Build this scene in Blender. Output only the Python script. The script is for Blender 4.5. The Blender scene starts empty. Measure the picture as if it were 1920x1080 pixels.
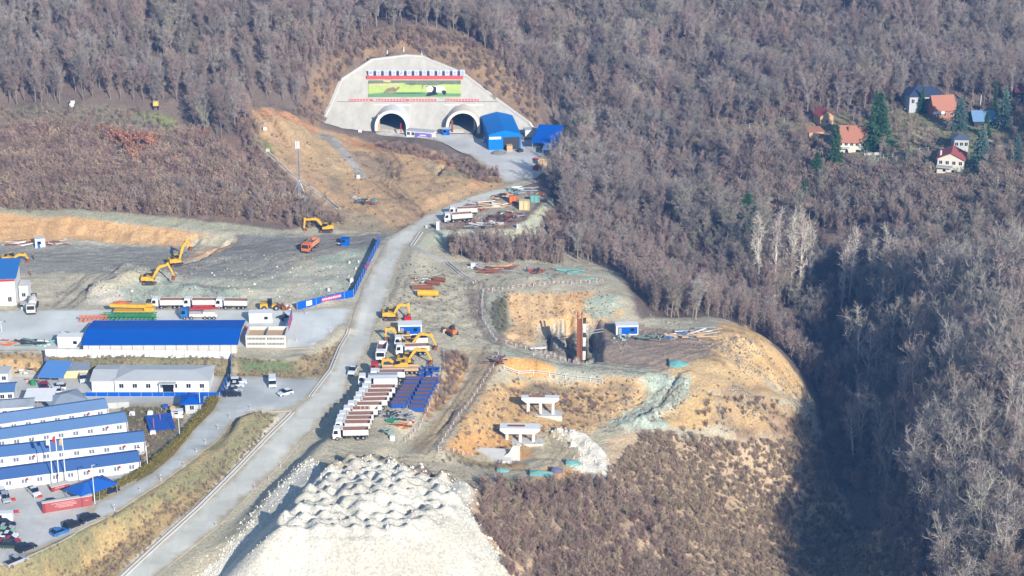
import bpy, math, random
import numpy as np
from mathutils import Vector, Matrix
random.seed(7); rng = np.random.default_rng(7)
sc = bpy.context.scene
R = math.radians
# ------------------------------------------------------------------ camera, sky, sun
CH, PITCH, F = 205.0, R(20.5), 3733.0
cam_d = bpy.data.cameras.new('camera'); cam = bpy.data.objects.new('camera', cam_d); sc.collection.objects.link(cam)
cam.location = (0, 0, CH); cam.rotation_euler = (R(90) - PITCH, 0, 0)
cam_d.sensor_width = 36; cam_d.lens = 36 * F / 1920; cam_d.clip_start = 1; cam_d.clip_end = 8000
sc.camera = cam
SEL, SAZ = R(25), R(27)          # sun height, and how far right of straight-behind the camera it stands
sdir = Vector((math.sin(SAZ) * math.cos(SEL), -math.cos(SAZ) * math.cos(SEL), math.sin(SEL)))
w = bpy.data.worlds.new('World'); sc.world = w; w.use_nodes = True
sky = w.node_tree.nodes.new('ShaderNodeTexSky'); sky.sky_type = 'NISHITA'; sky.sun_disc = False
sky.sun_elevation = SEL; sky.sun_rotation = math.atan2(sdir.x, sdir.y); sky.air_density = 1.2; sky.dust_density = .4; sky.ozone_density = 2.5
bg = w.node_tree.nodes['Background']; bg.inputs[1].default_value = 0.105
w.node_tree.links.new(sky.outputs[0], bg.inputs[0])
sun_d = bpy.data.lights.new('sun', 'SUN'); sun_d.energy = 5.0; sun_d.angle = R(0.5); sun_d.color = (1, .945, .86)
sun = bpy.data.objects.new('sun', sun_d); sc.collection.objects.link(sun)
sun.rotation_euler = sdir.to_track_quat('Z', 'Y').to_euler()
vs = sc.view_settings; vs.view_transform = 'Standard'; vs.look = 'None'; vs.gamma = 1; vs.use_curve_mapping = False
vs.exposure = 0.84
# ------------------------------------------------------------------ mapping between photo measurements and the site
sp, cp = math.sin(PITCH), math.cos(PITCH)
def P(u, v, h=0.0):
    a = (u - 960) / F; b = (v - 540) / F
    dy = cp - b * sp; dz = -sp - b * cp
    t = (h - CH) / dz
    return Vector((a * t, dy * t, h))
def proj(x, y, z):
    q = z - CH; D = y * cp - q * sp; U = y * sp + q * cp
    return 960 + F * x / D, 540 - F * U / D, D
# ------------------------------------------------------------------ terrain
CP = [ # u, v, height
(0,0,42),(300,0,42),(600,0,41),(760,0,40),(960,0,38),(1150,0,34),(1300,0,36),(1600,0,38),(1900,0,40),
(0,100,30),(250,100,30),(480,120,29),(560,60,36),(1120,170,17),(1160,110,25),(1060,170,7),(1340,400,1),(1410,430,0),(1300,440,-11),(1060,250,2.5),(1020,120,17),(1300,150,16),(1500,150,19),(1700,150,21),(1900,160,21),(1900,100,28),(1050,60,28),
(0,205,16),(250,210,16),(400,215,16),(450,200,18.5),(540,180,20),(590,130,26),(650,80,31),(760,70,33.5),(850,70,33),(930,110,27),(1000,180,15),(1010,225,8),
(0,300,9),(250,300,9),(450,290,11),(0,383,7),(150,392,7),(300,402,6.4),(450,415,5.6),(560,432,4.2),
(0,400,5.6),(300,420,5),(0,450,2.6),(200,455,2.6),(400,452,3),(300,500,2.4),(0,520,2.2),(500,500,2.2),(600,480,2.4),(600,540,2.1),
(540,225,15.5),(600,245,9.5),(640,262,8),(700,262,5.6),(640,330,5.6),(560,330,7.5),(500,300,10),(700,360,3.9),(700,300,5.5),(800,325,4.6),(760,288,6),(870,330,4.8),(920,335,3.6),(740,410,3),(650,400,3.4),(560,400,4.8),
(830,450,1.5),(900,470,.6),(800,470,1.6),(960,400,2.8),(1000,420,.5),(1030,390,.5),(1000,370,2.6),(1060,340,-1),(900,500,1.2),(1050,500,0),(1100,510,1.5),(1000,480,-.5),
(850,540,1.6),(870,600,1.2),(900,640,.4),(930,548,2),(1000,540,2.2),(1100,536,2.2),(1165,560,1.2),(1000,600,-1.5),(1100,600,-1.5),(960,620,-.3),
(1180,600,-1.2),(1200,640,-2),(1320,628,-1.8),(1280,680,-2.6),(1150,688,-2.6),(1050,672,-2),(950,652,-.6),(1400,625,-3.5),(1250,590,-5),(1350,600,-6),(1450,650,-7),(1500,700,-15),(1350,700,-5),(1400,760,-10),(1450,800,-16),(1520,780,-22),
(1300,560,-9),(1200,520,-6),(1300,480,-8),(1150,450,-4),(1100,400,-2.5),
(1280,720,-5),(1250,760,-9),(1180,760,-8),(960,692,-2.6),(1100,715,-4.4),(980,740,-6.5),(1010,778,-8),(975,828,-9.2),(1100,780,-8.6),(1190,800,-10),
(900,740,-3.5),(870,800,-4),(960,868,-8.4),(900,895,-6.5),(1000,885,-8.5),(1060,870,-9),(1130,900,-12),(800,850,-1.9),(720,860,-.8),(820,880,-2.6),
(1300,830,-14),(1400,900,-22),(1530,900,-28),(1250,930,-18),(1100,960,-13),(950,960,-8.5),(900,1040,-11),(1000,1075,-16),(1200,1075,-22),(1400,1075,-29),(1550,1075,-33),
(1620,1000,-33),(1600,900,-31),(1590,800,-28),(1570,700,-24),(1545,620,-20),(1490,540,-15),(1370,460,-10),(1260,420,-7),(1150,340,-2.5),
(1720,1040,-19),(1720,900,-13),(1700,780,-12),(1680,680,-12),(1900,1050,-9),(1900,900,-4),(1800,850,-4),(1900,750,4),(1800,700,-3),(1900,620,5),(1720,600,-6),(1660,560,-10),(1900,500,7),(1700,450,0),(1600,480,-8),(1550,400,-3),(1600,330,6),(1420,350,1),(1270,330,0),(1800,330,11),(1900,330,12),(1800,250,15),(1560,230,12),(1380,250,9),(1250,220,9),
(690,850,.1),(650,880,.5),(600,900,.5),(560,960,0),(850,930,-1),(880,1000,-4),(700,1000,1.2),(640,1030,-1),(760,1075,-6),(600,1078,-6)]
CW = [(-330,330,-12),(-330,420,-6),(-330,600,14),(-330,800,50),(-330,1000,90),(-150,1000,95),(0,1000,95),(150,1000,98),(330,1000,105),(330,800,70),(330,600,42),(330,450,38),
(210,450,18),(165,430,4),(150,380,-10),(210,360,-4),(330,330,5),(95,360,-24),(60,380,-34),(20,365,-25),(-60,345,-16),(-120,345,-14),(-210,380,-9),(200,520,24),(230,600,22),(250,700,36),(-230,700,30)]
pts = [tuple(P(u, v, h)) for u, v, h in CP] + CW
pts = np.array(pts)
def Ker(d2): return d2 * np.log(d2 + 1e-9) * 0.5
S = 100.0
cx, cy, cz = pts[:, 0] / S, pts[:, 1] / S, pts[:, 2]
n = len(cx)
K = Ker((cx[:, None] - cx) ** 2 + (cy[:, None] - cy) ** 2) + np.eye(n) * 2e-4
Pm = np.stack([np.ones(n), cx, cy], 1)
A = np.zeros((n + 3, n + 3)); A[:n, :n] = K; A[:n, n:] = Pm; A[n:, :n] = Pm.T
sol = np.linalg.solve(A, np.concatenate([cz, np.zeros(3)]))
def tps(x, y):
    sh = x.shape; x = x.ravel() / S; y = y.ravel() / S; out = np.empty_like(x)
    for i in range(0, len(x), 20000):
        a, b = x[i:i+20000], y[i:i+20000]
        d2 = (a[:, None] - cx) ** 2 + (b[:, None] - cy) ** 2
        out[i:i+20000] = Ker(d2) @ sol[:n] + sol[n] + sol[n+1] * a + sol[n+2] * b
    return out.reshape(sh)
def axis(segs):
    a = [segs[0][0]]
    for lo, hi, st in segs:
        k = max(1, int(round((hi - lo) / st))); a += list(lo + (hi - lo) * (np.arange(k) + 1) / k)
    return np.array(a)
XS = axis([(-3000,-700,300),(-700,-280,20),(-280,-190,4),(-190,-130,1.2),(-130,110,.62),(110,200,1.2),(200,300,4),(300,700,20),(700,3000,300)])
YS = axis([(60,320,20),(320,376,3),(376,560,.66),(560,730,.75),(730,800,1.3),(800,1000,5),(1000,4000,200)])
X, Y = np.meshgrid(XS, YS)
Z = tps(np.clip(X, -330, 330), np.clip(Y, 330, 1000))
# value noise
def vnoise(x, y, seed=0):
    xi = np.floor(x).astype(np.int64); yi = np.floor(y).astype(np.int64); fx = x - xi; fy = y - yi
    fx = fx * fx * (3 - 2 * fx); fy = fy * fy * (3 - 2 * fy)
    def h(a, b):
        k = (a * 374761393 + b * 668265263 + seed * 1442695041) & 0xffffffff
        k = ((k ^ (k >> 13)) * 1274126177) & 0xffffffff
        return ((k ^ (k >> 16)) & 0xffff) / 65535.0
    return (h(xi, yi) * (1 - fx) + h(xi + 1, yi) * fx) * (1 - fy) + (h(xi, yi + 1) * (1 - fx) + h(xi + 1, yi + 1) * fx) * fy
def fbm(x, y, sc_, oct=4, seed=0):
    s = 0; a = .5; t = 0
    for o in range(oct):
        s = s + a * vnoise(x / sc_ * 2 ** o + 31 * o, y / sc_ * 2 ** o + 17 * o, seed + o); t += a; a *= .55
    return s / t
def sdist(poly, x, y):          # signed distance, negative inside
    x = np.asarray(x, float); y = np.asarray(y, float)
    d = np.full(x.shape, 1e9); ins = np.zeros(x.shape, bool); m = len(poly)
    for i in range(m):
        ax, ay = poly[i][0], poly[i][1]; bx, by = poly[(i + 1) % m][0], poly[(i + 1) % m][1]
        ex, ey = bx - ax, by - ay
        t = np.clip(((x - ax) * ex + (y - ay) * ey) / (ex * ex + ey * ey + 1e-12), 0, 1)
        d = np.minimum(d, (x - ax - t * ex) ** 2 + (y - ay - t * ey) ** 2)
        c = ((ay > y) != (by > y)) & (x < (bx - ax) * (y - ay) / (by - ay + 1e-12) + ax)
        ins ^= c
    d = np.sqrt(d)
    return np.where(ins, -d, d)
def pdist(line, x, y):          # distance to polyline and interpolated 3rd value
    d = np.full(x.shape, 1e9); hv = np.zeros(x.shape)
    for (ax, ay, ah), (bx, by, bh) in zip(line[:-1], line[1:]):
        ex, ey = bx - ax, by - ay
        t = np.clip(((x - ax) * ex + (y - ay) * ey) / (ex * ex + ey * ey + 1e-12), 0, 1)
        q = np.sqrt((x - ax - t * ex) ** 2 + (y - ay - t * ey) ** 2)
        hv = np.where(q < d, ah + t * (bh - ah), hv); d = np.minimum(d, q)
    return d, hv
def sstep(a, b, x):
    t = np.clip((x - a) / (b - a), 0, 1); return t * t * (3 - 2 * t)
def bbox(poly, m):
    px = [p[0] for p in poly]; py = [p[1] for p in poly]
    i0, i1 = np.searchsorted(YS, [min(py) - m, max(py) + m]); j0, j1 = np.searchsorted(XS, [min(px) - m, max(px) + m])
    return slice(i0, i1 + 1), slice(j0, j1 + 1)
def pad(pix, h, feather, hs=None):
    poly = [P(u, v, h) for u, v in pix]
    s = bbox(poly, feather + 1); d = sdist(poly, X[s], Y[s])
    k = 1 - sstep(0, feather, d); Z[s] = Z[s] * (1 - k) + h * k
def corridor(nodes, half, feather):
    ln = [(*P(u, v, h).xy, h) for u, v, h in nodes]
    s = bbox(ln, half + feather + 1); d, hv = pdist(ln, X[s], Y[s])
    k = 1 - sstep(half, half + feather, d); Z[s] = Z[s] * (1 - k) + hv * k
YARD = 4.0
pad([(-260,700),(-200,690),(540,704),(590,716),(575,745),(440,765),(352,842),(250,925),(60,1032),(-260,1120)], -1.0, 5); pad([(430,745),(600,722),(560,768),(480,776),(437,794),(410,830),(345,882),(225,962),(140,1005),(60,1045),(-60,1080),(200,900)], -1.0, 3)
pad([(-260,470),(-100,470),(560,560),(640,600),(598,652),(540,668),(-260,672)], 2.0, 6)
pad([(730,580),(800,600),(860,640),(812,652),(828,690),(806,740),(770,800),(730,850),(640,850),(605,812),(680,690),(705,630)], .6, 5)
pad([(820,400),(850,388),(1000,355),(1025,362),(1010,385),(985,412),(965,428),(815,430)], 3.0, 6)
pad([(545,770),(1,1)][:1] + [(560,775),(545,772)], -1, 1) if 0 else None
corridor([(900,625,.8),(900,680,-.6),(860,760,-2.2),(790,840,-1.6)], 4, 6)
corridor([(770,465,2),(850,495,1.6),(900,540,1.5),(900,600,.9),(930,640,0),(1040,672,-1.6),(1180,694,-2.4)], 5, 4)
corridor([(760,870,-1),(900,893,-5.5),(1010,880,-8)], 4, 5)
# tunnel yard and face
Y0 = P(800, 250, YARD).y
SL = 1.3
pad([(700,226),(880,236),(905,270),(980,262),(1030,262),(1030,320),(1000,338),(960,348),(915,318),(880,292),(830,272),(760,262),(700,250)], YARD, 5)
corridor([(180,1150,-8.5),(260,1080,-7),(370,985,-5.5),(460,900,-4),(540,825,-2.5),(605,755,-1),(650,690,0),(690,600,1.2),(715,540,2),(745,460,2.5),(800,418,2.8),(900,378,3.1),(1000,338,3.6)], 6.2, 7)
pad([(540,580),(668,572),(655,615),(640,612),(595,652),(545,652)], 1.8, 4)
def on_face(u, v):              # where the sight line meets the sloping concrete face z = YARD + (y-Y0)*SL
    a = (u - 960) / F; b = (v - 540) / F; dy = cp - b * sp; dz = -sp - b * cp
    t = (YARD - Y0 * SL - CH) / (dz - dy * SL)
    return Vector((a * t, dy * t, CH + dz * t))
FACE = [(596,240),(620,197),(640,149),(697,112),(762,104),(792,106),(867,137),(930,185),(992,230),(1003,246)]
FW = [on_face(u, v) for u, v in FACE]; FW[0].z = FW[0].z
FP = [(FW[0].x, Y0 - .5)] + [(p.x, p.y) for p in FW] + [(FW[-1].x, Y0 - .5)]
s = bbox(FP, 14); d = sdist(FP, X[s], Y[s]); fz = YARD + np.maximum(Y[s] - Y0, 0) * SL
fz = np.where(d > .8, np.minimum(fz, Z[s] + 1.5), fz); k = 1 - sstep(.6, 12, d); Z[s] = Z[s] * (1 - k) + (fz - .45 * sstep(1.2, -1.5, d) + .5 * sstep(-.5, .8, d)) * k
def bump(pix, dh, feather, h=0):
    poly = [P(u, v, h) for u, v in pix]; s = bbox(poly, feather + 1)
    Z[s] += dh * (1 - sstep(-feather / 2, feather, sdist(poly, X[s], Y[s])))
def mound(u, v, h, r, dh, el=1.0, ang=0.0, pw=1.0):
    p = P(u, v, h); s = bbox([p], r * max(el, 1) * 1.5); x = X[s] - p.x; y = Y[s] - p.y
    c, q = math.cos(ang), math.sin(ang); x, y = (x * c + y * q) / el, -x * q + y * c
    rr = np.sqrt(x * x + y * y) / r * (1 + (.35 if r > 3 else .12) * (fbm(X[s], Y[s], r * .6, 3, 5) - .5))
    Z[s] += dh * np.clip(1 - rr, 0, 1) ** pw
def groove(nodes, half, dh):
    ln = [(*P(u, v, h).xy, h) for u, v, h in nodes]; s = bbox(ln, half * 2 + 1); d, hv = pdist(ln, X[s], Y[s])
    d = d + (fbm(X[s], Y[s], 2.5, 2, 3) - .5) * half
    Z[s] += dh * (1 - sstep(half * .3, half, d))
# spoil heaps and rough digging in the left yard
for q in [(265,528,2,10,4.4,1.2,.2),(218,552,2,8,3.6,1.2,0),(185,550,2,5,2.4,1,0),(240,512,2,5,2.2,1.2,.4),(300,540,2,5,1.8,1.2,-.3),(355,556,2,4,1.6,1.4,0),(430,560,2,4,1.4,1.4,0),(250,540,2,6,2.2,1.6,0),(330,548,2,7,2.3,2.0,.1),(400,555,2,6,1.8,2,0),(460,552,2,6,1.6,1.6,0),(160,455,3,5,1.2,1.8,0),(560,535,2.2,8,.8,2,.3),(290,420,3,1.2,-.9,.7,0),(620,530,2,6,.7,1,.3),(430,470,3,6,1.0,1.2,0),(330,545,2,4,1.2,1,0)]: mound(*q)
# trenches
groove([(470,198,18.3),(497,218,16.5),(512,235,14.5),(525,255,12.8),(540,275,11)], 1.1, -1.8)
groove([(430,455,3),(400,468,2.8),(370,484,2.6),(345,492,2.5)], .9, -1.3)
groove([(372,450,3.2),(340,470,2.8),(325,485,2.6)], .8, -1.0)
groove([(820,330,4.5),(823,320,4.6),(830,312,4.7)], 1.0, -2.0)
# fresh bore pits beside the piling mast
for q in [(1043,640,-2,2.6,22),(1078,650,-2,2.0,30),(1106,645,-2,2.2,20)]:
    pass
bump([(1008,607),(1040,604),(1118,606),(1126,640),(1122,676),(1085,680),(1040,665),(1012,650)], -3.2, 1.6, -2)
for (u, v0, v1, dh, w_) in [(1066,612,676,-3.0,1.2),(1028,622,652,-2.6,1.0),(1092,622,672,-3.0,1.1),(1109,622,656,-2.6,.9)]:
    groove([(u, v0, -4), (u + 2, v1, -4)], w_, dh)
# limestone tip: plateau with tipped heaps
TIP = [(585,862),(625,872),(690,858),(735,862),(770,885),(850,905),(895,915),(878,950),(905,1000),(950,1060),(965,1110),(965,1300),(640,1400),(330,1300),(330,1130),(395,1065),(430,1030),(470,975),(520,915),(560,880)]
TOPP = [(600,905),(640,875),(700,860),(745,868),(790,895),(870,915),(860,950),(830,985),(770,1010),(650,1012),(560,1010),(500,1010),(545,950)]
tipp = [P(u, v, 1.0 if v < 920 else 2.8) for u, v in TOPP]
s = bbox(tipp, 22); d = sdist(tipp, X[s], Y[s])
base = Z[s]; tgt = 2.9 - 2.1 * sstep(405, 462, Y[s]) + (fbm(X[s], Y[s], 6, 3, 11) - .5) * .25
tgt = tgt - np.clip(d, 0, 40) * .95 + (fbm(X[s], Y[s], 2.0, 3, 12) - .5) * .5 * (d > 0)
Z[s] = np.where(d < 26, np.maximum(base, tgt), base)
hp = []
for row in range(12):
    v = 870 + row * 12.4
    for col in range(11):
        u = 560 + col * 34 + (row % 2) * 9 - row * 3.5 + random.uniform(-4, 4); vv = v + random.uniform(-1.6, 1.6)
        q = P(u, vv, 2)
        if float(sdist(tipp, np.array([q.x]), np.array([q.y]))[0]) < -1.0 and not (u > 835 and v < 930):
            mound(u, vv, 2, random.uniform(1.9, 2.4), random.uniform(2.3, 3.1), 1.35, random.uniform(-.3, .3))
            hp.append((q.x, q.y))
# roughness
sd_tip = sdist([P(u, v, 0) for u, v in TIP], X, Y) if 0 else None
groove([(1295,712,-5),(1250,745,-7),(1215,775,-9),(1170,800,-10)], 3.2, .9); groove([(1240,735,-7),(1190,755,-8),(1130,775,-8.5)], 2.4, .5)
for q in [[(1270,720,-6),(1235,755,-8),(1190,790,-10)],[(1225,745,-8),(1180,768,-9)],[(1400,752,-9),(1440,765,-11),(1480,790,-15)],[(1330,745,-8),(1370,752,-9),(1400,748,-9)],[(815,815,-2.5),(840,790,-2.5),(850,770,-2.4)],[(700,290,5.6),(725,310,5),(735,330,4.6)],[(690,285,5.8),(715,305,5.2),(728,330,4.8)],[(710,292,5.4),(740,312,4.8),(745,335,4.4)],[(730,350,4),(765,385,3.4),(790,405,3)]]: groove(q, .8, -.9)
groove([(1045,812,-9.5),(1088,822,-10),(1118,855,-11),(1140,890,-12)], 2.6, 1.4)
for q in [(1370,640,-4,5,1.6,1.4,.4),(1410,660,-6,6,2.2,1.2,.8),(1450,690,-8,5,2.0,1.5,.9),(1350,690,-5,5,1.4,1.3,.2),(1400,710,-7,6,-1.6,1.2,.5),(1440,730,-10,4,1.8,1.3,.9),(1330,760,-8,5,1.6,1.5,.2),(1380,775,-10,4,-1.8,1.6,.3),(1420,780,-12,4,1.8,1.3,.5),(1470,770,-13,5,2.2,1.2,.8),(1360,800,-13,4,1.4,1.4,.3),(1290,745,-7,5,1.3,1.4,.2),(1240,800,-11,5,1.2,1.5,.1),(1480,725,-11,4,1.8,1.4,1.0)]: mound(*q)
ROADL = [(*P(u, v, h).xy, h) for u, v, h in [(180,1150,-8.5),(260,1080,-7),(370,985,-5.5),(460,900,-4),(540,825,-2.5),(605,755,-1),(650,690,0),(690,600,1.2),(715,540,2),(745,460,2.5),(800,418,2.8),(900,378,3.1),(1000,338,3.6)]]
rd, _ = pdist(ROADL, X, Y)
pads_xy = [[P(u, v, h) for u, v in pl] for h, pl in [(-1, [(-260,705),(560,705),(600,725),(575,748),(440,765),(352,842),(250,925),(60,1032),(-260,1120)]), (2, [(-260,575),(540,575),(668,572),(640,612),(540,655),(-260,660)]), (YARD, [(700,240),(1030,262),(1030,320),(1000,338),(960,348),(915,318),(880,292),(700,258)])]]
smooth = sstep(6, 11, rd)
for pl in pads_xy: smooth = smooth * sstep(-1, 3, sdist(pl, X, Y))
smooth = smooth * sstep(-.5, 1.5, np.where(Y > Y0 - 3, sdist(FP, X, Y), 9))
Z += smooth * ((fbm(X, Y, 14, 4, 1) - .5) * 1.0 + (fbm(X, Y, 3.2, 4, 9) - .5) * .75)
def hz(x, y):
    j = min(max(int(np.searchsorted(XS, x)) - 1, 0), len(XS) - 2); i = min(max(int(np.searchsorted(YS, y)) - 1, 0), len(YS) - 2)
    fx = (x - XS[j]) / (XS[j+1] - XS[j]); fy = (y - YS[i]) / (YS[i+1] - YS[i])
    return float((Z[i, j] * (1 - fx) + Z[i, j+1] * fx) * (1 - fy) + (Z[i+1, j] * (1 - fx) + Z[i+1, j+1] * fx) * fy)
def hza(x, y):
    j = np.clip(np.searchsorted(XS, x) - 1, 0, len(XS) - 2); i = np.clip(np.searchsorted(YS, y) - 1, 0, len(YS) - 2)
    fx = (x - XS[j]) / (XS[j+1] - XS[j]); fy = (y - YS[i]) / (YS[i+1] - YS[i])
    return (Z[i, j] * (1 - fx) + Z[i, j+1] * fx) * (1 - fy) + (Z[i+1, j] * (1 - fx) + Z[i+1, j+1] * fx) * fy
def G(u, v):                    # the ground point seen at that place of the photo
    a = (u - 960) / F; b = (v - 540) / F; dy = cp - b * sp; dz = -sp - b * cp
    t = np.arange(330, 1000, .5); x = a * t; y = dy * t; z = CH + dz * t
    below = np.nonzero(z <= hza(x, y))[0]
    k = below[0] if len(below) else len(t) - 1
    lo, hi = t[max(k - 1, 0)], t[k]
    for _ in range(14):
        m = (lo + hi) / 2
        if CH + dz * m <= hz(a * m, dy * m): hi = m
        else: lo = m
    return Vector((a * hi, dy * hi, hz(a * hi, dy * hi)))
def hat(p, vtop):               # height above p whose top shows at photo row vtop
    b = (vtop - 540) / F; r = (cp - b * sp); q = (-sp - b * cp)
    return CH + q * (p.y / r) - p.z

# ridges and gullies of the wooded hills, away from the cleared ground
_clr = [(-300,385),(0,380),(300,400),(540,428),(640,420),(560,380),(500,320),(455,240),(440,190),(520,180),(580,110),(690,45),(760,35),(860,50),(945,100),(1015,170),(1030,240),(1065,262),(1070,305),(1060,335),(1060,352),(1075,378),(1085,420),(1100,455),(1090,490),(1180,495),(1230,545),(1300,580),(1400,585),(1470,620),(1530,680),(1575,760),(1590,830),(1660,930),(1730,1010),(1760,1120),(1760,1500),(-300,1500)]
_hou = [(1300,245),(1520,205),(1700,190),(1960,185),(1960,330),(1700,345),(1540,320),(1400,290)]
_f = sstep(0, 22, sdist([G(*q) for q in _clr], X, Y)) * sstep(0, 25, sdist([G(*q) for q in _hou], X, Y)) * (Y > 340) * (Y < 1000)
_r = fbm(X * .8 + Y * .35, Y * .7 - X * .2, 38, 3, 201)
Z += _f * ((1 - np.abs(_r * 2 - 1)) * 13 - 9.5)
# ------------------------------------------------------------------ materials
def lin(c):
    c = np.array(c, float) / 255; return np.where(c <= .04045, c / 12.92, ((c + .055) / 1.055) ** 2.4)
def C(r, g, b, k=.72): return (*[float(q) for q in lin((r, g, b)) * k], 1)
MATS = {}
def mat(name, col, rough=.8, var=.12, scale=1.5, metal=0.0, bump=0.0, rand=0.0, spec=.3, streak=0):
    if name in MATS: return MATS[name]
    m = bpy.data.materials.new(name); m.use_nodes = True; nt = m.node_tree; N = nt.nodes; L = nt.links
    b = N['Principled BSDF']; b.inputs['Roughness'].default_value = rough; b.inputs['Metallic'].default_value = metal
    b.inputs['Specular IOR Level'].default_value = spec
    tc = N.new('ShaderNodeTexCoord'); mp = N.new('ShaderNodeMapping'); L.new(tc.outputs['Object'], mp.inputs[0])
    mp.inputs['Scale'].default_value = (1, 1, .2) if streak else (1, 1, 1)
    nz = N.new('ShaderNodeTexNoise'); nz.inputs['Scale'].default_value = scale; nz.inputs['Detail'].default_value = 6; nz.inputs['Roughness'].default_value = .7
    L.new(mp.outputs[0], nz.inputs[0])
    mr = N.new('ShaderNodeMapRange'); mr.inputs[1].default_value = .3; mr.inputs[2].default_value = .7
    mr.inputs[3].default_value = 1 - var; mr.inputs[4].default_value = 1 + var; L.new(nz.outputs[0], mr.inputs[0])
    fac = mr.outputs[0]
    if rand:
        oi = N.new('ShaderNodeObjectInfo'); m2 = N.new('ShaderNodeMapRange'); m2.inputs[3].default_value = 1 - rand; m2.inputs[4].default_value = 1 + rand
        L.new(oi.outputs['Random'], m2.inputs[0]); mm = N.new('ShaderNodeMath'); mm.operation = 'MULTIPLY'; L.new(fac, mm.inputs[0]); L.new(m2.outputs[0], mm.inputs[1]); fac = mm.outputs[0]
    hs = N.new('ShaderNodeHueSaturation'); hs.inputs['Color'].default_value = col; L.new(fac, hs.inputs['Value'])
    if rand:
        m3 = N.new('ShaderNodeMapRange'); m3.inputs[3].default_value = .485; m3.inputs[4].default_value = .515
        fr = N.new('ShaderNodeMath'); fr.operation = 'MULTIPLY'; fr.inputs[1].default_value = 7.31; L.new(oi.outputs['Random'], fr.inputs[0])
        f2 = N.new('ShaderNodeMath'); f2.operation = 'FRACT'; L.new(fr.outputs[0], f2.inputs[0]); L.new(f2.outputs[0], m3.inputs[0]); L.new(m3.outputs[0], hs.inputs['Hue'])
    L.new(hs.outputs[0], b.inputs['Base Color'])
    if bump:
        bp = N.new('ShaderNodeBump'); bp.inputs['Strength'].default_value = bump; bp.inputs['Distance'].default_value = .1
        L.new(nz.outputs[0], bp.inputs['Height']); L.new(bp.outputs[0], b.inputs['Normal'])
    MATS[name] = m; return m
# ------------------------------------------------------------------ ground sheet and its soils
def wp(pix): return [G(u, v) for u, v in pix]
col = np.zeros(X.shape + (3,)); col[:] = lin((118, 104, 96))
n1 = fbm(X, Y, 9, 4, 21); n2 = fbm(X, Y, 2.2, 3, 33); n3 = fbm(X, Y, 30, 3, 44)
col *= (.8 + .4 * n1)[..., None]
ZON = []
def zone(pix, rgb, f=1.2, wob=2.5, a=1.0, rgb2=None):
    poly = wp(pix); s = bbox(poly, f + wob + 2)
    d = sdist(poly, X[s], Y[s]) + (n2[s] - .5) * wob + (n1[s] - .5) * wob
    k = ((1 - sstep(-f, f, d)) * a)[..., None]
    c = lin(rgb) * (.9 + .2 * n2[s])[..., None]
    if rgb2 is not None:
        t = sstep(.35, .62, n1[s] * .6 + n2[s] * .4)[..., None]; c = c * (1 - t) + lin(rgb2) * t
    col[s] = col[s] * (1 - k) + c * k
def ruts(nodes, offs=(-1.1, 1.1), rgb=(120, 108, 96), a=.55, wd=.38):
    ln = [(*G(u, v).xy, 0) for u, v in nodes]
    for of in offs:
        l2 = []
        for i, p in enumerate(ln):
            q0, q1 = ln[max(i - 1, 0)], ln[min(i + 1, len(ln) - 1)]; t = Vector((q1[0] - q0[0], q1[1] - q0[1])).normalized(); l2.append((p[0] - t.y * of, p[1] + t.x * of, 0))
        s = bbox(l2, 2); d, _ = pdist(l2, X[s] + (n1[s] - .5) * 3, Y[s] + (n3[s] - .5) * 3); k = ((1 - sstep(wd * .5, wd * 1.3, d)) * a * sstep(.2, .5, n2[s]))[..., None]
        col[s] = col[s] * (1 - k) + lin(rgb) * k; Z[s] -= k[..., 0] * .3
def gully(pix, ang=0.0, amp=.3):
    poly = wp(pix); s = bbox(poly, 2); k = 1 - sstep(-2, .5, sdist(poly, X[s], Y[s])); c, q = math.cos(ang), math.sin(ang)
    g = fbm((X[s] * c + Y[s] * q) * 1.0 + n1[s] * 1.5, (-X[s] * q + Y[s] * c) * .12, 1.6, 3, 77); f = 1 + (g - .5) * 2 * amp * k
    col[s] *= f[..., None]; Z[s] += (g - .5) * 1.3 * k
def streaks(nodes, half, rgb, a=.6, n=4):   # wheel tracks along a path
    ln = [(*G(u, v).xy, 0) for u, v in nodes]; s = bbox(ln, half + 1); d, _ = pdist(ln, X[s], Y[s])
    q = vnoise(d * 1.7 + n1[s] * 3, Y[s] * 0 + X[s] * .03, 71)
    k = ((1 - sstep(half * .7, half, d)) * sstep(.3, .7, q) * a)[..., None]
    col[s] = col[s] * (1 - k) + lin(rgb) * k
    Z[s] -= k[..., 0] * .12
EARTH = (192, 184, 162); GREEN = (170, 178, 162); DARK = (137, 138, 134); ORA = (212, 165, 106); ORA2 = (224, 178, 120); DUN = (176, 148, 112); SCR = (134, 116, 100)
# big clearing
zone([(-300,392),(0,384),(300,406),(540,432),(640,418),(700,430),(760,440),(830,440),(1000,420),(1060,470),(1160,512),(1200,600),(1380,606),(1450,650),(1520,740),(1540,820),(1500,860),(1200,900),(900,900),(600,880),(300,1200),(-300,1200)], EARTH, 1.5, 2, 1, (176, 170, 148))
zone([(-300,1090),(60,1035),(250,930),(352,850),(440,775),(540,780),(500,840),(420,930),(300,1040),(180,1150),(-300,1300)], (168,148,108), .8, 1.5, 1, (140,134,96))
zone([(60,1045),(250,945),(420,850),(500,775),(525,782),(420,880),(250,985),(60,1075)], (128,132,96), 1.2, 3, .8)
zone([(100,1100),(200,1000),(330,930),(420,900),(330,1000),(210,1100)], (190,160,104), 2, 5, .7)
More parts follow.
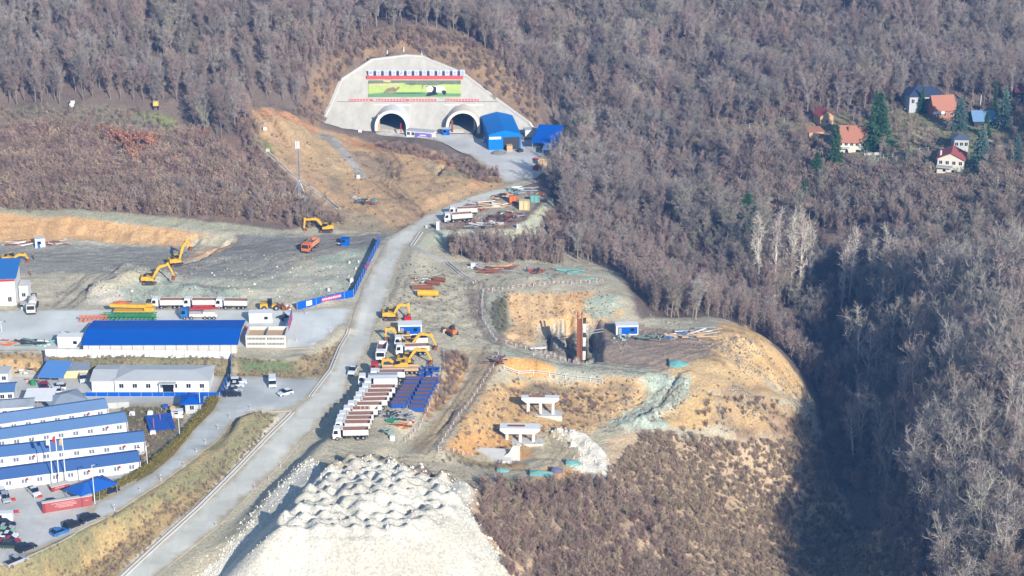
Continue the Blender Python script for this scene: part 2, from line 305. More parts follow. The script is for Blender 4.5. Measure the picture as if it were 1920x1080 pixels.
# left digging yard
zone([(-300,385),(0,384),(300,406),(540,434),(560,446),(300,425),(0,398),(-300,396)], (158,160,140), .8, .8)
zone([(-300,396),(0,398),(200,415),(330,430),(440,448),(400,470),(330,465),(230,455),(130,450),(0,455),(-300,450)], ORA, .8, 2, 1, ORA2)
zone([(-300,455),(60,458),(330,465),(420,450),(450,440),(740,438),(700,470),(560,490),(520,530),(400,530),(300,520),(200,510),(-300,520)], DARK, 1, 3, .95, (150,150,144))
zone([(440,440),(560,446),(740,436),(700,462),(560,470),(440,480)], (124,126,124), 1, 2, .8)
zone([(200,505),(330,560),(480,570),(640,560),(700,470),(650,470),(560,500),(470,525),(330,520),(250,500)], GREEN, 2, 4, .85, (188,184,166))
zone([(250,525),(420,535),(470,562),(240,568),(215,550)], (126,148,142), 1.2, 3, .9, (152,166,156))
zone([(170,540),(235,548),(220,570),(150,570)], (192,186,176), 1, 2, .9)
zone([(380,455),(445,448),(430,465),(390,482),(345,488)], (206,168,120), .5, 1.5, .9)
zone([(365,445),(440,440),(440,452),(350,472)], (190,184,160), .6, 1.5, .9)
zone([(600,480),(680,468),(665,545),(600,560),(560,555)], (150,166,152), 1.5, 4, .7, (180,184,170))
# lower strip grass banks
zone([(-260,664),(84,664),(84,694),(0,696),(-260,696)], (196,160,104), .5, 1.5, .95)
zone([(84,668),(440,668),(440,706),(84,700)], (118,122,84), .6, 1, .95, (134,128,92))
zone([(440,672),(560,674),(600,662),(638,640),(650,616),(655,618),(620,690),(600,708),(440,706)], (164,146,104), .5, 1, .95, (144,128,92))
zone([(444,674),(545,674),(555,698),(450,702)], (96,118,78), .8, 1, .9)
zone([(225,762),(348,762),(340,800),(300,850),(260,900),(235,870)], (132,116,88), .8, 1.5, .95, (112,112,76))
zone([(420,752),(352,842),(250,925),(190,955),(180,940),(260,895),(335,832),(395,755)], (116,118,66), .4, .8, .95, (150,122,66))
# dirt hill before the tunnels
zone([(462,193),(530,212),(600,243),(640,250),(720,268),(830,290),(930,320),(960,345),(900,372),(800,412),(740,430),(640,418),(560,350),(500,290),(478,240)], (184,152,114), 1.5, 3, 1, (200,162,112))
zone([(530,220),(600,245),(640,300),(660,330),(640,360),(590,310),(540,260)], (200,164,112), 1.5, 3, .9, (186,160,120))
zone([(462,193),(500,205),(600,240),(590,250),(500,220)], (200,142,98), 1, 2, .9)
zone([(645,255),(720,268),(900,318),(940,335),(890,345),(820,300),(740,285),(660,275)], (196,142,92), 1, 3, .9)
zone([(600,245),(625,255),(655,285),(690,333),(672,337),(650,305),(620,270),(598,255)], (176,172,166), .6, 1, .95, (150,146,140))
zone([(660,280),(720,290),(745,330),(700,340),(680,310)], (158,136,112), 1.5, 3, .8)
zone([(800,305),(900,325),(880,340),(800,325)], (160,148,118), 1.5, 3, .7)
zone([(480,255),(510,270),(515,290),(495,290)], (118,130,76), 1, 2, .9)
zone([(490,325),(530,330),(545,355),(500,345)], (110,130,84), 1, 2, .9)
zone([(610,325),(635,330),(645,365),(625,365)], (150,136,110), 1, 2, .7)
zone([(560,370),(700,405),(760,435),(640,432),(580,400)], (166,150,120), 1.5, 3, .9)
zone([(240,205),(300,212),(345,240),(400,268),(370,272),(300,240),(250,225)], (124,138,80), 1, 2, .95)
zone([(0,200),(240,205),(300,235),(350,270),(180,250),(0,215)], (124,120,104), 2, 3, .9)
zone([(570,170),(600,125),(690,66),(760,58),(860,72),(940,122),(1008,190),(1016,244),(990,226),(867,133),(780,100),(697,108),(640,146),(597,240),(560,228)], (126,104,88), 1.2, 2, 1, (150,122,92))
# right of the main road
zone([(765,470),(830,500),(920,530),(1160,512),(1150,535),(930,545),(905,600),(940,650),(880,680),(860,640),(730,600),(740,520)], (194,188,164), 1.2, 2, .9, (174,168,146))
zone([(870,540),(905,540),(920,600),(950,640),(930,650),(890,610)], (146,132,120), 1, 2, .9)
zone([(810,428),(965,430),(1010,388),(1035,372),(1045,400),(1020,430),(1025,455),(980,462),(900,448),(830,450),(800,470),(775,462),(790,435)], (172,186,168), 1, 2, .95, (190,190,160))
zone([(830,400),(1000,358),(1022,365),(1000,388),(960,428),(820,428)], (168,158,146), 1, 2, .95, (140,112,96))
zone([(895,548),(940,548),(930,650),(905,610)], (170,172,156), .8, 1.5, .9)
zone([(925,560),(950,555),(955,600),(958,625),(930,620),(918,590)], (108,112,84), .8, 1.5, .95)
zone([(950,548),(1110,546),(1110,560),(1170,590),(1130,610),(1010,604),(1005,650),(940,640),(958,610)], (222,166,100), .8, 2, 1, (214,178,128))
zone([(1100,560),(1160,556),(1150,598),(1110,596),(1095,580)], (160,182,168), 1, 2, .95, (182,190,172))
zone([(1008,607),(1118,606),(1122,676),(1040,665)], (168,160,146), .6, 1, 1, (132,124,112))
zone([(1120,612),(1340,622),(1345,660),(1250,695),(1122,680)], (160,140,126), 1, 2, .95, (148,130,120))
zone([(930,646),(1120,680),(1260,700),(1250,735),(1110,720),(1000,690),(925,662)], (180,178,160), .8, 2, .95, (164,176,160))
zone([(955,668),(1000,672),(1040,688),(1040,702),(960,700),(935,680)], (224,166,84), .8, 1.5, 1)
zone([(1330,618),(1400,612),(1450,650),(1520,740),(1480,745),(1400,700),(1330,690)], (210,176,122), 1, 3, 1, (206,168,110))
zone([(1260,690),(1340,660),(1400,700),(1480,745),(1460,760),(1340,740),(1300,745),(1260,720)], (202,172,122), 1, 3, .95, (190,158,112))
zone([(1230,700),(1300,712),(1290,740),(1230,770),(1260,800),(1190,810),(1120,790),(1150,750),(1200,725)], (180,198,188), .8, 2.5, 1, (160,178,168))
zone([(1280,750),(1350,735),(1340,790),(1260,800),(1240,780)], (206,170,112), 1, 2.5, .95)
zone([(1340,740),(1440,740),(1520,790),(1540,850),(1400,830),(1340,790)], (142,118,98), 1.5, 3, .95, (186,154,112))
zone([(1380,760),(1420,765),(1440,800),(1400,800)], (200,166,110), 1, 4, .8)
zone([(960,706),(1120,716),(1220,740),(1140,790),(1060,840),(950,850),(850,850),(860,790),(920,720)], (190,156,110), 1.2, 3, 1, (206,166,104))
zone([(940,712),(1190,722),(1180,735),(1000,722),(935,722)], (132,118,96), .8, 2, .9)
zone([(880,650),(935,665),(930,705),(880,760),(800,845),(760,840),(860,740),(885,690)], (182,162,126), .8, 1.5, 1, (168,150,120))
zone([(828,660),(875,655),(880,690),(860,735),(800,790),(790,770),(835,700)], (140,118,98), 1, 2.5, 1, (214,166,100))
zone([(815,845),(860,848),(990,868),(985,885),(900,880),(820,872)], (140,128,92), .8, 2, 1, (176,142,98))
zone([(860,815),(930,808),(1000,850),(990,862),(900,852),(830,842)], (214,160,88), .8, 2, .95)
zone([(1010,812),(1060,808),(1100,835),(1110,870),(1060,880),(1010,870),(1000,840)], (196,182,150), .5, 1, 1)
zone([(1026,806),(1085,806),(1132,845),(1162,890),(1122,914),(1075,882),(1088,850),(1068,826)], (226,222,212), .5, 1.5, 1)
zone([(1000,880),(1090,885),(1110,905),(1040,912),(1000,905)], (214,164,94), .6, 2, 1)
zone([(560,875),(760,840),(1000,885),(960,900),(880,905),(760,875),(620,872)], (176,168,146), 1, 2, 1)
zone([(880,905),(1110,905),(1150,890),(1130,820),(1200,808),(1400,830),(1540,850),(1660,1000),(1700,1200),(940,1200),(950,1060),(905,1000),(878,950)], (182,156,132), 1.2, 3, 1, (196,170,138))
zone([(900,900),(1010,905),(1000,935),(900,930)], (120,120,88), 1, 3, .8)
zone([(1150,900),(1400,900),(1450,960),(1300,990),(1150,960)], (176,152,120), 3, 8, .8)
# limestone
zone(TIP, (210,209,203), .5, 2, 1, (190,188,181))
zone([(1,1),(2,1),(2,2)], (0,0,0)) if 0 else None
zone([(640,1020),(760,1020),(830,1010),(840,1100),(600,1100)], (184,180,172), 1, 3, .6)
zone([(205,1090),(290,1010),(370,940),(440,870),(525,775),(548,778),(470,865),(400,930),(300,1030),(225,1100)], (206,198,178), .4, 1, .95)
zone([(525,800),(552,770),(560,778),(470,880),(385,968),(280,1060),(240,1100),(228,1096),(270,1050),(370,965),(450,888)], (120,124,122), .25, .3, .8)
zone([(720,560),(765,462),(790,436),(830,420),(832,426),(800,440),(775,470),(740,560)], (160,158,142), .4, .6, .9)
# tunnel platform and house plots
zone([(1300,255),(1520,215),(1530,240),(1420,262),(1310,270)], (170,156,116), 1.5, 3, .95, (140,138,96))
zone([(1550,215),(1760,200),(1925,215),(1925,345),(1830,335),(1700,320),(1600,290),(1540,262)], (146,136,108), 2, 4, .95, (128,138,92))
zone([(1685,240),(1745,238),(1735,265),(1690,270)], (190,172,132), 1.5, 3, .9)
zone([(1500,500),(1580,505),(1560,560),(1510,570)], (128,140,88), 2, 4, .9)
zone([(1840,262),(1920,262),(1920,285),(1850,280)], (190,184,172), 1, 2, .8)
for nd, hw, c, a in [([(440,470),(560,455),(700,440)], 5, (112,114,116), .7), ([(100,480),(300,470),(560,470)], 8, (118,120,122), .5), ([(110,575),(140,550),(170,520),(220,500)], 5, (128,130,126), .7),
    ([(895,530),(900,580),(930,635),(1040,672),(1200,690),(1340,650)], 4, (128,114,104), .7), ([(925,650),(900,700),(850,780),(790,845)], 4, (140,120,96), .8),
    ([(700,275),(740,300),(745,325),(700,335),(760,380),(790,400)], 4, (140,116,92), .9), ([(1140,630),(1240,640),(1330,635)], 8, (130,112,104), .6), ([(1050,812),(1060,850),(1030,875),(900,893),(760,870)], 4, (150,138,116), .6),
    ([(1120,800),(1180,790),(1230,750),(1280,720)], 3, (110,124,118), .7), ([(760,560),(820,580),(870,600)], 7, (150,142,122), .5)]: streaks(nd, hw, c, a)
for pl, an, am in [([(-300,396),(0,398),(200,415),(330,430),(440,448),(400,470),(330,465),(230,455),(130,450),(0,455),(-300,450)], 0, .28), ([(950,548),(1110,546),(1110,560),(1170,590),(1130,610),(1010,604),(1005,650),(940,640),(958,610)], .2, .32), ([(955,668),(1000,672),(1040,688),(1040,702),(960,700),(935,680)], 0, .3), ([(1330,618),(1400,612),(1450,650),(1520,740),(1480,745),(1400,700),(1330,690)], .8, .3),
    ([(960,706),(1120,716),(1220,740),(1140,790),(1060,840),(950,850),(850,850),(860,790),(920,720)], .3, .22), ([(862,655),(890,690),(860,740),(800,800),(780,790),(850,690)], 1.0, .35), ([(470,200),(600,243),(830,290),(930,330),(800,412),(640,418),(560,350),(500,290)], .5, .2), ([(1230,700),(1300,712),(1290,740),(1190,810),(1120,790),(1150,750)], .6, .3), ([(60,1045),(250,945),(420,850),(500,775),(525,785),(420,900),(300,1010),(200,1100)], -.4, .18), ([(1010,604),(1118,606),(1126,640),(1122,676),(1040,665)], .9, .5), ([(900,910),(1540,850),(1700,1100),(950,1100)], .5, .22)]: gully(pl, an, am)
for nd, of in [([(895,530),(900,580),(925,632),(985,660),(1100,684),(1200,690),(1300,665),(1340,640)], (-2.4,-1.0,1.0,2.4)), ([(925,650),(905,700),(865,755),(825,810),(790,848)], (-2.2,-.6,1.2,2.6)), ([(700,285),(735,300),(748,325),(735,345),(760,375),(795,405)], (-3,-1.6,0,1.6)), ([(690,290),(718,310),(722,335),(710,345)], (-1,1,2.6)), ([(1130,640),(1200,630),(1300,640)], (-3,-1.2,1.2,3)), ([(1150,670),(1230,655),(1330,650)], (-2,0,2)), ([(1050,812),(1062,850),(1040,872),(900,893),(760,872),(640,860)], (-1.2,1.2)), ([(110,575),(140,550),(175,520),(240,500),(420,480),(560,470),(690,445)], (-4,-2,2,4)), ([(60,480),(250,490),(450,500)], (-3,0,3)), ([(440,470),(560,455),(640,448),(720,440)], (-4,-1.5,1.5,4)), ([(450,520),(560,480),(650,462)], (-2,2)), ([(730,575),(760,520),(830,510),(900,530)], (-1.5,1.5)), ([(740,600),(830,610),(900,640)], (-2,0,2)), ([(770,560),(850,570),(890,600)], (-3,-1,1)), ([(1120,800),(1180,785),(1225,750),(1280,715)], (-2,-.5,1,2.5)), ([(610,850),(700,855),(800,870)], (-3,-1,1,3))]: ruts(nd, of)
for a_, b2_ in [((1032,612),(1058,662)),((1040,610),(1066,660)),((1048,608),(1076,664)),((1058,608),(1080,655)),((1020,618),(1042,655)),((1100,612),(1118,660))]: ruts([a_, b2_], (-.5, .7), (112, 106, 100), .8, .3); ruts([a_, b2_], (.1,), (206, 200, 190), .7, .3)
zone([(100,255),(470,250),(540,380),(540,425),(300,400),(100,380),(-60,370),(-60,260)], (150,122,104), 2, 6, .75, (140,112,96))
lum = col.mean(-1, keepdims=True); col = (col * .8 + lum * .2) * .98 * np.array([1.05, 1.0, .89])
def ground_mesh():
    ny, nx = X.shape
    V = np.stack([X, Y, Z], -1).reshape(-1, 3)
    i = np.arange(ny - 1)[:, None] * nx + np.arange(nx - 1)[None]; q = np.stack([i, i + 1, i + nx + 1, i + nx], -1)
    # the tunnels' mouths are left open under the concrete face
    xm = (XS[1:] + XS[:-1]) / 2; ym = (YS[1:] + YS[:-1]) / 2
    XM, YM = np.meshgrid(xm, ym); keep = np.ones(XM.shape, bool)
    for tx in TUNX: keep &= ~((np.abs(XM - tx) < 5.6) & (YM > Y0 - .2) & (YM < Y0 + 9.0))
    q = q[keep].reshape(-1, 4)
    me = bpy.data.meshes.new('ground'); me.vertices.add(len(V)); me.vertices.foreach_set('co', V.ravel())
    me.loops.add(q.size); me.loops.foreach_set('vertex_index', q.ravel().astype(np.int32))
    me.polygons.add(len(q)); me.polygons.foreach_set('loop_start', np.arange(0, q.size, 4, dtype=np.int32)); me.polygons.foreach_set('loop_total', np.full(len(q), 4, np.int32))
    me.update(); me.polygons.foreach_set('use_smooth', np.ones(len(q), bool))
    at = me.color_attributes.new('soil', 'FLOAT_COLOR', 'POINT')
    rgba = np.concatenate([col.reshape(-1, 3), np.ones((len(V), 1))], 1); at.data.foreach_set('color', rgba.ravel())
    return me
TUNX = [P(737, 243, YARD).x, P(869, 243, YARD).x]
gm = bpy.data.materials.new('soil'); gm.use_nodes = True; nt = gm.node_tree; N = nt.nodes; L = nt.links; b = N['Principled BSDF']
b.inputs['Roughness'].default_value = .95; b.inputs['Specular IOR Level'].default_value = .1
va = N.new('ShaderNodeVertexColor'); va.layer_name = 'soil'; ge = N.new('ShaderNodeNewGeometry')
na = N.new('ShaderNodeTexNoise'); na.inputs['Scale'].default_value = 1.6; na.inputs['Detail'].default_value = 8; na.inputs['Roughness'].default_value = .75; L.new(ge.outputs[0], na.inputs[0])
mr = N.new('ShaderNodeMapRange'); mr.inputs[1].default_value = .3; mr.inputs[2].default_value = .7; mr.inputs[3].default_value = .55; mr.inputs[4].default_value = 1.42; L.new(na.outputs[0], mr.inputs[0])
vm = N.new('ShaderNodeVectorMath'); vm.operation = 'SCALE'; L.new(va.outputs[0], vm.inputs[0]); L.new(mr.outputs[0], vm.inputs['Scale']); L.new(vm.outputs[0], b.inputs['Base Color'])
bp = N.new('ShaderNodeBump'); bp.inputs['Strength'].default_value = 1; bp.inputs['Distance'].default_value = .5; L.new(na.outputs[0], bp.inputs['Height']); L.new(bp.outputs[0], b.inputs['Normal'])
go = bpy.data.objects.new('ground', ground_mesh()); sc.collection.objects.link(go); go['kind'] = 'structure'; go.data.materials.append(gm)
# ------------------------------------------------------------------ mesh helper
class MB:
    def __init__(s): s.v = []; s.f = []; s.m = []; s.mats = []; s.M = Matrix(); s.cm = 0
    def use(s, m):
        if m not in s.mats: s.mats.append(m)
        s.cm = s.mats.index(m); return s
    def at(s, M): s.M = M; return s
    def add(s, vs, fs):
        o = len(s.v); s.v += [s.M @ Vector(q) for q in vs]; s.f += [[o + i for i in f] for f in fs]; s.m += [s.cm] * len(fs)
    def box(s, x0, x1, y0, y1, z0, z1):
        s.add([(x0,y0,z0),(x1,y0,z0),(x1,y1,z0),(x0,y1,z0),(x0,y0,z1),(x1,y0,z1),(x1,y1,z1),(x0,y1,z1)], [(0,3,2,1),(4,5,6,7),(0,1,5,4),(1,2,6,5),(2,3,7,6),(3,0,4,7)])
    def prism(s, prof, a0, a1, ax='y'):     # profile extruded along an axis; profile in the two other axes
        n = len(prof)
        def mk(p, q, t): return (t, p, q) if ax == 'x' else ((p, t, q) if ax == 'y' else (p, q, t))
        vs = [mk(p, q, a0) for p, q in prof] + [mk(p, q, a1) for p, q in prof]
        s.add(vs, [tuple(range(n)), tuple(range(2 * n - 1, n - 1, -1))] + [(i, i + n, (i + 1) % n + n, (i + 1) % n) for i in range(n)])
    def tube(s, p, q, r0, r1=None, n=8, cap=True):
        p = Vector(p); q = Vector(q); r1 = r0 if r1 is None else r1; d = (q - p).normalized()
        a = d.orthogonal().normalized(); b_ = d.cross(a)
        vs = [tuple(p + (a * math.cos(t) + b_ * math.sin(t)) * r0) for t in [2 * math.pi * i / n for i in range(n)]] + [tuple(q + (a * math.cos(t) + b_ * math.sin(t)) * r1) for t in [2 * math.pi * i / n for i in range(n)]]
        fs = [(i, (i + 1) % n, (i + 1) % n + n, i + n) for i in range(n)]
        if cap: fs += [tuple(range(n - 1, -1, -1)), tuple(range(n, 2 * n))]
        s.add(vs, fs)
    def beam(s, p, q, w, h, w1=None, h1=None):   # rectangular bar between two points, upright section
        p = Vector(p); q = Vector(q); d = (q - p).normalized(); side = d.cross(Vector((0, 0, 1)))
        side = side.normalized() if side.length > 1e-3 else Vector((1, 0, 0)); up = side.cross(d)
        w1 = w if w1 is None else w1; h1 = h if h1 is None else h1; vs = []
        for c, ww, hh in ((p, w, h), (q, w1, h1)):
            for a, b_ in ((-1,-1),(1,-1),(1,1),(-1,1)): vs.append(tuple(c + side * a * ww / 2 + up * b_ * hh / 2))
        s.add(vs, [(0,3,2,1),(4,5,6,7),(0,1,5,4),(1,2,6,5),(2,3,7,6),(3,0,4,7)])
    def mesh(s, name, smooth=False):
        me = bpy.data.meshes.new(name); me.from_pydata([tuple(q) for q in s.v], [], s.f)
        for m in s.mats: me.materials.append(m)
        me.polygons.foreach_set('material_index', s.m)
        if smooth: me.polygons.foreach_set('use_smooth', [True] * len(s.f))
        me.update(); return me
def link(name, data, parent=None, loc=None, rz=None, mw=None):
    o = bpy.data.objects.new(name, data); sc.collection.objects.link(o)
    if parent: o.parent = parent
    if loc is not None: o.location = loc
    if rz is not None: o.rotation_euler = (0, 0, rz)
    return o
def tag(o, label, cat, group=None):
    o['label'] = label; o['category'] = cat
    if group: o['group'] = group
    return o
def thing(name, label, cat, loc=(0, 0, 0), rz=0, group=None):
    return tag(link(name, None, None, loc, rz), label, cat, group)
def part(name, mb, parent, label=None, smooth=False, loc=None):
    o = link(name, mb if isinstance(mb, bpy.types.Mesh) else mb.mesh(name, smooth), parent, loc)
    if label: o['label'] = label
    return o
CACHE = {}
def cached(key, fn):
    if key not in CACHE: CACHE[key] = fn()
    return CACHE[key]
from mathutils.geometry import delaunay_2d_cdt
def drape(name, poly, m, off=.1, step=2.0, thick=0, wall=None):
    n = len(poly); pv = []
    for i in range(n):       # densify outline
        a = Vector(poly[i][:2]); b_ = Vector(poly[(i + 1) % n][:2]); k = max(1, int((b_ - a).length / step))
        pv += [a.lerp(b_, j / k) for j in range(k)]
    nb = len(pv); xs = np.arange(min(p.x for p in pv), max(p.x for p in pv), step); ys = np.arange(min(p.y for p in pv), max(p.y for p in pv), step)
    gx, gy = np.meshgrid(xs, ys); d = sdist([(p.x, p.y) for p in pv], gx.ravel(), gy.ravel())
    pv += [Vector((float(a), float(b_))) for a, b_, q in zip(gx.ravel(), gy.ravel(), d) if q < -step * .4]
    V, E, Fc, *_ = delaunay_2d_cdt(pv, [], [list(range(nb))], 1, 1e-4)
    vx = np.array([v.x for v in V]); vy = np.array([v.y for v in V]); vz = hza(vx, vy)
    for q in (.5, -.5): vz = np.maximum(vz, (hza(vx + q, vy) + hza(vx, vy + q)) / 2)
    vz = vz + off
    vs = list(zip(vx, vy, vz)); fs = [tuple(f) for f in Fc]; nv = len(vs)
    fs = [f if (vx[f[1]]-vx[f[0]])*(vy[f[2]]-vy[f[0]])-(vx[f[2]]-vx[f[0]])*(vy[f[1]]-vy[f[0]]) > 0 else f[::-1] for f in fs]
    if thick:
        vs += [(a, b_, c - thick) for a, b_, c in vs]
        cnt = {}
        for f in fs:
            for i in range(len(f)): cnt[(f[i], f[(i + 1) % len(f)])] = 1
        fs += [(a, a + nv, b_ + nv, b_) for a, b_ in cnt if (b_, a) not in cnt]
    me = bpy.data.meshes.new(name); me.from_pydata(vs, [], fs); me.materials.append(m); me.update()
    return link(name, me)
# ------------------------------------------------------------------ paved surfaces
conc = mat('concrete_road', C(198,196,184,.95), .9, .10, .25, bump=.1, spec=.1)
conc2 = mat('concrete_apron', C(202,204,198,.92), .9, .06, .2, spec=.1)
asph = mat('weathered_paving', C(184,186,182,.92), .9, .10, .3, spec=.1)
def struct(o): o['kind'] = 'structure'; return o
ROADS = []
_dr = drape
def drape(name, poly, m, *a):
    ROADS.append((name, poly, C(176, 164, 140, .9))); return _dr(name, poly, m, *a)
RL = [(190,1110),(220,1080),(295,1020),(375,950),(445,885),(480,847),(511,810),(548,772),(583,743),(607,712),(620,693),(637,650),(655,615),(668,574),(680,540),(705,490),(725,452),(737,442),(785,412),(830,390),(870,372),(940,352),(985,335)]
RR = [(1012,340),(985,347),(915,377),(862,400),(820,418),(790,434),(765,462),(747,500),(735,532),(718,584),(700,625),(688,662),(675,680),(655,712),(647,747),(625,760),(595,800),(574,819),(533,866),(480,917),(445,950),(405,992),(345,1040),(295,1080),(262,1110)]
struct(drape('road', wp(RL + RR), conc, .12, 1.6, .4))
struct(drape('tunnel_forecourt', wp([(700,244),(870,244),(905,262),(1000,262),(1028,290),(1024,318),(1000,338),(985,338),(950,346),(915,318),(880,290),(830,268),(760,259),(705,252)]), mat('yard_concrete', C(200,198,192,.9), .9, .08, .2, spec=.1), .08, 2.2))
struct(drape('access_road', wp([(581,743),(607,712),(520,708),(440,706),(425,712),(410,750),(400,770),(360,810),(325,855),(287,887),(180,946),(140,1000),(225,957),(345,877),(410,825),(437,790),(480,772),(546,771)]), asph, .13, 1.6, .3))
struct(drape('car_park', wp([(425,712),(405,705),(180,702),(60,700),(-60,700),(-60,1080),(25,1053),(141,1000),(180,946),(255,905),(262,880),(225,790),(205,762),(340,758),(410,747)]), mat('car_park_paving', C(190,188,182,.9), .9, .08, .4, spec=.1), .08, 2.0))
struct(drape('yard_road', wp([(-60,583),(110,580),(300,580),(545,580),(560,584),(640,573),(666,574),(652,612),(640,611),(590,652),(540,655),(300,656),(-60,660)]), conc2, .1, 2.0, .2))

def road_wear(o, poly, dirt, w_=1.6):
    me = o.data; n = len(me.vertices); co = np.empty(n * 3); me.vertices.foreach_get('co', co); co = co.reshape(-1, 3)
    d = -sdist([(p[0], p[1]) for p in poly], co[:, 0], co[:, 1]); e = 1 - sstep(0, w_, d + (fbm(co[:, 0], co[:, 1], 3, 3, 91) - .5) * w_ * 1.6)
    at = me.color_attributes.new('wear', 'FLOAT_COLOR', 'POINT'); at.data.foreach_set('color', np.stack([e, fbm(co[:, 0], co[:, 1], 9, 3, 92), e * 0, e * 0 + 1], 1).ravel())
    m = o.data.materials[0].copy(); m.name = m.name + '_worn'; me.materials[0] = m; nt = m.node_tree; N = nt.nodes; L = nt.links; b = N['Principled BSDF']; src = b.inputs['Base Color'].links[0].from_socket
    va = N.new('ShaderNodeVertexColor'); va.layer_name = 'wear'; sp_ = N.new('ShaderNodeSeparateColor'); L.new(va.outputs[0], sp_.inputs[0])
    mx = N.new('ShaderNodeMixRGB'); mx.inputs[2].default_value = dirt; L.new(src, mx.inputs[1])
    nz = N.new('ShaderNodeTexNoise'); nz.inputs['Scale'].default_value = .8; nz.inputs['Detail'].default_value = 7; ge = N.new('ShaderNodeNewGeometry'); L.new(ge.outputs[0], nz.inputs[0])
    mr = N.new('ShaderNodeMapRange'); mr.inputs[1].default_value = .35; mr.inputs[2].default_value = .65; L.new(nz.outputs[0], mr.inputs[0]); mu = N.new('ShaderNodeMath'); mu.operation = 'MULTIPLY'; L.new(mr.outputs[0], mu.inputs[0]); L.new(sp_.outputs[0], mu.inputs[1])
    ad = N.new('ShaderNodeMath'); ad.operation = 'MULTIPLY_ADD'; ad.inputs[1].default_value = .7; L.new(sp_.outputs[0], ad.inputs[0]); L.new(mu.outputs[0], ad.inputs[2]); ad.use_clamp = True; L.new(ad.outputs[0], mx.inputs[0])
    # slab joints
    bt = N.new('ShaderNodeTexBrick'); bt.inputs['Scale'].default_value = 1; bt.inputs['Brick Width'].default_value = 5; bt.inputs['Row Height'].default_value = 4.5; bt.inputs['Mortar Size'].default_value = .05; bt.offset = 0
    bt.inputs['Color1'].default_value = (1, 1, 1, 1); bt.inputs['Color2'].default_value = (.94, .94, .93, 1); bt.inputs['Mortar'].default_value = (.86, .86, .85, 1); L.new(ge.outputs[0], bt.inputs[0])
    m2 = N.new('ShaderNodeMixRGB'); m2.blend_type = 'MULTIPLY'; m2.inputs[0].default_value = 1; L.new(mx.outputs[0], m2.inputs[1]); L.new(bt.outputs[0], m2.inputs[2])
    m3 = N.new('ShaderNodeHueSaturation'); m4 = N.new('ShaderNodeMapRange'); m4.inputs[1].default_value = .3; m4.inputs[2].default_value = .7; m4.inputs[3].default_value = .86; m4.inputs[4].default_value = 1.08; L.new(sp_.outputs[1], m4.inputs[0]); L.new(m4.outputs[0], m3.inputs['Value']); L.new(m2.outputs[0], m3.inputs['Color']); L.new(m3.outputs[0], b.inputs['Base Color'])
for nm, pl, dirt in ROADS: road_wear(sc.objects[nm], pl, dirt)
